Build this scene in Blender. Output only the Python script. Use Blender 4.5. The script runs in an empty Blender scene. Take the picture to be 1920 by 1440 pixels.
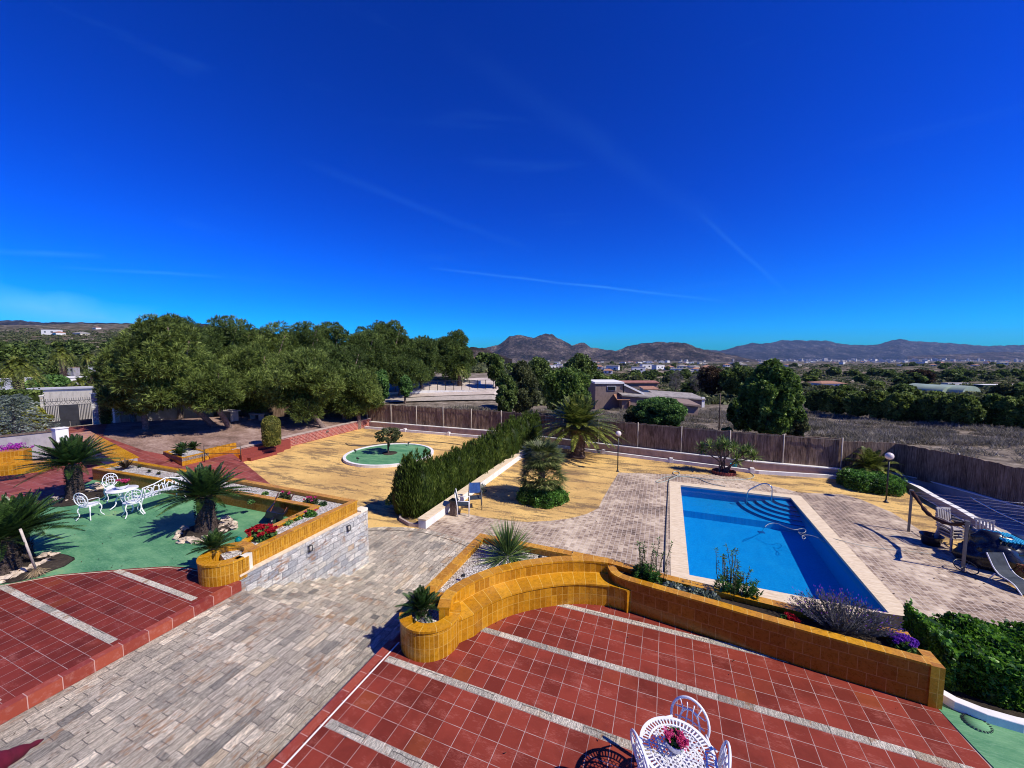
import bpy, bmesh, math, random
import numpy as np
from mathutils import Vector, Matrix
random.seed(7); rng = np.random.default_rng(11)
S = bpy.context.scene
COL = S.collection
R = math.radians
PI = math.pi
# ---------------------------------------------------------------- camera model of the photograph
FPX = 730.0; PIT = math.atan(58/730); TH = R(21.7); CZ = 4.6
CT, ST = math.cos(TH), math.sin(TH)
def ray(px, py):
    u = (px-960)/FPX; v = (720-py)/FPX
    dy = math.cos(PIT)+v*math.sin(PIT); dz = -math.sin(PIT)+v*math.cos(PIT)
    return (u*CT-dy*ST, u*ST+dy*CT, dz)
def P(px, py, z=0.0):                       # where the sight line of a pixel meets the level z
    d = ray(px, py); t = (z-CZ)/d[2]
    return (d[0]*t, d[1]*t, z)
def P2(px, py, z=0.0): return P(px, py, z)[:2]
def depth(x, y): return -x*ST+y*CT
def W2(Xc, Yc): return (Xc*CT-Yc*ST, Xc*ST+Yc*CT)
# ---------------------------------------------------------------- tags and objects
def tag(o, label=None, cat=None, group=None, kind=None):
    if label: o['label'] = label
    if cat: o['category'] = cat
    if group: o['group'] = group
    if kind: o['kind'] = kind
    return o
def thing(name, label, cat, loc=(0, 0, 0), rz=0.0, group=None, sc=None):
    o = bpy.data.objects.new(name, None); COL.objects.link(o)
    o.location = loc; o.rotation_euler = (0, 0, rz)
    if sc: o.scale = (sc, sc, sc) if not hasattr(sc, '__len__') else sc
    o.empty_display_size = 0.2
    return tag(o, label, cat, group)
def copy_tree(o, parent=None):
    c = o.copy(); COL.objects.link(c); c.parent = parent
    for ch in list(o.children):
        copy_tree(ch, c)
    return c
class MB:
    def __init__(s): s.v = []; s.f = []; s.uv = []; s.sm = []
    def face(s, idx, uv=None, smooth=False):
        s.f.append(tuple(idx)); s.uv.append(uv); s.sm.append(smooth)
    def add(s, vs, fs, smooth=False):
        b = len(s.v); s.v.extend([tuple(p) for p in vs])
        for f in fs: s.face([i+b for i in f], None, smooth)
    def box(s, c, d, rz=0.0, rx=0.0, ry=0.0):
        hx, hy, hz = d[0]/2, d[1]/2, d[2]/2
        m = Matrix.Translation(c) @ Matrix.Rotation(rz, 4, 'Z') @ Matrix.Rotation(ry, 4, 'Y') @ Matrix.Rotation(rx, 4, 'X')
        vs = [m @ Vector((x, y, z)) for x in (-hx, hx) for y in (-hy, hy) for z in (-hz, hz)]
        s.add(vs, [(0, 1, 3, 2), (4, 6, 7, 5), (0, 4, 5, 1), (2, 3, 7, 6), (0, 2, 6, 4), (1, 5, 7, 3)])
        return s
    def bar(s, a, b, w, h=None):
        a = Vector(a); b = Vector(b); h = h or w
        d = (b-a); L = d.length; d.normalize()
        up = Vector((0, 0, 1)) if abs(d.z) < .95 else Vector((1, 0, 0))
        x = d.cross(up).normalized()*w/2; y = x.cross(d).normalized()*h/2
        vs = [a-x-y, a+x-y, a+x+y, a-x+y, b-x-y, b+x-y, b+x+y, b-x+y]
        s.add(vs, [(0, 3, 2, 1), (4, 5, 6, 7), (0, 1, 5, 4), (1, 2, 6, 5), (2, 3, 7, 6), (3, 0, 4, 7)])
        return s
    def tube(s, pts, r, n=8, caps=True, closed=False):
        pts = [Vector(p) for p in pts]; m = len(pts)
        rs = list(np.interp(np.linspace(0, 1, m), np.linspace(0, 1, len(r)), r)) if hasattr(r, '__len__') else [r]*m
        rings = []; prev = None
        for i, p in enumerate(pts):
            a = pts[i-1] if (i > 0 or closed) else p
            b = pts[(i+1) % m] if (i < m-1 or closed) else p
            t = (b-a).normalized()
            if prev is None:
                up = Vector((0, 0, 1)) if abs(t.z) < .9 else Vector((1, 0, 0))
                nx = t.cross(up).normalized()
            else:
                nx = (prev - t*prev.dot(t)).normalized()
            prev = nx; ny = t.cross(nx)
            rings.append([p+nx*math.cos(2*PI*k/n)*rs[i]+ny*math.sin(2*PI*k/n)*rs[i] for k in range(n)])
        b = len(s.v)
        for rg in rings: s.v.extend([tuple(q) for q in rg])
        for i in range(m if closed else m-1):
            j = (i+1) % m
            for k in range(n):
                s.face([b+i*n+k, b+i*n+(k+1) % n, b+j*n+(k+1) % n, b+j*n+k], None, True)
        if caps and not closed:
            s.face([b+k for k in range(n)][::-1]); s.face([b+(m-1)*n+k for k in range(n)])
        return s
    def lathe(s, prof, c=(0, 0, 0), n=24, smooth=True, wob=0.0, cap=True):
        b = len(s.v); m = len(prof)
        ph = random.random()*6
        for (r, z) in prof:
            for k in range(n):
                a = 2*PI*k/n; rr = r*(1+wob*math.sin(3*a+ph+z*5)*.5+wob*(random.random()-.5))
                s.v.append((c[0]+rr*math.cos(a), c[1]+rr*math.sin(a), c[2]+z))
        for i in range(m-1):
            for k in range(n):
                kk = (k+1) % n
                s.face([b+i*n+k, b+i*n+kk, b+(i+1)*n+kk, b+(i+1)*n+k], None, smooth)
        if cap: s.face([b+k for k in range(n)][::-1]); s.face([b+(m-1)*n+k for k in range(n)])
        return s
    def prism(s, poly, z0, z1):
        n = len(poly); b = len(s.v)
        area = sum(poly[i][0]*poly[(i+1) % n][1]-poly[(i+1) % n][0]*poly[i][1] for i in range(n))
        if area < 0: poly = poly[::-1]
        for z in (z0, z1):
            s.v.extend([(p[0], p[1], z) for p in poly])
        s.face([b+i for i in range(n)][::-1]); s.face([b+n+i for i in range(n)])
        for i in range(n):
            j = (i+1) % n
            s.face([b+i, b+j, b+n+j, b+n+i])
        return s
    def wall(s, path, th, z0, z1, closed=False, side=0.0, ztop=None):
        """upright wall along a plan path, UV = metres; side shifts it off the path (1 = wholly to the left)"""
        pts = [Vector(p[:2]) for p in path]; m = len(pts)
        z1s = z1 if hasattr(z1, '__len__') else [z1]*m
        z0s = z0 if hasattr(z0, '__len__') else [z0]*m
        nr = []
        for i in range(m):
            a = pts[i-1] if (i > 0 or closed) else None
            c = pts[(i+1) % m] if (i < m-1 or closed) else None
            d1 = (pts[i]-a).normalized() if a is not None else None
            d2 = (c-pts[i]).normalized() if c is not None else None
            d1 = d1 or d2; d2 = d2 or d1
            n1 = Vector((-d1.y, d1.x)); n2 = Vector((-d2.y, d2.x))
            nn = (n1+n2).normalized(); k = 1/max(.35, nn.dot(n1))
            nr.append(nn*k)
        A = [pts[i]+nr[i]*th*(.5+side/2) for i in range(m)]; B = [pts[i]-nr[i]*th*(.5-side/2) for i in range(m)]
        b = len(s.v)
        for i in range(m):
            s.v.extend([(A[i].x, A[i].y, z0s[i]), (A[i].x, A[i].y, z1s[i]), (B[i].x, B[i].y, z1s[i]), (B[i].x, B[i].y, z0s[i])])
        L = 0.0
        for i in range(m if closed else m-1):
            j = (i+1) % m; l = (pts[j]-pts[i]).length
            a0, a1 = b+4*i, b+4*j
            s.face([a0, a0+1, a1+1, a1], [(L, z0s[i]), (L, z1s[i]), (L+l, z1s[j]), (L+l, z0s[j])])
            s.face([a0+1, a0+2, a1+2, a1+1], [(L, 0), (L, th), (L+l, th), (L+l, 0)])
            s.face([a0+2, a0+3, a1+3, a1+2], [(L, z1s[i]), (L, z0s[i]), (L+l, z0s[j]), (L+l, z1s[j])])
            s.face([a0+3, a0, a1, a1+3], [(L, 0), (L, th), (L+l, th), (L+l, 0)])
            L += l
        if not closed:
            for a0, o in ((b, 0), (b+4*(m-1), 1)):
                q = [a0, a0+3, a0+2, a0+1]; u = [(0, z0s[0]), (th, z0s[0]), (th, z1s[0]), (0, z1s[0])]
                if o: q = q[::-1]; u = u[::-1]
                s.face(q, u)
        return s
    def mesh(s, name, mat, off=(0, 0, 0)):
        me = bpy.data.meshes.new(name)
        vs = [(v[0]-off[0], v[1]-off[1], v[2]-off[2]) for v in s.v] if any(off) else s.v
        me.from_pydata(vs, [], s.f)
        if any(u is not None for u in s.uv):
            uvl = me.uv_layers.new(name='UVMap'); flat = []
            for f, u in zip(s.f, s.uv):
                for k in range(len(f)): flat.extend(u[k] if u else (0, 0))
            uvl.data.foreach_set('uv', flat)
        me.polygons.foreach_set('use_smooth', s.sm)
        me.update()
        if mat: me.materials.append(mat)
        return me
def obj(name, mb, mat, parent=None, world=False, bevel=0.0):
    off = tuple(parent.location) if (parent and world) else (0, 0, 0)
    me = mb.mesh(name, mat, off) if isinstance(mb, MB) else mb
    o = bpy.data.objects.new(name, me); COL.objects.link(o)
    if parent: o.parent = parent
    if bevel:
        b = o.modifiers.new('b', 'BEVEL'); b.width = bevel; b.segments = 2; b.limit_method = 'ANGLE'
    return o
def struct(name, mb, mat, **k):
    return tag(obj(name, mb, mat, **k), kind='structure')
# ---------------------------------------------------------------- leaf clouds (numpy)
class Leaves:
    def __init__(s): s.q = []
    def add(s, base, tip, side, mid=.5, lift=None):
        base = np.asarray(base, float); tip = np.asarray(tip, float); side = np.asarray(side, float)
        m = base+(tip-base)*mid
        if lift is not None: m = m+lift
        s.q.append(np.stack([base, m-side, tip, m+side], axis=1))
    def mesh(s, name, mat):
        q = np.concatenate(s.q).astype(np.float32); n = len(q)
        me = bpy.data.meshes.new(name)
        me.vertices.add(4*n); me.vertices.foreach_set('co', q.reshape(-1))
        me.loops.add(4*n); me.loops.foreach_set('vertex_index', np.arange(4*n, dtype=np.int32))
        me.polygons.add(n); me.polygons.foreach_set('loop_start', np.arange(0, 4*n, 4, dtype=np.int32))
        me.polygons.foreach_set('loop_total', np.full(n, 4, dtype=np.int32))
        at = me.attributes.new('var', 'FLOAT', 'FACE'); at.data.foreach_set('value', rng.random(n).astype(np.float32))
        me.update(calc_edges=True); me.validate()
        if mat: me.materials.append(mat)
        return me
def unit(a):
    return a/np.maximum(np.linalg.norm(a, axis=-1, keepdims=True), 1e-9)
def rdir(n, up=None):
    d = unit(rng.normal(size=(n, 3)))
    if up is not None: d[:, 2] = d[:, 2]*.8+up; d = unit(d)
    return d
def perp(d):
    return unit(np.cross(d, unit(rng.normal(size=d.shape))))
def tufts(L, centers, dirs, nb, length, width, spread=.8):
    """nb thin blades fanning out of every centre"""
    n = len(centers)
    c = np.repeat(centers, nb, 0); d = np.repeat(dirs, nb, 0)
    d = unit(d+rng.normal(size=d.shape)*spread)
    l = length*(.6+.8*rng.random((len(c), 1)))
    L.add(c, c+d*l, perp(d)*width, .5)
def leafcloud(L, centers, dirs, size, aspect=.45):
    d = unit(dirs+rng.normal(size=dirs.shape)*.9)
    l = size*(.6+.8*rng.random((len(d), 1)))
    L.add(centers-d*l*.5, centers+d*l*.5, perp(d)*l*aspect, .5)
def lobes_points(lobes, dens):
    """points in the outer shell of a set of ellipsoidal clumps; lobes rows: x y z rx ry rz"""
    C = []; D = []
    for lb in lobes:
        c = np.array(lb[:3]); r = np.array(lb[3:6])
        n = int(dens*(r[0]*r[2]+r[0]*r[1]+r[1]*r[2])*4.2)+4
        d = unit(rng.normal(size=(n, 3)))
        rad = 1-.45*rng.random((n, 1))**2
        rad *= 1+.12*np.sin(d[:, :1]*9+d[:, 1:2]*7+c[0]*5)
        C.append(c+d*r*rad); D.append(unit(d/r))
    return np.concatenate(C), np.concatenate(D)
# ---------------------------------------------------------------- materials
class N:
    def __init__(s, name):
        s.m = bpy.data.materials.new(name); s.m.use_nodes = True
        s.t = s.m.node_tree; s.t.nodes.clear()
        s.out = s.t.nodes.new('ShaderNodeOutputMaterial')
    def n(s, typ, **kw):
        nd = s.t.nodes.new('ShaderNode'+typ)
        for k, v in kw.items():
            if k in nd.inputs.keys() if isinstance(k, str) else False: s.set(nd, k, v)
            else: setattr(nd, k, v)
        return nd
    def set(s, nd, k, v):
        i = nd.inputs[k]
        if hasattr(v, 'is_output') or isinstance(v, bpy.types.NodeSocket): s.t.links.new(v, i)
        elif hasattr(i.default_value, '__len__') and hasattr(v, '__len__') and len(v) == 3 and len(i.default_value) == 4:
            i.default_value = (*v, 1)
        else: i.default_value = v
    def pos(s): return s.n('NewGeometry').outputs['Position']
    def uv(s): return s.n('TexCoord').outputs['UV']
    def mapping(s, vec, scale=(1, 1, 1), loc=(0, 0, 0), rot=(0, 0, 0)):
        m = s.n('Mapping'); s.set(m, 'Vector', vec); m.inputs['Scale'].default_value = scale
        m.inputs['Location'].default_value = loc; m.inputs['Rotation'].default_value = rot
        return m.outputs[0]
    def noise(s, scale, detail=3, rough=.6, vec=None, out='Fac'):
        t = s.n('TexNoise'); s.set(t, 'Scale', scale); s.set(t, 'Detail', detail); s.set(t, 'Roughness', rough)
        s.set(t, 'Vector', vec if vec is not None else s.pos()); return t.outputs[out]
    def voronoi(s, scale, vec=None, out='Distance', feature='F1', rnd=1.0):
        t = s.n('TexVoronoi'); t.feature = feature; s.set(t, 'Scale', scale); s.set(t, 'Randomness', rnd)
        s.set(t, 'Vector', vec if vec is not None else s.pos()); return t.outputs[out]
    def ramp(s, fac, stops, interp='LINEAR'):
        r = s.n('ValToRGB'); cr = r.color_ramp; cr.interpolation = interp
        while len(cr.elements) > 1: cr.elements.remove(cr.elements[-1])
        cr.elements[0].position = stops[0][0]; cr.elements[0].color = (*col(stops[0][1]), 1)
        for p, c in stops[1:]:
            e = cr.elements.new(p); e.color = (*col(c), 1)
        s.set(r, 'Fac', fac); return r.outputs[0]
    def mix(s, f, a, b, mode='MIX'):
        m = s.n('MixRGB'); m.blend_type = mode
        s.set(m, 'Fac', f); s.set(m, 'Color1', a); s.set(m, 'Color2', b); return m.outputs[0]
    def math(s, op, a, b=0.0, clamp=False):
        m = s.n('Math'); m.operation = op; m.use_clamp = clamp
        s.t.links.new(a, m.inputs[0]) if isinstance(a, bpy.types.NodeSocket) else setattr(m.inputs[0], 'default_value', a)
        s.t.links.new(b, m.inputs[1]) if isinstance(b, bpy.types.NodeSocket) else setattr(m.inputs[1], 'default_value', b)
        return m.outputs[0]
    def brick(s, vec, w, h, mortar, c1=(0, 0, 0), c2=(1, 1, 1), cm=(0, 0, 0), offset=0.0, bias=0.0, smooth=.1):
        b = s.n('TexBrick'); b.offset = offset; b.squash = 1.0
        s.set(b, 'Vector', vec); s.set(b, 'Scale', 1.0); s.set(b, 'Color1', c1); s.set(b, 'Color2', c2); s.set(b, 'Mortar', cm)
        s.set(b, 'Mortar Size', mortar); s.set(b, 'Mortar Smooth', smooth); s.set(b, 'Bias', bias)
        s.set(b, 'Brick Width', w); s.set(b, 'Row Height', h)
        return b.outputs['Color'], b.outputs['Fac']
    def bump(s, h, strength=.3, dist=.01):
        b = s.n('Bump'); s.set(b, 'Height', h); s.set(b, 'Strength', strength); s.set(b, 'Distance', dist); return b.outputs[0]
    def done(s, color, rough=.8, normal=None, spec=.3, metal=0.0, **kw):
        p = s.n('BsdfPrincipled'); s.set(p, 'Base Color', color); s.set(p, 'Roughness', rough)
        s.set(p, 'Specular IOR Level', spec); s.set(p, 'Metallic', metal)
        if normal is not None: s.set(p, 'Normal', normal)
        for k, v in kw.items(): s.set(p, k, v)
        s.t.links.new(p.outputs[0], s.out.inputs[0]); return s.m
def col(c):
    if isinstance(c, (int, float)): return (c, c, c)
    return tuple(c)[:3]
def simple(name, c, rough=.6, var=.15, scale=6, spec=.3, metal=0.0, bump=0.0):
    n = N(name); f = n.noise(scale, 4)
    c = col(c); lo = tuple(x*(1-var) for x in c); hi = tuple(min(1, x*(1+var)) for x in c)
    cc = n.ramp(f, [(.3, lo), (.7, hi)])
    return n.done(cc, rough, n.bump(f, bump, .02) if bump else None, spec, metal)
def leafmat(name, dark, light, tip=None, clump=1.2, rough=.55, trans=.25, spec=.25):
    n = N(name)
    a = n.n('Attribute'); a.attribute_name = 'var'
    f = n.noise(clump, 3, .6)
    f2 = n.math('ADD', n.math('MULTIPLY', f, .9), n.math('MULTIPLY', a.outputs['Fac'], .45))
    st = [(.45, dark), (.85, light)]
    if tip: st.append((1.0, tip))
    c = n.ramp(f2, st)
    p = n.n('BsdfPrincipled'); n.set(p, 'Base Color', c); n.set(p, 'Roughness', rough); n.set(p, 'Specular IOR Level', spec)
    t = n.n('BsdfTranslucent'); n.set(t, 'Color', c)
    m = n.n('MixShader'); n.set(m, 0, trans+.1)
    n.t.links.new(p.outputs[0], m.inputs[1]); n.t.links.new(t.outputs[0], m.inputs[2])
    n.t.links.new(m.outputs[0], n.out.inputs[0]); return n.m
M = {}
def tilemat(name, x0, y0, per, w, h, c1, c2, grout, mort=.0055):
    n = N(name); sp = n.n('SeparateXYZ'); n.set(sp, 0, n.pos())
    x = n.math('SUBTRACT', sp.outputs[0], x0)
    y = n.math('SUBTRACT', sp.outputs[1], y0)
    if per:
        y = n.math('FLOORED_MODULO', y, per)
    cb = n.n('CombineXYZ'); n.set(cb, 0, n.math('ADD', x, w*400)); n.set(cb, 1, n.math('ADD', y, h*400))
    g, f = n.brick(cb.outputs[0], w, h, mort, smooth=.2)
    c = n.ramp(g, [(.0, c1), (.45, c2), (.93, tuple(v*1.12 for v in c2)), (1, (c2[0]*1.1, c2[1]*1.45, c2[2]*.9))])
    st = n.noise(2.2, 5, .7, n.mapping(n.pos(), (1, 2.2, 1), (3, 1, 0)))
    fine = n.noise(45, 3, .7, n.mapping(n.pos(), (.5, 1.6, 1)))
    c = n.mix(n.ramp(n.math('MULTIPLY', st, n.math('ADD', fine, .55)), [(.56, 0), (.76, .5)]), c, (c2[0]*1.5+.08, c2[1]*2.2+.05, c2[2]*2.2+.05))
    c = n.mix(n.ramp(n.noise(.8, 5, .7), [(.36, .5), (.55, 0)]), c, tuple(v*.55 for v in c1))
    c = n.mix(n.math('MULTIPLY', f, n.ramp(n.noise(3, 4, .7), [(.35, .35), (.6, 1)])), c, grout)
    h_ = n.math('SUBTRACT', n.math('MULTIPLY', fine, .25), f)
    M[name] = n.done(c, n.ramp(n.noise(8, 3), [(.3, .5), (.7, .75)]), n.bump(h_, .5, .004), .12)
tilemat('tile_right', -.24, 4.495, 1.1, .2478, .2475, (.15, .025, .016), (.235, .040, .024), (.50, .36, .31), .0042)
tilemat('tile_left', -7.93, 3.16, 1.1, .2478, .2475, (.125, .021, .015), (.19, .031, .021), (.42, .29, .26), .0045)
tilemat('tile_path', -20, 0, 0, .42, .42, (.17, .04, .035), (.25, .062, .052), (.36, .17, .15), .01)
def nosing(name):
    n = N(name); g, f = n.brick(n.mapping(n.pos(), (1, 1, 1), (80, 80.1, 0), (0, 0, PI/2)), .33, 2.0, .005)
    c = n.ramp(g, [(0, (.2, .028, .02)), (1, (.34, .07, .035))])
    c = n.mix(n.ramp(n.noise(14, 5, .7), [(.5, 0), (.75, .4)]), c, (.5, .25, .2))
    M[name] = n.done(n.mix(f, c, (.5, .3, .25)), .45, n.bump(f, .3, .004))
nosing('nosing')
def stonemat(name, scale=1.0, uv=False, w=.36, h=.155, ramp=None, joint=(.17, .15, .13), mort=.005, offset=.37, bumpd=.012):
    n = N(name)
    v = n.uv() if uv else n.mapping(n.pos(), (1, 1, 1), (200, 200, 0), (0, 0, PI/2))
    wv = n.mix(.016, n.mix(.045, v, n.noise(3, 2, vec=v, out='Color'), 'ADD'), n.noise(22, 3, vec=v, out='Color'), 'ADD')
    g, f = n.brick(wv, w, h, mort, offset=offset, smooth=.3)
    g2, f2 = n.brick(n.mapping(wv, (1, 1, 1), (.11, h*3, 0)), w*1.7, h*2, 0, offset=.5)
    gg = n.mix(.35, g, g2)
    c = n.ramp(gg, ramp or [(0, (.16, .15, .13)), (.2, (.32, .285, .225)), (.45, (.50, .43, .32)), (.62, (.37, .32, .25)), (.8, (.70, .61, .46)), (.92, (.54, .44, .30)), (1, (.36, .24, .14))])
    streak = n.noise(9*scale, 6, .75, n.mapping(v, (1, 4.5, 1)))
    rough_ = n.noise(30*scale, 5, .8, n.mapping(v, (1, 2.2, 1)))
    c = n.mix(1, c, n.ramp(streak, [(.30, .42), (.46, .88), (.66, 1.6)]), 'MULTIPLY')
    c = n.mix(1, c, n.ramp(rough_, [(.34, .42), (.5, 1.0), (.66, 1.55)]), 'MULTIPLY')
    rust = n.math('MULTIPLY', n.noise(1.6, 4, .7, v), n.noise(6, 3, .7, n.mapping(v, (1, 3, 1), (7, 0, 0))))
    c = n.mix(n.ramp(rust, [(.29, 0), (.37, .8)]), c, (.36, .19, .09))
    c = n.mix(f, c, joint)
    M[name] = n.done(c, .72, n.bump(n.math('SUBTRACT', n.math('ADD', streak, rough_), n.math('MULTIPLY', f, 1.2)), 1.0, bumpd*1.6), .15)
stonemat('stone_paving')
stonemat('stone_clad', uv=True, w=.24, h=.155, ramp=[(0, (.30, .31, .32)), (.3, (.44, .44, .43)), (.5, (.68, .65, .58)), (.72, (.46, .45, .42)), (.9, (.68, .62, .5)), (1, (.42, .25, .12))], joint=(.13, .14, .15))
stonemat('stone_strip', w=.33, h=.4, scale=1.5, ramp=[(0, (.30, .28, .23)), (.4, (.44, .40, .32)), (.7, (.62, .56, .45)), (1, (.38, .31, .2))])
def deckmat():
    n = N('deck'); v = n.mapping(n.pos(), (1, 1, 1), (100, 100, 0))
    g, f = n.brick(v, .145, .145, .011, smooth=.6)
    big = n.noise(.55, 5, .7); mid = n.noise(3.5, 4, .7, n.mapping(v, (1, 2, 1)))
    wear = n.math('ADD', n.math('MULTIPLY', big, .6), n.math('ADD', n.math('MULTIPLY', mid, .35), n.math('MULTIPLY', g, .10)))
    c = n.ramp(wear, [(.40, (.09, .056, .036)), (.50, (.26, .18, .12)), (.58, (.50, .385, .26)), (.70, (.76, .63, .45))])
    c = n.mix(n.math('MULTIPLY', f, .85), c, (.60, .50, .42))
    c = n.mix(n.ramp(n.noise(22, 4, .8), [(.45, 0), (.75, .35)]), c, (.7, .6, .5))
    M['deck'] = n.done(c, .85, n.bump(n.math('SUBTRACT', mid, f), .5, .006), .2)
deckmat()
def copemat():
    n = N('coping'); v = n.mapping(n.pos(), (1, 1, 1), (100.3, 99.7, 0))
    g, f = n.brick(v, 5, .5, .006)
    c = n.ramp(n.noise(6, 5, .75, n.mapping(n.pos(), (.6, 3, 1))), [(.3, (.54, .41, .26)), (.55, (.74, .60, .41)), (.75, (.86, .75, .56))])
    c = n.mix(n.math('MULTIPLY', f, .7), c, (.75, .66, .55))
    M['coping'] = n.done(c, .8, n.bump(n.noise(40, 4), .3, .004), .2)
copemat()
def lawnmat():
    n = N('dry_turf'); p = n.pos()
    fine = n.noise(26, 5, .8)
    c = n.ramp(fine, [(.3, (.50, .29, .085)), (.5, (.80, .51, .165)), (.7, (.92, .70, .31))])
    big = n.noise(.35, 4, .6)
    c = n.mix(n.ramp(big, [(.40, .0), (.60, .65)]), c, (.44, .26, .10))
    st = n.noise(1.0, 5, .65, n.mapping(p, (.55, 2.0, 1), (0, 0, 0), (0, 0, R(-14))))
    st2 = n.math('MULTIPLY', st, n.math('ADD', n.noise(14, 4, .8), .5))
    c = n.mix(n.ramp(st2, [(.50, 0), (.60, .75)]), c, (.13, .092, .065))
    M['dry_turf'] = n.done(c, .95, n.bump(n.math('ADD', fine, n.noise(5, 4, .7)), .7, .04), .1)
lawnmat()
def greenmat():
    n = N('green_paint'); p = n.pos()
    f = n.noise(.7, 6, .65, n.mapping(p, (1, 2.6, 1), (0, 0, 0), (0, 0, R(20))))
    c = n.ramp(f, [(.3, (.03, .14, .065)), (.46, (.075, .23, .105)), (.6, (.14, .32, .15)), (.74, (.30, .40, .17))])
    c = n.mix(n.ramp(n.noise(20, 5, .8, n.mapping(p, (.4, 2, 1))), [(.48, 0), (.7, .55)]), c, (.24, .42, .24))
    M['green_paint'] = n.done(c, .75, n.bump(n.noise(60, 3), .25, .004), .25)
greenmat()
def glaze(name, w, h, c1, c2, c3, grout=(.72, .45, .12), off=0.0, rough=.22, mort=.004):
    n = N(name); v = n.mapping(n.uv(), (1, 1, 1), (50, 50.02, 0))
    g, f = n.brick(v, w, h, mort, offset=off, smooth=.2)
    c = n.ramp(g, [(0, c1), (.5, c2), (1, c3)])
    mott = n.noise(18, 4, .7)
    c = n.mix(1, c, n.ramp(mott, [(.3, .72), (.7, 1.2)]), 'MULTIPLY')
    c = n.mix(f, c, grout)
    M[name] = n.done(c, n.ramp(mott, [(.3, rough), (.7, rough+.15)]), n.bump(n.math('SUBTRACT', n.math('MULTIPLY', mott, .3), f), .4, .004), .5)
glaze('ochre_tile', .105, .205, (.36, .145, .004), (.46, .195, .006), (.56, .26, .012), (.62, .36, .06))
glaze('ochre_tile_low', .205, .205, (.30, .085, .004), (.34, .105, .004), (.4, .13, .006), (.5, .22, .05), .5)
glaze('ochre_cap', .2, .4, (.44, .19, .005), (.54, .24, .008), (.62, .30, .015), (.72, .46, .1))
glaze('red_brick', .24, .1, (.2, .035, .025), (.3, .055, .04), (.38, .09, .06), (.62, .42, .36), .5, .6, .008)
def gravelmat():
    n = N('white_gravel'); d = n.voronoi(38, out='Color'); dist = n.voronoi(38)
    sp = n.n('SeparateColor'); n.set(sp, 0, d)
    c = n.ramp(sp.outputs[0], [(0, (.28, .24, .2)), (.35, (.55, .5, .44)), (.7, (.72, .68, .62)), (1, (.85, .83, .8))])
    c = n.mix(n.ramp(dist, [(.45, 0), (.8, .8)]), c, (.12, .1, .08))
    c = n.mix(n.ramp(n.noise(1.5, 4), [(.5, 0), (.7, .45)]), c, (.25, .2, .16))
    M['white_gravel'] = n.done(c, .9, n.bump(dist, .9, .02), .2)
gravelmat()
def soilmat(name, a, b, c3, s1=.8, s2=14):
    n = N(name)
    f = n.math('ADD', n.math('MULTIPLY', n.noise(s1, 6, .7), .6), n.math('MULTIPLY', n.noise(s2, 5, .8), .45))
    c = n.ramp(f, [(.38, a), (.53, b), (.7, c3)])
    M[name] = n.done(c, .95, n.bump(f, .8, .06), .1)
soilmat('pine_soil', (.10, .065, .05), (.26, .17, .135), (.45, .33, .28), .9, 9)
soilmat('dark_soil', (.02, .015, .012), (.045, .035, .028), (.1, .08, .06))
def terrainmat():
    n = N('scrubland'); p = n.pos()
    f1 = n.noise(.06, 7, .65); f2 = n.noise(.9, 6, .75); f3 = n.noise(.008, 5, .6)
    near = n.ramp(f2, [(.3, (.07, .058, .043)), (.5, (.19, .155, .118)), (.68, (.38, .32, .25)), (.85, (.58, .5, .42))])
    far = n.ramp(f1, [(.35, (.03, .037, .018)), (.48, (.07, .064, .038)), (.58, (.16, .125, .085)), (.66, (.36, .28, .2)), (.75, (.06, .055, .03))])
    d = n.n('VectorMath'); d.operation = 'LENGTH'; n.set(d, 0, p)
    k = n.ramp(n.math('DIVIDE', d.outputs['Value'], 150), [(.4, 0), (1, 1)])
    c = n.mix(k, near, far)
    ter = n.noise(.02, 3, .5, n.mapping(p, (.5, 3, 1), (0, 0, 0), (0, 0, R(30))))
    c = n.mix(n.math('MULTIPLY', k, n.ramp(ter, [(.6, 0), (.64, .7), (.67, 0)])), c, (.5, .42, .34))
    M['scrubland'] = n.done(c, .95, n.bump(f2, .8, .15), .05)
terrainmat()
def mtnmat(name, a, b, c3, veg):
    n = N(name); p = n.mapping(n.pos(), (1, 1, 1.6))
    f = n.noise(.004, 8, .72, p); g = n.noise(.03, 6, .75, p)
    c = n.ramp(n.math('ADD', n.math('MULTIPLY', f, .55), n.math('MULTIPLY', g, .45)), [(.40, veg), (.48, a), (.55, b), (.66, c3)])
    M[name] = n.done(c, 1.0, n.bump(g, 1.0, 60), .0)
mtnmat('mountain_rock', (.06, .048, .040), (.14, .108, .086), (.50, .39, .30), (.018, .021, .014))
mtnmat('mountain_far', (.035, .034, .040), (.085, .078, .080), (.32, .27, .24), (.012, .016, .018))
M['hill_scrub'] = M['scrubland']
def brushmat():
    n = N('brushwood'); p = n.pos()
    sp = n.n('SeparateXYZ'); n.set(sp, 0, p)
    f = n.noise(30, 3, .8, n.mapping(p, (1, 1, .06)))
    g = n.noise(2.2, 4, .7, n.mapping(p, (1, 1, .4)))
    c = n.ramp(n.math('ADD', n.math('MULTIPLY', f, .65), n.math('MULTIPLY', g, .35)), [(.36, (.045, .03, .021)), (.48, (.165, .108, .075)), (.6, (.30, .21, .15)), (.76, (.48, .37, .28))])
    M['brushwood'] = n.done(c, .95, n.bump(f, 1.0, .03), .1)
brushmat()
def plaster(name, c, dirt=.3):
    n = N(name); f = n.noise(3, 6, .7, n.mapping(n.pos(), (1, 1, .5)))
    c = col(c); cc = n.ramp(f, [(.3, tuple(v*(1-dirt) for v in c)), (.55, c)])
    M[name] = n.done(cc, .85, n.bump(n.noise(60, 3), .2, .004), .15)
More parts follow.
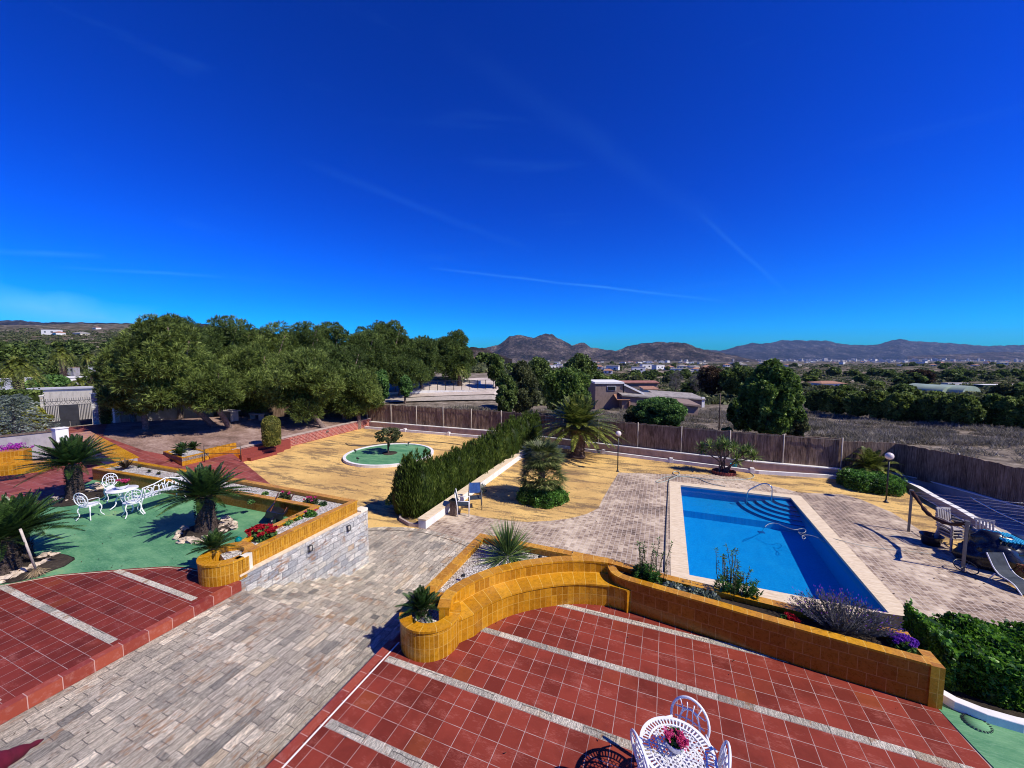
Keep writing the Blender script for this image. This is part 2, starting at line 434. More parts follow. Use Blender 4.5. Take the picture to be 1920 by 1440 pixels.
plaster('white_plaster', (.78, .76, .72), .2); plaster('grey_plaster', (.36, .33, .33)); plaster('pink_plaster', (.46, .36, .31), .35)
plaster('cream_plaster', (.84, .76, .58)); plaster('tan_wall', (.26, .19, .155)); plaster('concrete', (.44, .38, .32), .35)
def poolmat():
    n = N('pool_mosaic'); g, f = n.brick(n.mapping(n.pos(), (1, 1, 1), (20, 20, 0)), .05, .05, .003)
    c = n.ramp(g, [(0, (.012, .27, .56)), (1, (.02, .34, .64))])
    c = n.mix(n.ramp(n.noise(1.3, 3), [(.4, 0), (.7, .25)]), c, (.07, .42, .66))
    M['pool_mosaic'] = n.done(c, .4, None, .3)
poolmat()
def watermat():
    n = N('water'); tr = n.n('BsdfTransparent'); n.set(tr, 'Color', (.45, .88, 1.0, 1))
    gl = n.n('BsdfGlossy'); n.set(gl, 'Roughness', .02)
    bp = n.bump(n.noise(3.2, 4, .6), .3, .06); n.set(gl, 'Normal', bp)
    fr = n.n('Fresnel'); n.set(fr, 'IOR', 1.33); n.set(fr, 'Normal', bp)
    m = n.n('MixShader'); n.set(m, 0, fr.outputs[0])
    n.t.links.new(tr.outputs[0], m.inputs[1]); n.t.links.new(gl.outputs[0], m.inputs[2])
    n.t.links.new(m.outputs[0], n.out.inputs[0]); M['water'] = n.m
watermat()
M['white_metal'] = simple('white_metal', (.8, .8, .8), .35, .06, 8, .5)
M['grey_metal'] = simple('grey_metal', (.15, .14, .13), .6, .2, 10, .3, .0)
M['black_metal'] = simple('black_metal', (.02, .022, .025), .45, .3, 10, .4)
M['gate_metal'] = simple('gate_metal', (.028, .03, .036), .5, .25, 3, .4)
M['steel'] = simple('steel', (.6, .6, .6), .2, .05, 8, .5, 1.0)
M['bark'] = simple('bark', (.13, .095, .075), .9, .55, 12, .1, bump=.8)
M['pine_bark'] = simple('pine_bark', (.2, .145, .12), .9, .5, 9, .1, bump=.8)
M['palm_trunk'] = simple('palm_trunk', (.16, .11, .08), .95, .6, 16, .1, bump=1.0)
M['cycad_trunk'] = simple('cycad_trunk', (.075, .055, .045), .95, .7, 26, .1, bump=1.0)
M['rock'] = simple('rock', (.52, .42, .32), .9, .55, 7, .15, bump=.8)
M['globe'] = simple('globe', (.74, .62, .55), .25, .12, 9, .5)
M['dark_cloth'] = simple('dark_cloth', (.045, .018, .014), .85, .3, 8, .2)
M['maroon_cloth'] = simple('maroon_cloth', (.17, .012, .03), .8, .3, 8, .2)
M['blue_cloth'] = simple('blue_cloth', (.035, .09, .26), .8, .2, 8, .2)
M['sling'] = simple('sling', (.035, .045, .06), .7, .3, 10, .2)
M['black_plastic'] = simple('black_plastic', (.012, .013, .018), .25, .4, 5, .5, bump=.3)
M['white_plastic'] = simple('white_plastic', (.42, .37, .33), .45, .2, 5, .4)
M['cyan_cloth'] = simple('cyan_cloth', (.03, .38, .6), .7, .3, 30, .2)
M['wood'] = simple('wood', (.11, .035, .02), .6, .3, 9, .3)
M['pale_wood'] = simple('pale_wood', (.55, .47, .38), .7, .3, 9, .3)
M['straw'] = simple('straw', (.3, .22, .13), .9, .4, 20, .1)
M['hose'] = simple('hose', (.38, .42, .36), .5, .3, 5, .3)
M['dark_hose'] = simple('dark_hose', (.05, .06, .06), .5, .3, 5, .3)
M['teal_glass'] = simple('teal_glass', (.0, .16, .15), .1, .1, 5, .6)
M['roof_tile'] = simple('roof_tile', (.36, .19, .12), .85, .4, 3, .2, bump=.5)
M['roof_grey'] = simple('roof_grey', (.30, .27, .24), .85, .35, 1.5, .2)
M['red_roof'] = simple('red_roof', (.33, .15, .115), .85, .3, 1.0, .2)
M['window_dark'] = simple('window_dark', (.012, .016, .022), .15, .3, 3, .6)
M['green_sheet'] = simple('green_sheet', (.30, .37, .26), .5, .15, .3, .4)
M['green_wall'] = simple('green_wall', (.03, .07, .045), .8, .2, .3, .2)
M['pine_leaf'] = leafmat('pine_leaf', (0.023, 0.049, 0.012), (0.174, 0.245, 0.048), (0.310, 0.370, 0.087), .55, trans=.2)
M['pine_leaf_dark'] = leafmat('pine_leaf_dark', (0.016, 0.039, 0.014), (0.110, 0.165, 0.048), (0.186, 0.247, 0.074), .5, trans=.18)
M['broad_leaf'] = leafmat('broad_leaf', (0.022, 0.060, 0.018), (0.151, 0.293, 0.067), (0.280, 0.469, 0.099), .7, trans=.25)
M['olive_leaf'] = leafmat('olive_leaf', (0.058, 0.074, 0.042), (0.334, 0.346, 0.186), (0.620, 0.568, 0.346), .7)
M['silver_leaf'] = leafmat('silver_leaf', (0.067, 0.098, 0.074), (0.334, 0.399, 0.319), (0.681, 0.692, 0.593), 1.2)
M['cypress_leaf'] = leafmat('cypress_leaf', (0.020, 0.060, 0.012), (0.133, 0.293, 0.038), (0.280, 0.469, 0.074), 2.2)
M['round_leaf'] = leafmat('round_leaf', (0.067, 0.082, 0.014), (0.301, 0.293, 0.059), (0.464, 0.420, 0.099), 3)
M['cycad_leaf'] = leafmat('cycad_leaf', (0.009, 0.025, 0.007), (0.055, 0.114, 0.023), (0.149, 0.228, 0.053), 2.0, .35, .12, .5)
M['palm_leaf'] = leafmat('palm_leaf', (0.033, 0.062, 0.014), (0.284, 0.332, 0.080), (0.681, 0.617, 0.222), 1.2, .45, .2, .4)
M['fan_leaf'] = leafmat('fan_leaf', (0.033, 0.052, 0.023), (0.301, 0.332, 0.160), (0.900, 0.790, 0.469), 2.0, .45, .15, .4)
M['yucca_leaf'] = leafmat('yucca_leaf', (0.033, 0.068, 0.018), (0.234, 0.346, 0.080), (0.558, 0.617, 0.198), 2.0, .45, .2, .4)
M['hedge_leaf'] = leafmat('hedge_leaf', (0.023, 0.069, 0.008), (0.128, 0.304, 0.023), (0.277, 0.513, 0.057), 2.5, .45, .25, .4)
M['bush_leaf'] = leafmat('bush_leaf', (0.022, 0.068, 0.012), (0.133, 0.319, 0.042), (0.310, 0.543, 0.087), 2.0, .45, .2, .4)
M['lavender_leaf'] = leafmat('lavender_leaf', (.05, .055, .055), (.11, .115, .12), (.17, .15, .24), 3)
M['dry_leaf'] = leafmat('dry_leaf', (.095, .09, .06), (.31, .275, .22), (.54, .48, .39), .5, .9, .15, .05)
M['rust_leaf'] = leafmat('rust_leaf', (.03, .022, .012), (.10, .06, .03), (.2, .12, .06), .6)
M['bare_twig'] = leafmat('bare_twig', (.08, .07, .06), (.2, .18, .16), (.34, .3, .27), .6)
def flower(name, a, b):
    M[name] = leafmat(name, a, b, None, 5, .6, .3, .2)
flower('red_petal', (.28, .004, .01), (.6, .02, .04)); flower('pink_petal', (.5, .02, .1), (.8, .12, .3))
flower('purple_petal', (.12, .02, .3), (.35, .1, .65)); flower('magenta_petal', (.32, .02, .3), (.6, .08, .55))
flower('yellow_leaf', (.12, .14, .02), (.4, .4, .06))
def relight(name, d, l, t, clump, rough=.5, trans=.3, spec=.2): M[name] = leafmat(name, d, l, t, clump, rough, trans, spec)
relight('pine_leaf', (0.037, 0.057, 0.012), (0.234, 0.310, 0.068), (0.438, 0.528, 0.143), .55)
relight('pine_leaf_dark', (0.027, 0.045, 0.010), (0.171, 0.246, 0.060), (0.344, 0.432, 0.115), .5)
relight('palm_leaf', (0.032, 0.048, 0.009), (0.216, 0.262, 0.045), (0.470, 0.433, 0.104), 1.2, .45, .25, .3)
relight('fan_leaf', (0.028, 0.043, 0.012), (0.179, 0.222, 0.066), (0.532, 0.508, 0.185), 2.0, .45, .2, .3)
relight('cypress_leaf', (0.026, 0.048, 0.008), (0.130, 0.198, 0.031), (0.314, 0.378, 0.083), 2.2)
relight('tree_leaf', (0.030, 0.062, 0.013), (0.206, 0.322, 0.060), (0.430, 0.534, 0.121), .7, .5, .3, .3)
relight('lavender_leaf', (0.060, 0.062, 0.062), (0.154, 0.154, 0.160), (0.231, 0.209, 0.264), 3)
relight('olive_leaf', (0.042, 0.057, 0.021), (0.157, 0.174, 0.067), (0.315, 0.327, 0.150), .7)
glaze('ochre_slim', .058, .205, (.36, .15, .004), (.45, .195, .006), (.54, .25, .010), (.62, .36, .07))
HAZE = 2.4e-5
# ================================================================ camera, light, sky
cam = bpy.data.cameras.new('camera'); co = bpy.data.objects.new('camera', cam); COL.objects.link(co)
cam.sensor_width = 36; cam.lens = FPX/1920*36; cam.clip_start = .05; cam.clip_end = 40000
co.location = (0, 0, CZ); co.rotation_euler = (PI/2-PIT, 0, TH)
S.camera = co
SUN = Vector((.996*math.cos(R(46)), -.083*math.cos(R(46)), math.sin(R(46)))).normalized()
sl = bpy.data.lights.new('sun', 'SUN'); sl.energy = 5.0; sl.angle = R(.5); sl.color = (1, .93, .81)
so = bpy.data.objects.new('sun', sl); COL.objects.link(so); so.rotation_euler = SUN.to_track_quat('Z', 'Y').to_euler(); so.location = (30, 0, 40)
wd = bpy.data.worlds.new('World'); S.world = wd; wd.use_nodes = True
wt = wd.node_tree; wt.nodes.clear()
def wn(t): return wt.nodes.new('ShaderNode'+t)
sky = wn('TexSky'); sky.sky_type = 'NISHITA'; sky.sun_disc = False; sky.sun_elevation = R(46); sky.sun_rotation = math.atan2(SUN.x, SUN.y)
sky.altitude = 300; sky.air_density = 1.0; sky.dust_density = .25; sky.ozone_density = 4.0
gm = wn('Gamma'); gm.inputs[1].default_value = 1.32
hs = wn('HueSaturation'); hs.inputs['Saturation'].default_value = 1.45; hs.inputs['Value'].default_value = 1.0
tint = wn('MixRGB'); tint.blend_type = 'MULTIPLY'; tint.inputs[0].default_value = 1; tint.inputs[2].default_value = (.003, .091, .172, 1)
bg = wn('Background'); bg.inputs[1].default_value = .085
wo = wn('OutputWorld')
# thin cirrus streaks, part of the sky
tc = wn('TexCoord'); mp = wn('Mapping'); mp.inputs['Rotation'].default_value = (R(-6), R(9), R(25)); mp.inputs['Scale'].default_value = (1.2, 2.2, 11)
nz = wn('TexNoise'); nz.inputs['Scale'].default_value = 1.6; nz.inputs['Detail'].default_value = 6; nz.inputs['Roughness'].default_value = .55; nz.inputs['Distortion'].default_value = .6
rp = wn('ValToRGB'); rp.color_ramp.elements[0].position = .60; rp.color_ramp.elements[0].color = (0, 0, 0, 1); rp.color_ramp.elements[1].position = .85; rp.color_ramp.elements[1].color = (.05, .05, .05, 1)
cm = wn('MixRGB'); cm.inputs[2].default_value = (1.5, 6.5, 12.0, 1)
ml = wn('MixRGB'); ml.blend_type = 'MULTIPLY'; ml.inputs[0].default_value = 1; ml.inputs[2].default_value = (10.4, 10.2, 10.6, 1)
def streak(pa, pb, width, gain):
    a_, b_ = Vector(ray(*pa)).normalized(), Vector(ray(*pb)).normalized(); nrm = a_.cross(b_).normalized(); t_ = nrm.cross(a_).normalized(); mid = (a_+b_).normalized(); tm = nrm.cross(mid).normalized(); L_ = a_.angle(b_)/2
    def dot(vec):
        d = wn('VectorMath'); d.operation = 'DOT_PRODUCT'; wt.links.new(tc.outputs['Generated'], d.inputs[0]); d.inputs[1].default_value = vec; return d.outputs['Value']
    def m_(op, a, b=0.0, cl=False):
        n_ = wn('Math'); n_.operation = op; n_.use_clamp = cl
        for i, v in enumerate((a, b)):
            if isinstance(v, (int, float)): n_.inputs[i].default_value = v
            else: wt.links.new(v, n_.inputs[i])
        return n_.outputs[0]
    nz2 = wn('TexNoise'); nz2.inputs['Scale'].default_value = 9; nz2.inputs['Detail'].default_value = 4; wt.links.new(tc.outputs['Generated'], nz2.inputs['Vector'])
    off = m_('ADD', dot(nrm), m_('MULTIPLY', m_('SUBTRACT', nz2.outputs[0], .5), width*1.6))
    across = m_('SUBTRACT', 1.0, m_('DIVIDE', m_('ABSOLUTE', off), width), True)
    along = m_('SUBTRACT', 1.0, m_('DIVIDE', m_('ABSOLUTE', dot(tm)), math.sin(L_)), True)
    front = m_('GREATER_THAN', dot(mid), .2)
    return m_('MULTIPLY', m_('MULTIPLY', m_('MULTIPLY', across, m_('POWER', along, .5)), front), m_('MULTIPLY', nz2.outputs[0], gain*2))
acc = rp.outputs[0]
for s_ in (((800, 502), (1370, 566), .004, .16), ((1310, 400), (1480, 552), .006, .07), ((-80, 566), (300, 606), .035, .9), ((-40, 470), (200, 480), .006, .12), ((100, 500), (420, 520), .004, .1), ((820, 60), (1480, 520), .03, .018), ((560, 300), (1000, 470), .012, .035)):
    ad = wn('Math'); ad.operation = 'ADD'; ad.use_clamp = True; wt.links.new(acc, ad.inputs[0]); wt.links.new(streak(*s_), ad.inputs[1]); acc = ad.outputs[0]
for a, b in ((sky.outputs[0], hs.inputs['Color']), (hs.outputs[0], tint.inputs[1]), (tint.outputs[0], gm.inputs[0]), (gm.outputs[0], ml.inputs[1]), (ml.outputs[0], cm.inputs[1]),
             (tc.outputs['Generated'], mp.inputs[0]), (mp.outputs[0], nz.inputs['Vector']), (nz.outputs[0], rp.inputs[0]), (acc, cm.inputs[0]),
             (cm.outputs[0], bg.inputs[0]), (bg.outputs[0], wo.inputs[0])): wt.links.new(a, b)
vs = S.view_settings; vs.view_transform = 'Standard'; vs.look = 'None'; vs.exposure = .16; vs.gamma = 1
S.cycles.max_bounces = 6; S.cycles.transparent_max_bounces = 12; S.cycles.diffuse_bounces = 3; S.cycles.glossy_bounces = 3
S.cycles.use_denoising = True; S.cycles.pixel_filter_type = 'BLACKMAN_HARRIS'; S.cycles.filter_width = 1.05
# ================================================================ terrain
ZP = -1.5                                   # level of the pool garden
RD = [0, 24, 60, 120, 300, 700, 1500, 4000, 9000, 16000]; RH = [-2.1, -2.2, -4.6, -8, -14.5, -23, -39, -84, -150, -210]
MD = [0, 26, 36, 48, 60, 75, 110, 200, 400, 900, 1500, 4000, 9000, 16000]; MH = [-2.1, -1.9, -1.7, -1.3, .3, 1.0, .6, -3, -10, -24, -39, -84, -150, -210]
LD = [0, 32, 60, 100, 200, 400, 700, 1000, 1350, 2500, 16000]; LH = [-.9, -.9, -1.6, -1.6, 1, 18, 40, 66, 103, 90, 0]
def sstep(a, b, x):
    t = np.clip((x-a)/(b-a), 0, 1); return t*t*(3-2*t)
def G(x, y):
    x = np.asarray(x, float); y = np.asarray(y, float)
    Yc = np.maximum(-x*ST+y*CT, .5); Xc = x*CT+y*ST
    w = sstep(-.62, -.86, Xc/Yc)
    u_ = Xc/Yc; wm = sstep(.06, -.05, u_)
    h = (np.interp(Yc, RD, RH)*(1-wm)+np.interp(Yc, MD, MH)*wm)*(1-w)+np.interp(Yc, LD, LH)*w
    amp = np.interp(Yc, [0, 40, 100, 400, 1500, 6000], [0, .12, .5, 2.2, 4, 8])
    n = (np.sin(x/17.+1.3*np.sin(y/23.))+np.sin(y/13.+2*np.sin(x/31.))+.6*np.sin((x+y)/7.3))/2.6*sstep(2500, 200, Yc)
    n += 1.2*(np.sin(x/160.+2*np.sin(y/230.))*np.cos(y/140.))*sstep(150, 500, Yc)
    h = h+amp*n
    inside = (x > -24.0) & (x < 14.0) & (y < 27.5) & (x < 14-(26-y)*0)
    h = np.where(inside, np.minimum(h, -2.2), h)
    h = np.where((x > -1.5) & (x < 7.5) & (y > 9) & (y < 21.5), -4.5, h)
    return h
def PG(px, py, dz=0.0):                      # where a sight line meets the terrain
    d = ray(px, py); lo = 3.0; t = 3.0
    while t < 15000:
        if CZ+d[2]*t < float(G(d[0]*t, d[1]*t))+dz: break
        lo = t; t *= 1.02
    hi = t
    for _ in range(20):
        m = (lo+hi)/2
        if CZ+d[2]*m < float(G(d[0]*m, d[1]*m))+dz: hi = m
        else: lo = m
    return (d[0]*hi, d[1]*hi, CZ+d[2]*hi)
az = np.radians(np.linspace(-105, 105, 330)); rr = np.geomspace(2.0, 16000, 230)
A, Rr = np.meshgrid(az, rr, indexing='ij')
Xc = Rr*np.sin(A); Yc = Rr*np.cos(A); X = Xc*CT-Yc*ST; Y = Xc*ST+Yc*CT
Z = G(X, Y)
def gridmesh(name, X, Y, Z, mat, smooth=True):
    a, b = X.shape; me = bpy.data.meshes.new(name)
    co_ = np.stack([X, Y, Z], -1).reshape(-1, 3).astype(np.float32)
    i, j = np.meshgrid(np.arange(a-1), np.arange(b-1), indexing='ij'); k = (i*b+j).reshape(-1)
    q = np.stack([k, k+1, k+b+1, k+b], -1).astype(np.int32)
    me.vertices.add(len(co_)); me.vertices.foreach_set('co', co_.reshape(-1))
    me.loops.add(q.size); me.loops.foreach_set('vertex_index', q.reshape(-1))
    me.polygons.add(len(q)); me.polygons.foreach_set('loop_start', np.arange(0, q.size, 4, dtype=np.int32)); me.polygons.foreach_set('loop_total', np.full(len(q), 4, dtype=np.int32))
    if smooth: me.polygons.foreach_set('use_smooth', np.ones(len(q), bool))
    me.update(calc_edges=True)
    if mat: me.materials.append(mat)
    o = bpy.data.objects.new(name, me); COL.objects.link(o); return o
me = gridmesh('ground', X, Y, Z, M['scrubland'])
if me.data.polygons[3000].normal.z < 0: me.data.flip_normals()
tag(me, kind='structure')
# mountains: a ridge line read from the photograph, given its distance and depth
def fbm(u, v, o=5, s=0):
    t = 0; a = 1.0
    for k in range(o):
        t = t+a*(1-np.abs(np.sin(u*1.7**k*1.9+s+2.1*np.sin(v*1.7**k*1.3+k))*np.cos(v*1.7**k*2.3+1.7*np.sin(u*1.7**k+k+s)))*2); a *= .55
    return t
def mountain(name, ridge, D, W, mat, base, s=0, rough=.12, n=420):
    px = np.array([r[0] for r in ridge], float); py = np.array([r[1] for r in ridge], float)
    xs = np.linspace(px[0], px[-1], n); ys = np.interp(xs, px, py)
    ys = ys-.12*8*(np.abs(np.sin(xs*.11+s))+.6*np.abs(np.sin(xs*.23+2*s))+.4*np.abs(np.sin(xs*.61))-.9)
    u = (xs-960)/FPX
    v = np.concatenate([np.linspace(0, 1, 90), np.linspace(1.04, 1.8, 14)])
    U_, V_ = np.meshgrid(u, v, indexing='ij')
    D0 = D-W
    # ridge height above base as seen at its own distance
    hr = CZ+(662-ys)/FPX*D
    hb = base
    prof = np.where(V_ <= 1, V_**1.25, np.maximum(0, 1-(V_-1)*1.2))
    Yc = D0+W*V_
    H = np.maximum(hr-hb, 5)[:, None]
    nn = fbm(U_*D/(W*.9), V_*2.2, 6, s)
    env = np.clip(V_*(1.08-V_)*4, 0, 1)
    Z = hb+H*prof+H*rough*nn*(env+.0)
    Z = np.where(V_ < .02, hb-30, Z)
    Xc = U_*Yc
    Xw = Xc*CT-Yc*ST; Yw = Xc*ST+Yc*CT
    o = gridmesh(name, Xw, Yw, Z, mat, True)
    return tag(o, kind='structure')
mountain('mountain', [(760, 668), (850, 660), (905, 652), (925, 650), (940, 645), (955, 634), (975, 633), (1000, 638), (1020, 632), (1035, 634), (1055, 642), (1072, 650), (1085, 646), (1096, 646), (1107, 654), (1135, 657), (1160, 660), (1200, 668), (1240, 676)], 5600, 1500, M['mountain_rock'], -96, 1.0, .2)
mountain('mountain', [(1080, 676), (1120, 668), (1157, 658), (1175, 650), (1200, 644), (1235, 640), (1262, 642), (1280, 644), (1300, 652), (1320, 658), (1345, 662), (1380, 668), (1420, 677)], 4800, 1300, M['mountain_rock'], -88, 4.0, .2)
mountain('mountain', [(1150, 668), (1300, 657), (1335, 656), (1350, 658), (1380, 650), (1410, 646), (1440, 646), (1465, 641), (1500, 640), (1545, 641), (1575, 646), (1610, 647), (1640, 646), (1665, 640), (1686, 635), (1700, 638), (1740, 642), (1780, 646), (1850, 649), (1920, 648), (2050, 650), (2300, 655)], 10500, 3200, M['mountain_far'], -150, 7.0, .16, 700)
mountain('mountain', [(-900, 640), (-400, 612), (-100, 607), (0, 606), (50, 604), (90, 607), (160, 607), (240, 609), (400, 612), (600, 640), (760, 664)], 3600, 1500, M['mountain_far'], -30, 9.0, .12, 400)
mountain('mountain', [(1700, 668), (1800, 664), (1860, 660), (1920, 662), (2050, 659), (2300, 664)], 6500, 900, M['mountain_rock'], -112, 2.0, .1, 200)
mountain('mountain', [(830, 672), (860, 660), (885, 650), (905, 652), (925, 661), (945, 668), (960, 674)], 1300, 260, M['mountain_rock'], -36, 5.0, .12, 160)
# ================================================================ upper ground of the entrance side
def U(x, y=0): return float(np.interp(x, [-30, -22.9, -17, -14], [0, -.85, -1.42, -1.47]))
def PU(px, py):
    z = -.5
    for _ in range(30):
        p = P(px, py, z); z = z*.4+U(p[0])*.6
    return (p[0], p[1], U(p[0]))
def sheet(name, poly, h, mat, drop=.25, dz=0.0):
    """ground patch whose level follows h(x), with a skirt below"""
    bm = bmesh.new(); vv = [bm.verts.new((p[0], p[1], 0)) for p in poly]; bm.faces.new(vv)
    for bx in (-30, -22.9, -17, -14):
        bmesh.ops.bisect_plane(bm, geom=bm.verts[:]+bm.edges[:]+bm.faces[:], plane_co=(bx, 0, 0), plane_no=(1, 0, 0))
    bmesh.ops.recalc_face_normals(bm, faces=bm.faces[:])
    if bm.faces[:][0].normal.z < 0: bmesh.ops.reverse_faces(bm, faces=bm.faces[:])
    for v in bm.verts: v.co.z = h(v.co.x)+dz
    ed = [e for e in bm.edges if len(e.link_faces) == 1]
    r = bmesh.ops.extrude_edge_only(bm, edges=ed)
    for g in r['geom']:
        if isinstance(g, bmesh.types.BMVert): g.co.z -= drop
    m_ = bpy.data.meshes.new(name); bm.to_mesh(m_); bm.free(); m_.materials.append(mat)
    o = bpy.data.objects.new(name, m_); COL.objects.link(o); return tag(o, kind='structure')
def slab(name, poly, z0, z1, mat): return struct(name, MB().prism([p[:2] for p in poly], z0, z1), mat)
gateL = PU(80, 806)[:2]; gateR = PU(185, 797)[:2]
fcorner = P2(690, 794, -1.3)
sheet('pine_ground', [(-22.9, 14.3), (-22.9, 26.6), (fcorner[0], fcorner[1]+.3), (gateR[0]-.5, gateR[1]+.6), (gateR[0], gateR[1]-.3), (-29.5, 11.6), (-25.5, 11.6), (-22.3, 12.0), (-21.5, 13.2)], U, M['pine_soil'], 1.5, -.02)
sheet('entrance_drive', [(gateR[0]-.2, gateR[1]+.5), (gateL[0]-1.5, gateL[1]-3), (-40, -6), (-20.4, -6), (-20.4, 8.3), (-9.0, 8.3), (-16.9, 12.2), (-22.7, 14.1), (-22.3, 12.3), (-25.5, 11.6), (-29.5, 11.6)], lambda x: min(0, U(x)) , M['tile_path'], .6, .0)
# red terraces and the green court (level 0)
slab('left_court_base', [(-26, -6), (-7.98, -6), (-7.98, 4.9), (-8.2, 4.9), (-8.2, 8.2), (-20.5, 8.2), (-21.4, 8.2)], -2.0, -.004, M['tile_path'])
slab('green_court', [(-20.0, 7.9), (-17.9, 5.9), (-17.6, 5.1), (-17.2, 4.2), (-16.8, 2.5), (-15.5, 1.0), (-13.2, 1.6), (-12.6, 2.5), (-12.17, 3.1), (-11.63, 3.72), (-10.95, 4.15), (-10.49, 4.43), (-9.9, 4.75), (-9.4, 4.9), (-8.7, 4.9), (-8.7, 7.6), (-14, 7.65)], -.02, .004, M['green_paint'])
slab('left_terrace', [(-7.93, -6), (-7.93, 4.86), (-8.5, 4.95), (-9.4, 4.9), (-9.9, 4.75), (-10.49, 4.43), (-10.95, 4.15), (-11.63, 3.72), (-12.17, 3.1), (-12.6, 2.5), (-13.2, 1.6), (-15.5, 1.0), (-19, .6), (-19, -6)], -.03, .008, M['tile_left'])
m = MB()
for yc in (1.92, 3.1, 4.25, .8, -.3):
    x1 = {1.92: -12.9, 3.1: -12.1, 4.25: -10.7}.get(yc, -14)
    m.box(((x1-8.08)/2, yc, .0105), (-8.08-x1, .11, .005))
struct('stone_strip', m, M['stone_strip'])
m = MB(); m.wall([(-7.90, -6), (-7.90, 4.95)], .13, -.19, .016, side=0); struct('terrace_nosing', m, M['nosing'])
m = MB(); m.wall([(-12.3, 2.85), (-12.12, 3.1), (-11.6, 3.68), (-10.93, 4.1), (-10.46, 4.38), (-9.88, 4.70), (-9.4, 4.84), (-8.8, 4.9)], .012, 0, .0135)
struct('terrace_trim', m, M['coping'])
# right terrace
TR = [(-3.97, -6), (-3.97, 5.2), (-3.6, 5.6), (-3.3, 5.9), (-2.5, 6.8), (-1.0, 7.2), (1.5, 6.8), (3.3, 6.55), (3.39, 6.44), (3.44, 5.9), (3.6, 5.0), (4.4, 3.6), (5.2, 2.0), (6, -6)]
slab('right_terrace_base', [(-3.93, -6), (-3.93, 7.65), (3.36, 7.3), (3.36, 6.5), (9, 6.2), (9, -6)], -1.9, -.004, M['pink_plaster'])
slab('right_terrace', TR, -.03, .004, M['tile_right'])
slab('side_court', [(3.39, 6.44), (3.47, 5.9), (3.62, 5.0), (4.42, 3.6), (5.22, 2.0), (6, -6), (9, -6), (9, 6.05), (5, 6.35), (3.5, 6.6)], -.02, .007, M['green_paint'])
m = MB()
for k in range(-4, 4):
    yc = 4.44+1.1*(k-1)
    if yc > 6.65: break
    x0 = -3.80 if yc < 6 else -1.85; x1 = 3.3 if yc > 6 else (3.5 if yc > 5 else 4.0 if yc > 4 else 4.5)
    m.box(((x0+x1)/2, yc, .0065), (x1-x0, .105, .005))
struct('stone_strip', m, M['stone_strip'])
m = MB(); m.wall([(-3.945, -6), (-3.945, 4.75)], .13, -.19, .012); struct('terrace_nosing', m, M['nosing'])
m = MB(); m.wall([(-3.84, -6), (-3.84, 4.78)], .022, .0, .0075); struct('terrace_trim', m, M['white_plaster'])
# stone stair between the terraces
slab('stone_walk', [(-7.93, -6), (-3.97, -6), (-3.97, 4.97), (-7.93, 4.97)], -2.0, -.17, M['stone_paving'])
m = MB(); nst = 8; rise = (1.5-.17)/nst; tr = (8.05-4.97)/nst
for k in range(nst-1):
    m.prism([(-7.95, 4.97+k*tr), (-3.95, 4.97+k*tr), (-3.95, 4.97+(k+1)*tr), (-7.95, 4.97+(k+1)*tr)], -2.0, -.17-rise*(k+1))
struct('stone_stair', m, M['stone_paving'])
arc = [P2(*q, ZP) for q in ((675, 991), (720, 988), (760, 989), (800, 993), (840, 1003), (870, 1013), (892, 1023))]
slab('stone_landing', [(-8.6, 7.6), (-3.8, 7.6), (-3.8, 9.6)] + arc[::-1] + [(-10.4, 9.9)], ZP-.1, ZP+.008, M['stone_paving'])
m = MB(); m.wall([(p[0]*.995, p[1]-.26) for p in arc], .02, ZP, ZP+.013); struct('landing_joint', m, M['dark_soil'])
# pool garden
PX0, PX1, PY0, PY1 = .70, 5.05, 11.30, 19.25
lawnR = [P2(*q, ZP) for q in ((868, 962), (905, 970), (945, 976), (985, 979), (1030, 977), (1070, 972), (1100, 964), (1122, 953), (1130, 935), (1160, 886))]
bx = [P2(*q, ZP) for q in ((1240, 889), (1365, 890), (1500, 924), (1580, 927), (1610, 935), (1670, 960), (1760, 1015), (1850, 1060), (1925, 1125))]
deck = [(-8.2, 9.0), (-7.65, 12.4)] + lawnR + bx + [(9.4, 10.0), (9.4, 7.2), (-3.9, 7.6)]
# lawn below everything, deck as a ring round the pool
def ring_slab(name, outer, hole, z0, z1, mat):
    bm = bmesh.new()
    def loop(pts):
        vv = [bm.verts.new((p[0], p[1], z1)) for p in pts]
        return [bm.edges.new((vv[i], vv[(i+1) % len(vv)])) for i in range(len(vv))]
    e = loop(outer)+loop(hole)
    bmesh.ops.triangle_fill(bm, use_beauty=True, use_dissolve=False, edges=e)
    bmesh.ops.recalc_face_normals(bm, faces=bm.faces[:])
    for f in bm.faces:
        if f.normal.z < 0: f.normal_flip()
    ed = [x for x in bm.edges if len(x.link_faces) == 1]
    r = bmesh.ops.extrude_edge_only(bm, edges=ed)
    for g in r['geom']:
        if isinstance(g, bmesh.types.BMVert): g.co.z = z0
    m_ = bpy.data.meshes.new(name); bm.to_mesh(m_); bm.free(); m_.materials.append(mat)
    o = bpy.data.objects.new(name, m_); COL.objects.link(o); return tag(o, kind='structure')
hole = [(PX0, PY0), (PX1, PY0), (PX1, PY1), (PX0, PY1)]
hole2 = [(PX0-.44, PY0-.42), (PX1+.42, PY0-.45), (PX1+.42, PY1+.38), (PX0-.44, PY1+.38)]
ring_slab('pool_deck', deck, hole2, ZP-.1, ZP+.006, M['deck'])
ring_slab('pool_coping', hole2, [(PX0+.04, PY0+.04), (PX1-.04, PY0+.04), (PX1-.04, PY1-.04), (PX0+.04, PY1-.04)], ZP-.05, ZP+.018, M['coping'])
FB = [(fcorner[0], fcorner[1]), P2(940, 811, -1.2), P2(1158, 836, -1.15), P2(1415, 866, -1.15), P2(1575, 880, -1.15)]
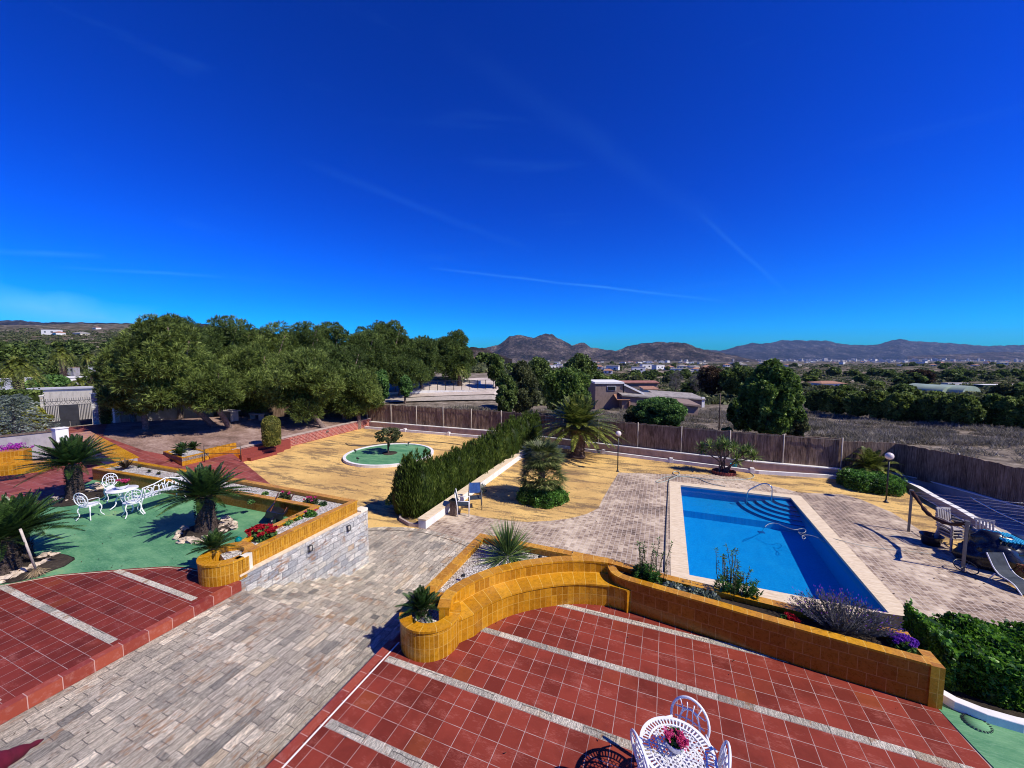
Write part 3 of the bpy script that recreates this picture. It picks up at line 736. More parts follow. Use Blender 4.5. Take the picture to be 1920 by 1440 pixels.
FR = [P2(1575, 880, -1.15), P2(1655, 884, -1.2), P2(1737, 900, -1.2), P2(1767, 909, -1.2), P2(1842, 930, -1.2), P2(1920, 952, -1.2), P2(2060, 1010, -1.2)]
ring_slab('dry_lawn', [(-24, 26.5), (-23, 12.6), (-16.8, 11.6), (-9.0, 8.3), (-8, 7.6), (10.5, 7.0), (13, 10), (12.9, 22.5), (9.5, 23.6), (4.7, 24.6), (-2.9, 26.0), (-12, 27.1), (-23.9, 27.3)], hole2, ZP-.3, ZP, M['dry_turf'])
# ================================================================ swimming pool
pool = thing('swimming_pool', 'rectangular blue swimming pool with corner steps beside the worn tile deck', 'pool', (PX0, PY0, ZP))
b = MB(); zf = ZP-1.25
def quad(mb, a, b_, c, d): mb.add([a, b_, c, d], [(0, 1, 2, 3)])
x0, x1, y0, y1 = PX0, PX1, PY0, PY1
zt = ZP+.0; zs = ZP-.50; zd = ZP-.98; yb = 17.45
zm = zs-.26
quad(b, (x0, y0, zd), (x1, y0, zd), (x1, yb, zm), (x0, yb, zm))
quad(b, (x0, yb, zm), (x1, yb, zm), (x1, yb+.03, zs), (x0, yb+.03, zs))
quad(b, (x0, yb+.03, zs), (x1, yb+.03, zs), (x1, y1, zs), (x0, y1, zs))
quad(b, (x0, y0, zd-.1), (x0, y0, zt), (x0, y1, zt), (x0, y1, zd-.1)); quad(b, (x1, y1, zd-.1), (x1, y1, zt), (x1, y0, zt), (x1, y0, zd-.1))
quad(b, (x1, y0, zd-.1), (x1, y0, zt), (x0, y0, zt), (x0, y0, zd-.1)); quad(b, (x0, y1, zd-.1), (x0, y1, zt), (x1, y1, zt), (x1, y1, zd-.1))
obj('basin', b, M['pool_mosaic'], pool, True)
m = MB()
for k in range(5):                            # quarter-round steps in the far right corner
    r = .65+.325*k; z = ZP-.155-.068*k
    pts = [(x1-.002, y1-.002)] + [(x1-.002-r*math.cos(a), y1-.002-r*math.sin(a)) for a in np.linspace(0, PI/2, 22)]
    m.prism(pts, zs-.01-.02*k, z)
obj('steps', m, M['pool_mosaic'], pool, True)
m = MB()
for k in range(5):
    r = .65+.325*k; z = ZP-.155-.068*k
    arcp = [(x1-.01-r*math.cos(a), y1-.01-r*math.sin(a)) for a in np.linspace(0.02, PI/2-.02, 22)]
    m.wall(arcp, .05, z-.02, z+.006, side=0)
obj('step_edge', m, simple('navy_mosaic', (.004, .03, .13), .4), pool, True)
w = MB(); quad(w, (x0, y0, ZP-.12), (x1, y0, ZP-.12), (x1, y1, ZP-.12), (x0, y1, ZP-.12))
obj('water_surface', w, M['water'], pool, True)
m = MB(); m.box((x0+.015, 18.1, ZP-.13), (.03, .3, .2)); obj('skimmer', m, M['white_plastic'], pool, True)
hr = thing('handrail', 'curved steel grab rail rising from the pool steps', 'handrail', P(1440, 938, ZP))
a = Vector(P(1401, 927, ZP)); c_ = Vector(P(1447, 936, ZP))
pts = [a+Vector((0, 0, -.5)), a+Vector((0, 0, .02)), a.lerp(c_, .05)+Vector((0, 0, .2)), a.lerp(c_, .3)+Vector((0, 0, .4)), a.lerp(c_, .62)+Vector((0, 0, .62)), a.lerp(c_, .85)+Vector((0, 0, .62)), c_+Vector((0, 0, .5)), c_+Vector((0, 0, .2)), c_+Vector((0, 0, -.1))]
def smooth(pts, it=2, closed=False):
    for _ in range(it):
        q = [] if closed else [pts[0]]
        n = len(pts)
        for i in range(n if closed else n-1):
            A_, B_ = Vector(pts[i]), Vector(pts[(i+1) % n]); q += [A_.lerp(B_, .25), A_.lerp(B_, .75)]
        if not closed: q.append(pts[-1])
        pts = q
    return pts
obj('rail', MB().tube(smooth(pts), .022, 8), M['steel'], hr, True)
# pool cleaner with its floating hose
pc = thing('pool_cleaner', 'small blue pool cleaner resting on the pool floor', 'pool cleaner', (2.75, 15.15, zd+.1))
pcx = P2(1427, 1006, -2.45); pc.location = (pcx[0], pcx[1], -2.52)
obj('body', MB().box((0, 0, .12), (.42, .32, .14), .2).box((0, 0, .22), (.24, .2, .08), .2), M['blue_cloth'], pc, bevel=.03)
for sx in (-.18, .18):
    for sy in (-.16, .16): obj('track', MB().box((sx, sy, .05), (.12, .05, .1), .2), M['black_plastic'], pc)
hp = [Vector((pcx[0], pcx[1], -2.3))]+[Vector(P(px, py, ZP-.10)) for px, py in ((1432, 990), (1440, 982), (1455, 980), (1472, 988), (1490, 994), (1505, 990), (1513, 995), (1505, 1001), (1495, 996), (1502, 1003), (1512, 1008), (1505, 1012), (1503, 1003), (1520, 1003), (1538, 1010), (1550, 1018), (1540, 1014), (1534, 1008), (1548, 1006))]+[Vector(P(px, py, ZP+.03)) for px, py in ((1560, 1009), (1590, 1017), (1630, 1026), (1690, 1032), (1740, 1037), (1800, 1053))]
tag(obj('pool_hose', MB().tube(smooth(hp, 2), .008, 6), M['hose']), 'pale vacuum hose floating on the pool and trailing across the right-hand deck', 'hose')
gh = [Vector(P(px, py, ZP+.025)) for px, py in ((1380, 870), (1395, 880), (1416, 891), (1410, 897), (1385, 900), (1340, 900), (1300, 895), (1268, 893), (1250, 893), (1232, 901), (1229, 904), (1240, 905), (1262, 897), (1276, 889), (1272, 884), (1262, 884), (1262, 889), (1275, 893), (1290, 893), (1310, 897), (1330, 907), (1360, 912))]
tag(obj('garden_hose', MB().tube(smooth(gh, 2), .018, 6), M['hose']), 'pale green garden hose looped behind the pool towards the spiky tree', 'hose')
gh = [Vector(P(px, py, ZP+.03)) for px, py in ((1262, 893), (1256, 896), (1253, 902), (1252, 930), (1249, 980), (1247, 1030), (1246, 1072))]
tag(obj('garden_hose', MB().tube(smooth(gh, 2), .016, 6), M['dark_hose']), 'dark hose lying straight along the left side of the pool', 'hose')
gh = [Vector(P(px, py, ZP+.03)) for px, py in ((648, 831), (655, 836), (690, 835), (730, 830), (770, 828), (810, 828), (845, 831), (875, 836))]
tag(obj('garden_hose', MB().tube(smooth(gh, 2), .02, 6), M['dark_hose']), 'dark hose curving behind the green round island', 'hose')
# ================================================================ tiled planter and bench on the right terrace
pl = thing('tiled_planter', 'ochre glazed planter with curved bench, long low wall and round end pot', 'planter', (-3.4, 5.0, 0))
RC = (-3.40, 5.02)
def circ(c, r, a0, a1, n): return [(c[0]+r*math.cos(R(a0+(a1-a0)*k/n)), c[1]+r*math.sin(R(a0+(a1-a0)*k/n))) for k in range(n+1)]
rc_o = circ(RC, .39, 20, 380, 40)
m = MB(); m.wall(rc_o, .16, 0, .46, side=0); obj('round_pot', m, M['ochre_slim'], pl, True)
m = MB(); m.wall(rc_o, .19, .462, .495, side=0); obj('pot_rim', m, M['ochre_cap'], pl, True)
m = MB(); m.prism(circ(RC, .35, 0, 348, 30), .0, .40); obj('pot_gravel', m, M['white_gravel'], pl, True)
back = [(-3.06, 5.02), (-3.17, 5.3), (-3.10, 5.62), (-2.93, 5.95), (-2.72, 6.25), (-2.45, 6.52), (-2.1, 6.80), (-1.75, 7.02), (-1.4, 7.17), (-1.1, 7.25), (-.93, 7.27)]
back = [tuple(p) for p in smooth([Vector((*p, 0)) for p in back], 1)]
m = MB(); m.wall(back, .16, 0, .60, side=1); obj('bench_back', m, M['ochre_tile'], pl, True)
m = MB(); m.wall(back, .19, .602, .635, side=.9); obj('bench_coping', m, M['ochre_cap'], pl, True)
# seat: between the back and an offset front
def offset(path, d):
    pts = [Vector(p[:2]) for p in path]; out = []
    for i, p in enumerate(pts):
        a = pts[max(0, i-1)]; b_ = pts[min(len(pts)-1, i+1)]; t = (b_-a).normalized(); out.append((p.x-t.y*d, p.y+t.x*d))
    return out
seatf = [(-3.02, 5.00)] + offset(back, -.37)[3:-4] + [(-1.2, 6.84), (-.85, 6.92), (-.5, 6.89)]
seatb = back[1:]+[(-.6, 7.0)]
m = MB(); m.wall(seatf, .10, 0, .375, side=1); obj('seat_front', m, M['ochre_tile'], pl, True)
m = MB(); nF = 40
def resample(p, n):
    p = [Vector(q[:2]) for q in p]; L = [0]
    for i in range(1, len(p)): L.append(L[-1]+(p[i]-p[i-1]).length)
    out = []
    for k in range(n+1):
        t = L[-1]*k/n; i = 1
        while i < len(L)-1 and L[i] < t: i += 1
        f = (t-L[i-1])/max(1e-6, L[i]-L[i-1]); out.append(p[i-1].lerp(p[i], f))
    return out
f_ = resample(offset(seatf, -.015), nF); b_ = resample(seatb, nF); Ls = 0
for k in range(nF):
    i0 = len(m.v)
    m.v += [(f_[k].x, f_[k].y, .378), (f_[k+1].x, f_[k+1].y, .378), (b_[k+1].x, b_[k+1].y, .40), (b_[k].x, b_[k].y, .40),
            (f_[k].x, f_[k].y, .408), (f_[k+1].x, f_[k+1].y, .408), (b_[k+1].x, b_[k+1].y, .415), (b_[k].x, b_[k].y, .415)]
    l = (f_[k+1]-f_[k]).length
    m.face([i0+4, i0+5, i0+6, i0+7], [(Ls, 0), (Ls+l, 0), (Ls+l, .4), (Ls, .4)])
    m.face([i0, i0+1, i0+5, i0+4], [(Ls, 0), (Ls+l, 0), (Ls+l, .03), (Ls, .03)])
    Ls += l
obj('bench_seat', m, M['ochre_cap'], pl, True)
m = MB(); m.wall([(-.5, 6.88), (-.62, 7.0)], .1, 0, .40); obj('bench_end', m, M['ochre_tile'], pl, True)
front = [(-.93, 7.27), (-.88, 7.14), (-.80, 7.02), (-.66, 6.94), (-.46, 6.90), (.11, 6.82), (.8, 6.73), (1.53, 6.62), (2.52, 6.50), (3.30, 6.42)]
frs = [tuple(p) for p in smooth([Vector((*p, 0)) for p in front], 1)]
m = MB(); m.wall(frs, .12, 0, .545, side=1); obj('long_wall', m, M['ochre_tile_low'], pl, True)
m = MB(); m.wall(offset(frs, -.012), .15, .547, .578, side=1); obj('wall_coping', m, M['ochre_cap'], pl, True)
m = MB(); m.wall([(3.36, 6.40), (3.36, 6.72)], .14, 0, .57); obj('end_pillar', m, M['ochre_tile'], pl, True)
m = MB(); m.box((3.455, 6.62, .42), (.03, .1, .16)); obj('socket_box', m, M['white_plastic'], pl, True)
backw = [(-3.78, 5.36), (-3.80, 7.62), (-1.0, 7.60), (.2, 7.40), (1.6, 7.28), (3.38, 7.12)]
m = MB(); m.wall(backw, .13, -1.5, .50, side=-1); obj('outer_wall', m, M['ochre_tile'], pl, True)
m = MB(); m.wall(backw, .17, .502, .54, side=-.8); obj('outer_coping', m, M['ochre_cap'], pl, True)
m = MB(); m.prism([(-3.68, 5.45), (-3.3, 5.5), (-3.18, 5.8), (-2.95, 6.15), (-2.55, 6.62), (-2.1, 6.95), (-1.5, 7.27), (-1.0, 7.38), (-1.0, 7.5), (-3.68, 7.52)], 0, .40)
obj('gravel_bed', m, M['white_gravel'], pl, True)
m = MB(); m.prism([(-.98, 7.38), (-.75, 7.1), (.1, 6.93), (1.5, 6.72), (3.3, 6.53), (3.3, 7.05), (.2, 7.32), (-.98, 7.5)], 0, .44)
obj('soil_bed', m, M['dark_soil'], pl, True)
# ================================================================ left planter above the stone wall
lp = thing('tiled_planter', 'L-shaped ochre tiled planter with round end above the stone clad wall', 'planter', (-8.4, 5.0, 0))
outer = [(-8.02, 5.3), (-8.02, 8.32), (-12, 8.36), (-19.3, 8.30), (-19.35, 7.25)]
m = MB(); m.wall(outer, .13, .10, .42, side=1); obj('outer_wall', m, M['ochre_slim'], lp, True)
m = MB(); m.wall(outer, .17, .422, .455, side=.8); obj('outer_coping', m, M['ochre_cap'], lp, True)
inner = [(-8.62, 5.35), (-8.78, 5.8), (-8.86, 7.55), (-12, 7.5), (-19.25, 7.22)]
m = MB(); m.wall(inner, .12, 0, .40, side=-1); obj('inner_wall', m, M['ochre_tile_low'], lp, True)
m = MB(); m.wall(inner, .16, .402, .435, side=-.8); obj('inner_coping', m, M['ochre_cap'], lp, True)
LC = (-8.40, 5.05)
m = MB(); m.wall(circ(LC, .40, 0, 360, 40), .16, 0, .41, side=0); 
m2 = MB(); m2.wall(circ(LC, .40, -335, 5, 34), .19, .412, .45, side=0)
obj('round_pot', m, M['ochre_slim'], lp, True); obj('pot_rim', m2, M['ochre_cap'], lp, True)
m = MB(); m.box((-7.995, 5.12, .22), (.10, .30, .46)); obj('worn_corner', m, M['cream_plaster'], lp, True)
m = MB(); m.prism([(-8.1, 4.9), (-8.1, 8.25), (-19.2, 8.22), (-19.2, 7.3), (-12, 7.58), (-8.72, 7.62), (-8.7, 5.1)], -.5, .34); obj('gravel_bed', m, M['white_gravel'], lp, True)
# stone clad retaining wall with two lanterns
cw = thing('stone_clad_wall', 'grey stone clad retaining wall beside the stair', 'wall', (-8, 6.5, -.2))
m = MB(); m.wall([(-7.93, 4.98), (-7.93, 8.62)], .22, -1.55, .07, side=1); obj('cladding', m, M['stone_clad'], cw, True)
m = MB(); m.wall([(-7.91, 4.98), (-7.91, 8.34)], .10, .072, .115, side=1); obj('ledge', m, M['coping'], cw, True)
m = MB(); m.box((-8.05, 8.49, .11), (.26, .27, .08)); obj('end_cap', m, M['cream_plaster'], cw, True)
for (px, py, t_) in ((580, 1028, 'nearest the round pot'), (652, 990, 'near the far end')):
    d = ray(px, py); t = (-7.92)/d[0]; y_, z_ = d[1]*t, CZ+d[2]*t
    lt = thing('wall_light', 'small dark wall lantern on the stone clad wall, '+t_, 'wall light', (-7.91, y_, z_))
    obj('frame', MB().box((.02, 0, .07), (.05, .10, .012)).box((.02, 0, -.07), (.05, .10, .012)).box((.04, .045, 0), (.012, .012, .14)).box((.04, -.045, 0), (.012, .012, .14)), M['black_metal'], lt)
    obj('glass', MB().lathe([(.024, -.06), (.028, 0), (.024, .06)], (.02, 0, 0), 10), M['white_plastic'], lt)
# retaining sides of the terraces
m = MB(); m.wall([(-8.03, 8.34), (-20, 8.34)], .1, -2, .1, side=0); tag(obj('retaining_wall', m, M['pink_plaster']), 'plain rendered retaining wall behind the L-shaped planter', 'wall')
# bottom right kerb
kb = [P2(1752, 1296, .1), P2(1790, 1318, .1), P2(1850, 1342, .1), P2(1920, 1362, .1), P2(2100, 1400, .1)]
tag(obj('white_kerb', MB().wall(kb, .12, -.3, .12, side=1), M['white_plaster'], bevel=.01), 'white kerb at the foot of the clipped green hedge', 'kerb')
hb = thing('planting_bed', 'earth bed under the clipped green hedge', 'flower bed', (4.5, 7, -.2))
m = MB(); m.prism([(3.45, 6.75), (9, 6.3), (9.2, 9.3), (3.5, 8.6)], -1.6, -.05); obj('soil', m, M['dark_soil'], hb, True)
mc = P(1832, 1357, .012)
mh = thing('manhole_cover', 'round drain cover set in the green court at the bottom right', 'drain cover', mc)
m = MB(); m.lathe([(.13, -.02), (.13, .006), (.0, .006)], n=28); obj('cover', m, M['green_paint'], mh)
m = MB()
for k in range(24):
    a = 2*PI*k/24; m.box((.12*math.cos(a), .12*math.sin(a), .008), (.022, .014, .006), a)
obj('slot_ring', m, M['black_metal'], mh)
# ================================================================ green round island
ic = Vector(P2(728, 852, ZP)); pR = P2(815, 853, ZP); 
isl = thing('lawn_island', 'round green painted island with white rim in the yellow lawn', 'island', (ic.x-.15, ic.y, ZP))
ri = 2.58
isl.location = (-15.25, 18.55, ZP)
m = MB(); m.lathe([(ri+.0, 0), (ri, .14), (ri-.16, .14), (ri-.16, .0)], n=72, smooth=False); obj('rim', m, M['white_plaster'], isl)
m = MB(); m.lathe([(ri-.15, 0), (ri-.15, .10), (.45, .13), (.0, .13)], n=64, smooth=False); obj('painted_top', m, M['green_paint'], isl)
m = MB(); m.lathe([(.45, .1), (.42, .16), (0, .15)], n=20, wob=.1); obj('earth_hole', m, M['dark_soil'], isl)
for k, a in enumerate((20, 95, 200, 255, 330)):
    sx, sy = isl.location.x+(ri-.5)*math.cos(R(a)), isl.location.y+(ri-.5)*math.sin(R(a))
    sp_ = thing('spotlight', 'small dark garden spotlight on the rim of the green island', 'spotlight', (sx, sy, ZP+.12), R(a), 'spotlights round the green island')
    obj('stake', MB().tube([(0, 0, 0), (0, 0, .12)], .015, 6), M['black_metal'], sp_); obj('lamp_head', MB().tube([(-.07, 0, .12), (.06, 0, .2)], [.035, .055], 8), M['black_metal'], sp_)
# ================================================================ low walls and kerbs
m = MB(); hw = thing('hedge_wall', 'long low white wall with cream coping along the cypress hedge', 'wall', (-7.7, 11, ZP))
m.wall([(-7.62, 11.05), (-7.72, 24.8)], .30, ZP, ZP+.30, side=1); obj('wall_body', m, M['white_plaster'], hw, True)
m = MB(); m.wall([(-7.60, 11.03), (-7.70, 24.8)], .34, ZP+.302, ZP+.35, side=1); obj('coping', m, M['coping'], hw, True)
m = MB(); m.wall([(-9.3, 11.9), (-8.9, 11.3), (-8.3, 11.05), (-7.95, 11.1)], .07, ZP, ZP+.12); obj('bed_edge', m, M['pink_plaster'], hw, True)
rb = thing('brick_retaining_wall', 'stepped red brick retaining wall between the pine ground and the yellow lawn', 'wall', (-22.9, 14.2, ZP))
m = MB(); m.wall([(-22.6, 14.2), (-22.75, 18), (-22.9, 26.7)], .3, ZP, -.86, side=1); obj('wall_body', m, M['red_brick'], rb, True)
m = MB(); m.wall([(-22.56, 14.2), (-22.71, 18), (-22.86, 26.7)], .38, -.858, -.81, side=1); obj('coping', m, M['pink_plaster'], rb, True)
m = MB()
for k in range(3): m.box((-22.45+.3*k, 14.6-.2*k+1.2, ZP+.29-.1*k), (.32, 3.6-1.0*k, .58-.2*k))
obj('steps', m, M['red_brick'], rb, True)
fc = thing('low_white_kerb', 'long white kerb in front of the brushwood fence', 'kerb', (0, 24, ZP))
kpts = [(p[0], p[1]-1.0) for p in FB[:4]]+[(8.0, 22.75)]
m = MB(); m.wall([(kpts[0][0]+.6, kpts[0][1]), *kpts[1:4], (8.0, 23.1)], .14, ZP, ZP+.17); obj('kerb_body', m, M['white_plaster'], fc, True)
m = MB()
for q in resample([(kpts[0][0]+.6, kpts[0][1]), *kpts[1:4], (8.0, 23.1)], 8)[1:-1]: m.box((q[0], q[1], ZP+.13), (.18, .2, .26))
obj('kerb_block', m, M['white_plaster'], fc, True)
bw = thing('boundary_wall', 'low pinkish boundary wall carrying the brushwood fence', 'wall', (0, 26, ZP))
m = MB(); m.wall([(p[0], p[1]-.12) for p in FB], .2, -2.4, -1.12); obj('wall_body', m, M['pink_plaster'], bw, True)
m = MB(); m.wall([(p[0], p[1]-.14) for p in FB], .24, -1.118, -1.07); obj('coping', m, M['white_plaster'], bw, True)
FRw = [(p[0]-.05, p[1]-.1) for p in FR]
m = MB(); m.wall(FRw, .2, -2.4, -1.17); obj('side_wall', m, M['grey_plaster'], bw, True)
m = MB(); m.wall(FRw, .25, -1.168, -1.13); obj('side_coping', m, M['white_plaster'], bw, True)
cwp = [P2(*q, -1.2) for q in ((1668, 893), (1700, 902), (1724, 914), (1755, 932), (1800, 955), (1850, 985), (1920, 1030), (1990, 1080))]
cvw = thing('curved_garden_wall', 'curved grey garden wall with pale top behind the loungers', 'wall', (cwp[0][0], cwp[0][1], ZP))
m = MB(); m.wall(cwp, .2, ZP, -1.2, side=0); obj('wall_body', m, M['grey_plaster'], cvw, True)
m = MB(); m.wall(cwp, .21, -1.198, -1.18, side=0); obj('coping', m, M['white_plaster'], cvw, True)
slab('side_path', cwp+[(p[0]-.1, p[1]-.2) for p in FR[::-1][1:5]], ZP-.1, ZP+.01, M['concrete'])
# ================================================================ fences
def posts(m, path, sp, z0, h, r):
    pts = resample(path, max(1, int(sum((Vector(path[i+1])-Vector(path[i])).length for i in range(len(path)-1))/sp)))
    out = []
    for p in pts: m.tube([(p.x, p.y, z0), (p.x, p.y, z0+h)], r, 6); out.append(p)
    return out
def brush_fence(name, label, path, sp, z0, h, side=-.05):
    f = thing(name, label, 'fence', (path[0][0], path[0][1], z0))
    L = sum((Vector(path[i+1])-Vector(path[i])).length for i in range(len(path)-1))
    n = max(2, int(L/sp)); pts = resample(path, n)
    for i in range(n):
        a, b_ = pts[i], pts[i+1]; k = max(3, int((b_-a).length/.14)); m = MB()
        sub = [a.lerp(b_, j/k) for j in range(k+1)]; hs_ = [z0+h+random.uniform(-.03, .035) for _ in sub]
        jit = [(p.x+random.uniform(-.012, .012), p.y+random.uniform(-.012, .012)) for p in sub]
        m.wall(jit, .04, z0-.05, hs_)
        obj('brush_panel', m, M['brushwood'], f, True)
    nr = Vector((-(pts[1]-pts[0]).y, (pts[1]-pts[0]).x)).normalized()*side
    for p in pts:
        m = MB().tube([(p.x+nr.x, p.y+nr.y, z0-.3), (p.x+nr.x, p.y+nr.y, z0+h+.07)], .032, 6)
        obj('post', m, M['concrete'], f, True)
    m = MB(); m.tube([(p.x+nr.x*.8, p.y+nr.y*.8, z0+h-.05) for p in pts], .008, 4); obj('wire', m, M['grey_metal'], f, True)
brush_fence('brushwood_fence', 'long brown brushwood fence with concrete posts behind the pool garden', FB, 2.35, -1.12, 1.5, -.07)
brush_fence('brushwood_fence', 'dark brown brushwood fence running down the right edge of the garden', FR, 2.3, -1.17, 1.45, .07)
lf = [fcorner, P2(560, 782, -.9), P2(480, 780, -.7), P2(400, 782, -.5)]
brush_fence('brushwood_fence', 'shaded brushwood fence behind the pine trunks', lf, 2.5, -1.0, 1.75, -.07)
def picket(path, z0, h, sp, mat, name, label):
    f = thing(name, label, 'fence', (path[0][0], path[0][1], z0))
    pts = resample(path, int(sum((Vector(path[i+1])-Vector(path[i])).length for i in range(len(path)-1))/sp)); m = MB()
    for p in pts: m.box((p.x, p.y, z0+h/2), (.02, .02, h))
    obj('pickets', m, mat, f, True); m = MB()
    for z in (z0+.12, z0+h-.1): m.tube([(p.x, p.y, z) for p in pts[::4]+[pts[-1]]], .018, 4)
    obj('rails', m, mat, f, True); return f
lg = [P2(400, 782, -.5), P2(300, 787, -.3), P2(225, 793, -.15)]
wl = thing('low_roadside_wall', 'low white dappled wall under the dark pines beside the gate', 'wall', (lg[1][0], lg[1][1], -.3))
m = MB(); m.wall([(p[0], p[1]) for p in lg], .2, -1.2, .75); obj('wall_body', m, M['concrete'], wl, True)
picket(lg, .75, 1.3, .16, M['white_metal'], 'picket_railing', 'white picket railing on the low wall under the pines')
# ================================================================ lamps
def globe_lamp(label, px, py, hgt):
    p = P(px, py, ZP); t = thing('garden_lamp', label, 'lamp', p)
    obj('base', MB().lathe([(.09, 0), (.09, .02), (.05, .05), (.035, .12)], n=14), M['black_metal'], t)
    obj('pole', MB().tube([(0, 0, .1), (0, 0, hgt-.16)], .028, 8), M['black_metal'], t)
    obj('collar', MB().lathe([(.05, hgt-.2), (.07, hgt-.15), (.06, hgt-.11)], n=12), M['black_metal'], t)
    r = .145; obj('globe', MB().lathe([(r*math.sin(a)+.001, hgt-r*math.cos(a)) for a in np.linspace(0, PI, 16)], n=22), M['globe'], t)
globe_lamp('globe lamp at the corner of the worn tile deck near the date palm', 1158, 884, 1.98)
globe_lamp('globe lamp beside the round bush with the small palm', 1661, 942, 1.93)
# ================================================================ cast furniture
def ring(m, c, rx, rz, r, n=26, tilt=0.0, y0=0.0, closed=True):
    pts = []
    for k in range(n):
        a = 2*PI*k/n; z = c[2]+rz*math.sin(a); pts.append((c[0]+rx*math.cos(a), c[1]-(z-y0)*tilt, z))
    m.tube(pts, r, 6, closed=True)
def lace(m, R0, z, step, r=.009):
    k = int(R0/step)+1; rows = []
    for i in range(-k, k+1):
        for j in range(-k, k+1):
            x = (i+.5*(j % 2))*step; y = j*step*.87
            if math.hypot(x, y) < R0-.4*step: rows.append((x, y))
    for (x, y) in rows:
        q = 7; b = len(m.v); a0 = random.random()
        for a in range(q):
            an = 2*PI*a/q+a0
            for rr in (step*.38, step*.58): m.v.append((x+rr*math.cos(an), y+rr*math.sin(an), z))
        for a in range(q):
            c = (a+1) % q; m.face([b+2*a, b+2*a+1, b+2*c+1, b+2*c])
def chair(name, label, loc, rz, group=None, detail=True):
    t = thing(name, label, 'chair', loc, rz, group)
    m = MB(); ring(m, (0, -.20, .68), .19, .22, .014, 28, .18, .45); obj('back_frame', m, M['white_metal'], t)
    m = MB(); ring(m, (0, -.20, .64), .10, .15, .010, 20, .18, .45)
    for a in (-.09, -.03, .03, .09): m.tube([(a, -.20, .50), (a*1.3, -.22, .62), (a*.8, -.245, .78), (a*1.2, -.26, .86)], .007, 5)
    for z in (.56, .66, .76): m.tube([(-.15, -.2-(z-.45)*.18, z), (0, -.205-(z-.45)*.18, z+.03), (.15, -.2-(z-.45)*.18, z)], .007, 5)
    obj('back_scroll', m, M['white_metal'], t)
    m = MB(); m.lathe([(.205, .435), (.215, .445), (.205, .455), (.185, .455), (.185, .44)], n=26, smooth=False, cap=False)
    if detail: lace(m, .19, .447, .05)
    else: m.lathe([(.19, .44), (.19, .452)], n=20)
    obj('seat', m, M['white_metal'], t)
    m = MB(); m.lathe([(.19, .40), (.2, .41), (.2, .435), (.19, .435)], n=24, smooth=False, cap=False); obj('apron', m, M['white_metal'], t)
    for sx in (-1, 1):
        for sy in (-1, 1):
            obj('leg', MB().tube(smooth([Vector((sx*.14, sy*.14, .43)), Vector((sx*.19, sy*.19, .30)), Vector((sx*.14, sy*.15, .14)), Vector((sx*.21, sy*.22, .015))], 1), [.02, .02, .016, .014, .013, .016][:6], 6), M['white_metal'], t)
    for sx in (-1, 1):
        obj('arm', MB().tube(smooth([Vector((sx*.17, -.2, .66)), Vector((sx*.25, -.08, .67)), Vector((sx*.24, .08, .62)), Vector((sx*.18, .1, .45))], 1), .011, 6), M['white_metal'], t)
    return t
def table(name, label, loc, Rr_, h, detail=True):
    t = thing(name, label, 'table', loc)
    m = MB(); m.lathe([(Rr_-.015, h-.03), (Rr_, h-.02), (Rr_, h), (Rr_-.03, h), (Rr_-.03, h-.02)], n=56, smooth=False, cap=False)
    if detail:
        m.lathe([(Rr_*.76, h-.015), (Rr_*.76, h), (Rr_*.72, h), (Rr_*.72, h-.015)], n=48, smooth=False, cap=False)
        n = 56
        for k in range(n):
            a = 2*PI*k/n; rm = Rr_*.86; m.box((rm*math.cos(a), rm*math.sin(a), h-.006), (Rr_*.22, Rr_*.036, .006), a)
        lace(m, Rr_*.74, h-.004, .040)
        for k in range(6): m.bar((0, 0, h-.02), (Rr_*.9*math.cos(k*PI/3), Rr_*.9*math.sin(k*PI/3), h-.02), .009)
    else:
        m.lathe([(Rr_-.02, h-.02), (Rr_-.02, h-.004), (0, h-.004)], n=40, cap=False)
    obj('table_top', m, M['white_metal'], t)
    m = MB(); m.lathe([(.03, .2), (.045, .28), (.025, .4), (.04, .55), (.08, h-.03)], n=12); obj('column', m, M['white_metal'], t)
    for k in range(3):
        a = 2*PI*k/3+.4; c, s = math.cos(a), math.sin(a)
        obj('leg', MB().tube(smooth([Vector((.02*c, .02*s, .36)), Vector((.16*c, .16*s, .30)), Vector((.15*c, .15*s, .12)), Vector((.30*c, .30*s, .015))], 1), .017, 6), M['white_metal'], t)
    return t
def face_to(a, b): return math.atan2(b[1]-a[1], b[0]-a[0])-PI/2
def flowers(L, c, rad, n, size, flat=.5):
    pts = np.array(c)+rng.normal(size=(n, 3))*np.array([rad, rad, rad*flat])*.6
    for k in range(5):
        d = rdir(n, .3); L.add(pts, pts+d*size, perp(d)*size*.35, .6)
def leafball(L, c, r, n, size, aspect=.45):
    d = unit(rng.normal(size=(n, 3))); d[:, 2] = np.abs(d[:, 2])*.9
    rad = rng.random((n, 1))**.4
    leafcloud(L, np.array(c)+d*rad*np.array(r), d, size, aspect)
T1 = P(1270, 1406, .7)[:2]
table('bistro_table', 'white lace-pattern cast iron bistro table on the red terrace at the bottom of the picture', (*T1, .004), .355, .70)
for (px, py, lab) in ((1292, 1358, 'white cast iron chair behind the bistro table on the red terrace'), (1205, 1424, 'white cast iron chair seen edge on at the left of the bistro table'), (1352, 1444, 'white cast iron chair at the right of the bistro table, cut by the picture edge')):
    q = P(px, py, .66); d = Vector((T1[0]-q[0], T1[1]-q[1])).normalized()
    loc = (q[0]+d.x*.22, q[1]+d.y*.22, .004)
    chair('bistro_chair', lab, loc, face_to(loc, T1), 'chairs at the bistro table')
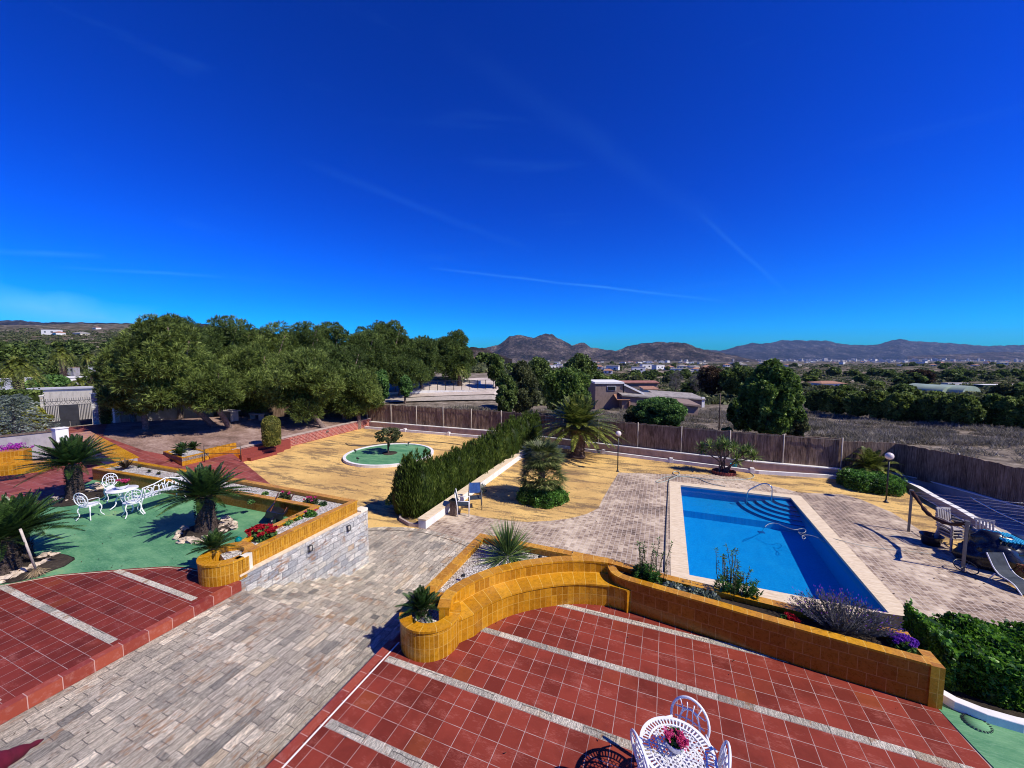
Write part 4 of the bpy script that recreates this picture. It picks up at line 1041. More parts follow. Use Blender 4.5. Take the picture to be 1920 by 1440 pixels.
def bowl(label, loc, r, h, pet, leaf, s, name='flower_bowl', n=500):
    t = thing(name, label, 'flower pot', loc)
    m = MB(); m.lathe([(r*.45, 0), (r*.5, .02), (r*.8, h*.4), (r, h*.95), (r*1.03, h), (r*.93, h), (r*.9, h*.85)], n=24); obj('pot', m, M['white_plastic'] if 0 else M['white_metal'], t)
    L = Leaves(); leafball(L, (0, 0, h*.9), (r*.95, r*.95, r*1.1), n, s); obj('foliage', L.mesh('foliage', leaf), None, t)
    L = Leaves()
    for k in range(5): flowers(L, (random.uniform(-r, r)*.7, random.uniform(-r, r)*.7, h*.95+r*random.uniform(.5, 1.2)), r*.35, 26, s*.8)
    obj('blossoms', L.mesh('blossoms', pet), None, t)
tb = P(1266, 1400, .74)
bowl('white pot of pink and red blooms in the middle of the bistro table', (tb[0], tb[1], .705), .10, .11, M['pink_petal'], M['bush_leaf'], .035)
# set on the green court
T2 = P(229, 917, .56)[:2]
table('garden_table', 'round white cast iron table on the green court', (*T2, .006), .36, .56, False)
for (px, py, lab) in ((170, 972, 'white cast iron chair left of the garden table, standing nearest the cycads'), (249, 967, 'white cast iron chair in front of the garden table, its oval back to the camera'), (213, 938, 'white cast iron chair behind the garden table, mostly hidden by it')):
    q = P(px, py, 0); chair('garden_chair', lab, (q[0], q[1], .006), face_to(q, T2)+(.25 if px == 170 else 0), 'chairs round the garden table', False).scale = (.9, .9, .9)
bq = P(298, 952, 0)
be = thing('garden_bench', 'white cast iron bench with scrolled back on the green court', 'bench', (bq[0]-.1, bq[1]+.1, .006), face_to(bq, T2)-.3)
m = MB()
for k in range(13):
    x = -.5+k/12.; zt_ = .82-.12*abs(x)*2+.04*math.cos(k*2.1)
    m.tube([(x, -.22, .44), (x+.05*math.sin(k*1.7), -.25, .6), (x*1.05, -.28, zt_)], .012, 5)
for k in range(6): ring(m, (-.42+k*.168, -.24, .62), .085, .13, .010, 16, .2, .45)
m.tube([(-.55, -.22, .5), (-.56, -.28, .76), (-.3, -.30, .80), (0, -.31, .90), (.3, -.30, .80), (.56, -.28, .76), (.55, -.22, .5)], .017, 6)
obj('backrest', m, M['white_metal'], be)
m = MB()
for k in range(9): m.box((0, -.20+.05*k, .44), (1.08, .034, .016))
m.tube([(-.54, .22, .43), (.54, .22, .43)], .015, 6); obj('seat', m, M['white_metal'], be)
for sx in (-1, 1):
    m = MB(); m.tube(smooth([Vector((sx*.54, -.22, .44)), Vector((sx*.56, -.12, .2)), Vector((sx*.54, -.28, .01))], 2), .02, 6); obj('leg', m, M['white_metal'], be); m = MB(); m.tube(smooth([Vector((sx*.54, .2, .44)), Vector((sx*.57, .26, .25)), Vector((sx*.55, .2, .1)), Vector((sx*.56, .28, .01))], 2), .02, 6)
    obj('leg', m, M['white_metal'], be)
    m = MB(); m.tube(smooth([Vector((sx*.55, -.25, .66)), Vector((sx*.58, 0, .70)), Vector((sx*.57, .2, .64)), Vector((sx*.55, .2, .46))], 2), .016, 6); obj('arm', m, M['white_metal'], be)
bowl('wide white bowl with pink flowers on the garden table', (T2[0], T2[1], .565), .15, .11, M['pink_petal'], M['broad_leaf'], .05)
# ================================================================ cycads and rock rings
def fronds(L, c, n, length, e0, e1, droop, leaf, wid, pairs=34, vshape=.35, gravity=.25, stem=.012, az0=0, azr=2*PI, taper=.55):
    for k in range(n):
        f = (k+.5)/n
        az_ = az0+azr*((k*.618034) % 1.0)+rng.normal()*.06; e = e0+(e1-e0)*f+rng.normal()*.05
        Lk = length*(.85+.25*rng.random())*(1-.22*(1-f) if e0 > e1 else 1)
        s_ = np.linspace(0, 1, pairs+1)[:, None]
        h = np.array([math.cos(az_), math.sin(az_), 0]); z = np.array([0, 0, 1.0])
        rad = math.cos(e)*s_*(1-.10*s_); zz = math.sin(e)*s_-droop*s_**2.0*(.6+.8*math.cos(e))
        pts = np.array(c)+Lk*(h*rad+z*zz)
        t = unit(np.gradient(pts, axis=0)); side = np.cross(t, z); side = unit(side+1e-6); upv = unit(np.cross(side, t))
        L.add(pts[:-1], pts[1:], side[:-1]*stem*(1-.7*s_[:-1]), .5)
        i = (s_[:, 0] > .12)
        p_, t_, s__, u_ = pts[i], t[i], side[i], upv[i]; sv = s_[i]
        prof = leaf*np.sin(np.clip(sv*1.02, 0, 1)**taper*PI*.93+.12)**.7
        for sg in (-1, 1):
            d = unit(s__*sg*.85+t_*.62+u_*vshape-z*gravity*.3+rng.normal(size=p_.shape)*.05)
            tip = p_+d*prof-z*gravity*prof*.35
            L.add(p_, tip, unit(np.cross(d, u_))*wid, .4)
def cycad(label, loc, th, tr_, fl, n, leaf=.17, wid=.015, lean=(0, 0), group=None, e=(1.35, .0), name='cycad', pairs=44, parent=None):
    t = thing(name, label, 'cycad', loc, random.random()*6, group)
    if th > 0.05:
        m = MB(); k = 11; pts = []
        m.lathe([(tr_*(1.18-.30*min(1, j/5.)+.05*(j % 2))*(1 if j < k-1 else .8), th*j/(k-1.)) for j in range(k)], n=18, wob=.10)
        obj('trunk', m, M['cycad_trunk'], t)
        L = Leaves(); nb = int(500*th/1.0); a = rng.random(nb)*2*PI; z = rng.random(nb)*th
        b_ = np.stack([np.cos(a)*tr_*.95, np.sin(a)*tr_*.95, z], 1); d = np.stack([np.cos(a), np.sin(a), np.full(nb, .9)], 1)
        L.add(b_, b_+unit(d)*.075, np.stack([-np.sin(a), np.cos(a), a*0], 1)*.02, .3); obj('trunk_fibre', L.mesh('trunk_fibre', M['cycad_trunk']), None, t)
    L = Leaves(); fronds(L, (0, 0, th), n, fl, e[0], e[1], .13, leaf, wid, pairs, .4, .07)
    obj('crown', L.mesh('crown', M['cycad_leaf']), None, t); return t
def rocks(label, pts, s0, s1):
    t = thing('rock_ring', label, 'rocks', (pts[0][0], pts[0][1], 0))
    for p in pts:
        s = random.uniform(s0, s1); m = MB(); bm = bmesh.new(); bmesh.ops.create_icosphere(bm, subdivisions=2, radius=1)
        ph = [random.random()*6 for _ in range(6)]
        for v in bm.verts:
            f = 1+.22*math.sin(3*v.co.x+ph[0])+.2*math.sin(4*v.co.y+ph[1])+.18*math.sin(5*v.co.z+ph[2])+random.uniform(-.07, .07)
            v.co = Vector((v.co.x*s*f, v.co.y*s*f*.8, v.co.z*s*f*.75))+Vector((p[0]+random.uniform(-.04, .04), p[1]+random.uniform(-.04, .04), s*.35))
        for v in bm.verts: v.co -= t.location
        me_ = bpy.data.meshes.new('rock'); bm.to_mesh(me_); bm.free(); me_.materials.append(M['rock'])
        o = bpy.data.objects.new('rock', me_); COL.objects.link(o); o.parent = t
    return t
def bed(pt, r, z=0.0):
    pass
A1 = P(142, 935, 0); cycad('tall cycad on a slim trunk left of the white garden chairs', (A1[0], A1[1], 0), 1.08, .20, 1.42, 84, .19)
B1 = P(388, 996, 0); cycad('cycad with thick trunk ringed by rocks in the middle of the green court', (B1[0], B1[1], 0), .92, .21, 1.2, 80, .17)
C1 = P(8, 1075, 0); cycad('large cycad at the left edge, nearer the camera of the twin clump', (C1[0], C1[1], 0), .72, .22, 1.25, 74, .17, group='twin cycads at the left edge')
C2 = P(40, 1050, 0); cycad('cycad of the twin clump with the broom leaning on it', (C2[0], C2[1], 0), .72, .17, 1.15, 66, .16, group='twin cycads at the left edge')
rocks('pale rocks heaped round the middle cycad', [P2(px, py) for px, py in ((332, 1010), (342, 1018), (352, 1015), (362, 1016), (372, 1018), (338, 1002), (420, 985), (428, 990), (436, 985), (432, 978), (424, 976), (412, 990), (440, 992), (418, 998), (345, 996), (382, 1014))], .07, .13)
rocks('line of pale rocks round the tall slim cycad', [P2(px, py) for px, py in ((95, 936), (105, 940), (115, 938), (126, 941), (138, 939), (148, 937), (160, 932), (170, 925), (180, 922), (188, 917), (192, 913), (184, 910), (175, 915), (165, 921))], .06, .12)
rocks('row of pale rocks edging the twin cycads', [P2(px, py) for px, py in ((3, 1092), (12, 1089), (22, 1085), (30, 1081), (40, 1078), (50, 1074), (60, 1070), (68, 1066), (76, 1062), (84, 1058), (90, 1053), (96, 1048), (100, 1044), (92, 1043), (82, 1047))], .06, .11)
for (c_, r_, z_) in ((A1, .75, .02), (B1, .62, .02), (C1, .6, .02)):
    m = MB().lathe([(r_, 0), (r_*.9, .05), (0, .07)], (c_[0]+(.25 if c_ is C1 else .0), c_[1]+(.3 if c_ is C1 else .0), 0), 26, wob=.12); struct('planting_soil', m, M['dark_soil'])
q = P(402, 1035, .38); cycad('small cycad in the round ochre pot above the stone clad wall', (q[0], q[1], .34), .12, .07, .52, 36, .11, .008, e=(1.4, .15))
q = P(790, 1150, .42); cycad('small cycad in the round ochre pot at the end of the bench', (q[0], q[1], .38), .10, .06, .50, 36, .10, .0065, e=(1.4, .1))
# broom, wheelbarrow, ball, stake
b0 = Vector(P(72, 1080, 0)); b1 = Vector(P(38, 992, 1.12)); ax = (b1-b0)
br = thing('broom', 'straw broom with pale handle leaning on the twin cycads', 'broom', b0)
obj('handle', MB().tube([b0+ax*.12, b1], .02, 8), M['pale_wood'], br, True)
L = Leaves(); nb = 260; tp = rng.normal(size=(nb, 3))*np.array([.08, .08, .0]); bs = np.tile(np.array(ax*.16), (nb, 1))+rng.normal(size=(nb, 3))*.02
tp[:, 2] = .01+rng.random(nb)*.03; L.add(bs, tp, perp(unit(tp-bs))*.006, .5); obj('bristles', L.mesh('bristles', M['straw']), None, br)
wq = P(522, 975, 0)
wb = thing('wheelbarrow', 'dark wheelbarrow tipped up in the corner of the planter', 'wheelbarrow', (wq[0], wq[1]-.0, 0), 2.2)
m = MB(); m.box((0, 0, .22), (.6, .42, .03), 0, .3).box((0, .2, .30), (.6, .03, .2), 0, .3).box((0, -.2, .2), (.6, .03, .16), 0, .3).box((-.3, 0, .25), (.03, .42, .16), 0, .3); obj('tray', m, M['black_plastic'], wb)
obj('handle', MB().tube([(-.3, .16, .2), (.75, .2, .52)], .018, 6), M['wood'], wb); obj('handle', MB().tube([(-.3, -.16, .14), (.75, -.2, .46)], .018, 6), M['wood'], wb)
obj('wheel', MB().tube([(-.45, -.04, .13), (-.45, .04, .13)], .13, 16), M['black_plastic'], wb)
q = P(447, 1013, .45); gb = obj('glass_ball', MB().lathe([(.07*math.sin(a)+.001, -.07*math.cos(a)) for a in np.linspace(0, PI, 12)], n=18), M['teal_glass']); gb.location = (q[0], q[1], .46)
tag(gb, 'teal glass ball lying in the gravel of the L-shaped planter', 'ball')
q = P(516, 960, 0); s_ = thing('garden_stake', 'thin pale stake standing by the inner wall of the planter', 'stake', (q[0], q[1], 0)); obj('rod', MB().tube([(0, 0, 0), (0, 0, .36)], .012, 6), M['white_metal'], s_); obj('cap', MB().box((0, 0, .37), (.05, .05, .04)), M['white_metal'], s_)
for px, py, lab in ((868, 1088, 'small dark spotlight on a spike low in the white gravel behind the bench'), (1012, 1052, 'small dark spotlight on a spike at the back of the white gravel'), (1072, 1046, 'small dark spotlight on a spike near the coping of the gravel bed')):
    q = P(px, py, .42); t = thing('spotlight', lab, 'spotlight', (q[0], q[1], .38))
    obj('stake', MB().tube([(0, 0, 0), (0, 0, .12)], .008, 5), M['black_metal'], t); obj('lamp_head', MB().tube([(-.03, 0, .12), (.03, 0, .15)], [.02, .03], 8), M['black_metal'], t)
# ================================================================ chairs by the hedge wall
def sling_chair(label, loc, rz, back):
    t = thing('sling_chair', label, 'chair', loc, rz)
    for sx in (-1, 1):
        m = MB().tube([(sx*.25, .22, 0), (sx*.25, .22, .58), (sx*.25, -.2, .60)], .018, 6); m.tube([(sx*.25, -.2, 0), (sx*.25, -.22, .45), (sx*.22, -.30, .92)], .018, 6); obj('side_frame', m, M['grey_metal'] if back else M['white_metal'], t)
    m = MB().box((0, 0, .42), (.46, .44, .02)); obj('seat', m, M['sling'] if not back else M['sling'], t)
    m = MB().box((0, -.27, .72), (.44, .02, .40), 0, .22); obj('backrest', m, M['blue_cloth'] if back else M['sling'], t)
q = P(891, 952, ZP); sling_chair('garden chair with blue backrest by the white hedge wall', q, R(-150), True)
q = P(869, 964, ZP); sling_chair('white framed garden chair seen from the side by the white hedge wall', q, R(-65), False)
q = P(851, 966, ZP); t = thing('stone_post', 'short dark stone post at the end of the white hedge wall', 'post', q); obj('shaft', MB().box((0, 0, .28), (.22, .22, .56)), M['bark'], t); obj('cap', MB().box((0, 0, .58), (.28, .28, .05)), M['black_metal'], t)
# ================================================================ awning frame on the right
zt = ZP+1.42; ya, yb_ = 17.0, 14.36; xa, xb = 7.85, 13.0
aw = thing('awning_frame', 'wire awning frame with dark rolled canopy over the loungers', 'awning', (xa, (ya+yb_)/2, ZP))
for (x, y) in ((xa, ya), (xa, yb_), (xb, ya+.3), (xb, yb_)):
    obj('post', MB().box((x, y, (ZP+zt)/2), (.055, .055, zt-ZP)).box((x, y, zt), (.09, .09, .10)), M['grey_metal'], aw, True)
m = MB()
for k in range(9):
    a_ = [(xa, ya+(yb_-ya)*k/8., zt-.02), ((xa+xb)/2, ya+.15+(yb_-ya)*k/8., zt-.07), (xb, ya+.15+(yb_-ya)*k/8., zt)]
    m.tube(a_, .006, 4)
obj('wire', m, M['steel'], aw, True)
def catenary(x, sag, n=14, wob=0): return [Vector((x+wob*math.sin(k*.7), ya+(yb_-ya)*k/n, zt-sag*4*(k/n)*(1-k/n))) for k in range(n+1)]
m = MB().tube(catenary(xa, .42, 18, .02), [.05+.012*math.sin(k*1.3)+.012*math.sin(k*2.9) for k in range(19)], 9); obj('rolled_canopy', m, M['dark_cloth'], aw, True)
for x, s in ((9.3, .05), (11.2, .05)): obj('curved_rod', MB().tube(catenary(x, s), .014, 6), M['steel'], aw, True)
m = MB().tube([(xa, ya, zt), (xa, yb_, zt)], .008, 4); obj('edge_wire', m, M['steel'], aw, True)
# ================================================================ clutter under the awning
q = P(1857, 1092, ZP)
lo = thing('sun_lounger', 'dark sling sun lounger with white tube frame in front of the covered heap', 'sun lounger', (8.5, 13.95, ZP), R(200), sc=.78)
for sx in (-1, 1):
    obj('side_rail', MB().tube(smooth([Vector((sx*.27, .62, .02)), Vector((sx*.27, .36, .3)), Vector((sx*.27, -.1, .34)), Vector((sx*.27, -.42, .92))], 2), .02, 6), M['white_metal'], lo)
    obj('leg', MB().tube([(sx*.27, -.3, 0), (sx*.27, -.12, .34)], .018, 6), M['white_metal'], lo)
m = MB(); prof = smooth([Vector((0, .6, .05)), Vector((0, .36, .3)), Vector((0, -.1, .34)), Vector((0, -.42, .92))], 2)
for i in range(len(prof)-1):
    b = len(m.v); m.v += [(-.26, prof[i].y, prof[i].z+.005), (.26, prof[i].y, prof[i].z+.005), (.26, prof[i+1].y, prof[i+1].z+.005), (-.26, prof[i+1].y, prof[i+1].z+.005)]; m.face([b, b+1, b+2, b+3], None, True)
obj('sling', m, M['sling'], lo)
def heap(name, c, r, mat, parent, seed, sub=4):
    bm = bmesh.new(); bmesh.ops.create_icosphere(bm, subdivisions=sub, radius=1); rn = random.Random(seed); ph = [rn.random()*6 for _ in range(9)]
    for v in bm.verts:
        n_ = v.co.copy(); f = 1+.10*math.sin(5*n_.x+ph[0]+2*n_.z)+.08*math.sin(8*n_.y+ph[1]+3*n_.x)+.05*math.sin(15*n_.z+ph[2]+4*n_.y)+.04*math.sin(21*n_.x+ph[3])
        k = max(abs(n_.x), abs(n_.y))**.5
        v.co = Vector((n_.x*r[0]*f, n_.y*r[1]*f, max(0, (n_.z*f+.35))*r[2]))+Vector(c)-parent.location
    for f in bm.faces: f.smooth = True
    me_ = bpy.data.meshes.new(name); bm.to_mesh(me_); bm.free(); me_.materials.append(mat)
    o = bpy.data.objects.new(name, me_); COL.objects.link(o); o.parent = parent; return o
hp_ = thing('covered_heap', 'heap of garden things under black plastic with striped cyan cushion on top', 'covered heap', (8.95, 15.2, ZP))
heap('black_sheet', (8.95, 15.15, ZP), (.75, .62, .72), M['black_plastic'], hp_, 3)
m = MB()
for k in range(7): m.box((9.0+.09*k-.2, 15.0+.02*k, ZP+.93-.01*k), (.055, .62, .05), .25, .1)
obj('striped_cushion', m, M['cyan_cloth'], hp_, True, bevel=.015)
m = MB()
for k in range(4): m.box((8.62+.09*k, 15.1, ZP+.9), (.03, .4, .04), .25, .1)
obj('pale_cushion', m, M['white_plastic'], hp_, True, bevel=.01)
heap('blue_cover', (9.4, 15.3, ZP+.42), (.5, .45, .34), simple('navy_cover', (.01, .025, .07), .5), hp_, 5)
def plastic_chair(label, loc, rz, group=None, mat=None, n=1):
    t = thing('plastic_chair', label, 'chair', loc, rz, group)
    mt = mat or M['white_plastic']
    m = MB(); m.box((0, 0, .42), (.44, .42, .03), 0, -.05); obj('seat', m, mt, t, bevel=.01)
    m = MB()
    for k in range(6): m.box((-.18+.072*k, -.26, .66), (.045, .025, .46), 0, .18)
    m.box((0, -.31, .90), (.44, .03, .07), 0, .18); obj('backrest', m, mt, t, bevel=.008)
    for sx in (-1, 1):
        obj('arm', MB().tube([(sx*.24, -.25, .64), (sx*.27, .0, .66), (sx*.25, .2, .62), (sx*.23, .22, .42)], .022, 6), mt, t)
        for sy in (-1, 1): obj('leg', MB().bar((sx*.19, sy*.18, .42), (sx*.25, sy*.24, 0), .04), mt, t)
    return t
for k in range(4):
    plastic_chair(('topmost chair of the stack of white plastic chairs by the awning post', 'second chair from the top of the white plastic stack', 'third chair from the top of the white plastic stack', 'lowest chair of the white plastic stack')[k] , (8.42, 16.0, ZP+.09*(3-k)), R(200), 'stacked white plastic chairs')
plastic_chair('single white plastic chair behind the black covered heap', (9.3, 16.1, ZP), R(170))
t = thing('wooden_chair', 'reddish wooden folding chair at the right edge behind the lounger', 'chair', (9.2, 14.45, ZP), R(40))
m = MB(); [m.box((0, -.2+.07*k, .42), (.46, .05, .02)) for k in range(7)]; obj('seat', m, M['wood'], t)
m = MB(); [m.box((0, -.27-.02*k, .5+.09*k), (.46, .02, .06)) for k in range(5)]; obj('backrest', m, M['wood'], t)
for sx in (-1, 1): obj('leg', MB().bar((sx*.22, -.26, 0), (sx*.22, .2, .42), .03), M['wood'], t); obj('leg', MB().bar((sx*.24, .26, 0), (sx*.24, -.3, .95), .03), M['wood'], t)
t = thing('bicycle_wheel', 'thin spoked wheel lying tilted beside the lounger', 'wheel', (7.9, 14.35, ZP+.05))
m = MB(); m.tube([(.24*math.cos(a), .24*math.sin(a)*.9, .12+.10*math.sin(a)) for a in np.linspace(0, 2*PI, 28)[:-1]], .014, 6, closed=True); obj('tyre', m, M['black_plastic'], t)
m = MB(); [m.tube([(0, 0, .12), (.23*math.cos(a), .23*math.sin(a)*.9, .12+.10*math.sin(a))], .003, 3) for a in np.linspace(0, 2*PI, 15)[:-1]]; obj('spokes', m, M['steel'], t)
t = thing('black_crate', 'dark round tub left of the white plastic chairs', 'tub', (8.0, 16.1, ZP)); obj('shell', MB().lathe([(.2, 0), (.27, .3), (.29, .32), (.26, .31), (.19, .05)], n=20), M['black_plastic'], t)
# folded maroon parasol, bottom left
p0 = Vector(P(82, 1386, 1.2)); p1 = Vector(P(-40, 1448, 1.5)); p2 = Vector(P(-190, 1530, 1.9))
fp = thing('folded_parasol', 'tip of a folded dark red parasol poking in at the bottom left corner', 'parasol', p2)
pp = [p0.lerp(p2, k/14.) for k in range(15)]; obj('canopy', MB().tube(pp, [.004+.075*min(1, k/6.)+.008*math.sin(k*2.3) for k in range(15)], 9), M['maroon_cloth'], fp, True)
obj('pole', MB().tube([p2, p2+Vector((-.4, -.5, -1.9))], .025, 8), M['pale_wood'], fp, True)
# ================================================================ entrance side
gt = thing('entrance_gate', 'dark double metal gate between two stone pillars', 'gate', (gateL[0], gateL[1], 0))
ga, gb_ = Vector((*P2(88, 803), 0)), Vector((*P2(174, 796), 0)); gd = (gb_-ga); gL = gd.length; gd.normalize(); grz = math.atan2(gd.y, gd.x)
def gp(u, z): v = ga+gd*u; return (v.x, v.y, z)
H = 1.62
for k in range(2):
    u0 = k*gL/2; mid = u0+gL/4; m = MB()
    m.box(gp(mid, .2), (gL/2-.02, .04, .36), grz); c0 = gL*(.29 if k == 0 else .71); m.box(gp((gL/2+c0)/2, .85), (abs(c0-gL/2), .04, 1.0), grz)
    obj('leaf_panel', m, M['gate_metal'], gt, True)
    m = MB(); s0, s1 = (0.02, c0) if k == 0 else (c0, gL-.02)
    for j in range(9): m.box(gp(s0+(s1-s0)*j/8., .85), (.03, .03, 1.0), grz)
    for z in (1.36, 1.62): m.box(gp(mid, z), (gL/2-.02, .03, .03), grz)
    for j in range(5): u_ = u0+gL/2*(j+.5)/5; m.bar(gp(u_-.09, 1.4), gp(u_, 1.6), .015); m.bar(gp(u_, 1.6), gp(u_+.09, 1.4), .015)
    for j in range(10): m.bar(gp(u0+gL/2*(j+.5)/10, 1.62), gp(u0+gL/2*(j+.5)/10, 1.80), .015)
    obj('leaf_bars', m, M['gate_metal'], gt, True)
for u_, n_ in ((-.16, 'left'), (gL+.17, 'right')):
    c = ga+gd*u_; t = thing('gate_pillar', 'stone gate pillar with lantern on its cap, on the %s of the gate' % n_, 'pillar', (c.x, c.y, 0))
    m = MB().wall([(-.13, 0), (.13, 0)], .26, 0, 1.98); obj('shaft', m, M['stone_clad'], t); t.rotation_euler = (0, 0, grz)
    obj('cap', MB().box((0, 0, 2.02), (.36, .36, .07)), M['white_plaster'], t)
    obj('lantern', MB().box((0, 0, 2.08), (.14, .14, .05)).box((0, 0, 2.2), (.12, .12, .18)).box((0, 0, 2.31), (.2, .2, .04)), M['black_metal'], t)
c = ga+gd*(gL+.62); t = thing('clipped_cypress', 'narrow clipped cypress column right of the gate pillar', 'shrub', (c.x, c.y, -.05))
def clipped(t, rx, ry, h, mat, size=.05, dens=2600, top=.25):
    L = Leaves(); n = int(dens*(rx+ry)*h*1.6)
    a = rng.random(n)*2*PI; u_ = rng.random(n); z = u_*h
    k = np.where(u_ > 1-top, np.sqrt(np.clip(1-((u_-(1-top))/top)**2, 0, 1)), 1.0)*(.86+.14*np.sin(np.clip(u_*4, 0, 1)*PI/2))
    k = k*(.93+.07*rng.random(n))
    c = np.stack([np.cos(a)*rx*k, np.sin(a)*ry*k, z], 1); d = np.stack([np.cos(a), np.sin(a), np.full(n, 1.2)], 1)
    leafcloud(L, c, unit(d), size, .3); obj('foliage', L.mesh('foliage', mat), None, t)
    obj('stem', MB().lathe([(min(rx, ry)*.7, .0), (rx*.82, h*.1), (rx*.84, h*.75), (rx*.5, h*.93), (.02, h*.97)], n=14), mat, t)
clipped(t, .30, .30, 1.9, M['round_leaf'], .08, 900, .08)
q = P(510, 834, -.84); t = thing('topiary_cypress', 'clipped bullet-shaped cypress standing alone by the brick wall', 'topiary', (q[0], q[1], -.86)); clipped(t, .50, .50, 1.78, M['round_leaf'], .06, 1800, .3)
# walls and seats at the far left
w0 = P(105, 850, 0); w1 = P(-60, 872, 0)
t = thing('grey_garden_wall', 'grey rendered garden wall with dark coping left of the white pillar', 'wall', (w0[0], w0[1], 0))
m = MB().wall([w0[:2], w1[:2]], .2, -.1, 1.02); obj('wall_body', m, M['grey_plaster'], t, True); m = MB().wall([w0[:2], w1[:2]], .27, 1.022, 1.08); obj('coping', m, M['bark'], t, True)
t = thing('white_pillar', 'square white pillar ending the grey garden wall', 'pillar', (w0[0]+.25, w0[1]+.1, 0)); obj('shaft', MB().box((0, 0, .58), (.42, .42, 1.16)), M['white_plaster'], t, bevel=.01); obj('plaque', MB().box((.03, -.0, 1.18), (.44, .44, .03)), M['white_plaster'], t)
s0_, s1_ = P(-30, 896, 0), P(86, 884, 0); dv = Vector((s1_[0]-s0_[0], s1_[1]-s0_[1])).normalized(); nv = Vector((-dv.y, dv.x))
t = thing('ochre_bench', 'ochre tiled built-in bench at the left edge with bougainvillea above', 'bench', (s1_[0], s1_[1], 0))
m = MB().wall([s0_[:2], s1_[:2]], .45, 0, .38, side=1); obj('seat', m, M['ochre_tile'], t, True)
e0 = Vector(s0_[:2])+nv*.47; e1 = Vector(s1_[:2])+nv*.47-dv*.7; m = MB().wall([e0, e1], .5, 0, .82, side=1); obj('backrest', m, M['ochre_tile'], t, True)
t = thing('ochre_parapet', 'broad ochre topped parapet sloping down beside the entrance drive', 'wall', (-24, 9.3, 0))
pa, pb = P(150, 811, .45), P(238, 861, .35)
m = MB().wall([pa[:2], pb[:2]], .62, -.1, [.43, .32]); obj('wall_body', m, M['grey_plaster'], t, True); m = MB().wall([pa[:2], pb[:2]], .72, [.432, .322], [.47, .36]); obj('coping', m, M['ochre_cap'], t, True)
# far box planter with steps and rail
A_ = PU(342, 874); B_ = PU(306, 852); C_ = PU(452, 846); zt_ = A_[2]+.42
A2, B2, C2_ = Vector(A_[:2]), Vector(B_[:2]), Vector(C_[:2]); D2 = B2+(C2_-A2)*.9
bp = thing('box_planter', 'ochre box planter holding small cycads beside the brick steps', 'planter', (A_[0], A_[1], A_[2]))
pa_ = [B2, A2, A2.lerp(C2_, .42)]; m = MB().wall(pa_+[B2.lerp(D2, .45)], .10, A_[2]-.3, zt_, closed=True, side=1); obj('box', m, M['ochre_tile'], bp, True)
m = MB().prism([tuple(p) for p in pa_+[B2.lerp(D2, .45)]], zt_-.2, zt_-.05); obj('gravel', m, M['white_gravel'], bp, True)
m = MB().wall([A2.lerp(C2_, .43)+(B2-A2)*.25, C2_+(B2-A2)*.25], .12, A_[2]-.7, zt_+.02, side=0); obj('back_wall', m, M['ochre_tile'], bp, True)
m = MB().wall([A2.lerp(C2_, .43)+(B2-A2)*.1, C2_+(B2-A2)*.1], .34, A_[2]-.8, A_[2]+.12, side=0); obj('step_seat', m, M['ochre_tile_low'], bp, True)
for f, g in ((.06, .7), (.2, .35), (.38, .35)):
    q = B2.lerp(A2, g)+(C2_-A2)*f; cycad({.06: 'leftmost small cycad in the box planter', .2: 'middle and fullest small cycad in the box planter', .38: 'rightmost small cycad in the box planter, by the rail'}[f], (q.x, q.y, zt_-.06), .1, .07, {.06: .5, .2: .62, .38: .5}[f], 26, .13, .02, e=(1.35, .1), pairs=22)
t = thing('step_railing', 'thin dark metal railing on the steps beside the box planter', 'railing', (A_[0], A_[1], A_[2]))
r0, r1, r2 = PU(384, 866), PU(452, 866), PU(442, 858); m = MB()
for r_ in (r0, r1): m.tube([(r_[0], r_[1], r_[2]), (r_[0], r_[1], r_[2]+.85)], .018, 6)
m.tube([(r0[0], r0[1], r0[2]+.45), (r1[0], r1[1], r1[2]+.45)], .014, 6); m.tube([(r0[0], r0[1], r0[2]+.83), (r1[0], r1[1], r1[2]+.83)], .016, 6); obj('rail', m, M['black_metal'], t, True)
q = PU(432, 789); t = thing('picnic_table', 'pale picnic table in the shade of the pines', 'table', (q[0], q[1], q[2]+.0)); obj('top', MB().box((0, 0, .72), (1.3, .7, .06)), M['concrete'], t); [obj('leg', MB().box((sx*.45, 0, .35), (.1, .5, .7)), M['concrete'], t) for sx in (-1, 1)]
q = PU(482, 787); t = thing('stone_bench', 'low pale bench in the shade right of the picnic table', 'bench', (q[0], q[1], q[2])); obj('seat', MB().box((0, 0, .42), (1.2, .4, .07)), M['concrete'], t); [obj('leg', MB().box((sx*.45, 0, .2), (.1, .35, .4)), M['concrete'], t) for sx in (-1, 1)]
# ================================================================ planting in the garden
def blades(L, c, n, length, e0, e1, wid, jit=.08, droop=.15):
    a = rng.random(n)*2*PI; e = e0+(e1-e0)*rng.random(n)
    d = np.stack([np.cos(a)*np.cos(e), np.sin(a)*np.cos(e), np.sin(e)], 1); l = length*(.8+.3*rng.random((n, 1)))
    c = np.array(c); s = unit(np.cross(d, [0, 0, 1.0])+1e-5)
    mid = c+d*l*.55; tip = c+d*l; tip[:, 2] -= (droop*l[:, 0]*np.cos(e))
    L.add(c+d*.02, mid, s*wid, .6); L.add(c+d*l*.25, tip, s*wid*.9, .35)
q = P(952, 1046, .40); t = thing('dasylirion', 'spiky long-leaved yucca rosette in the white gravel behind the bench', 'yucca', (q[0], q[1], .38))
L = Leaves(); blades(L, (0, 0, .05), 280, .80, -.12, 1.5, .011, droop=.08); obj('foliage', L.mesh('foliage', M['yucca_leaf']), None, t)
q = P(236, 877, .4); t = thing('aloe', 'reddish aloe rosette at the far end of the L-shaped planter', 'aloe', (q[0], q[1], .34))
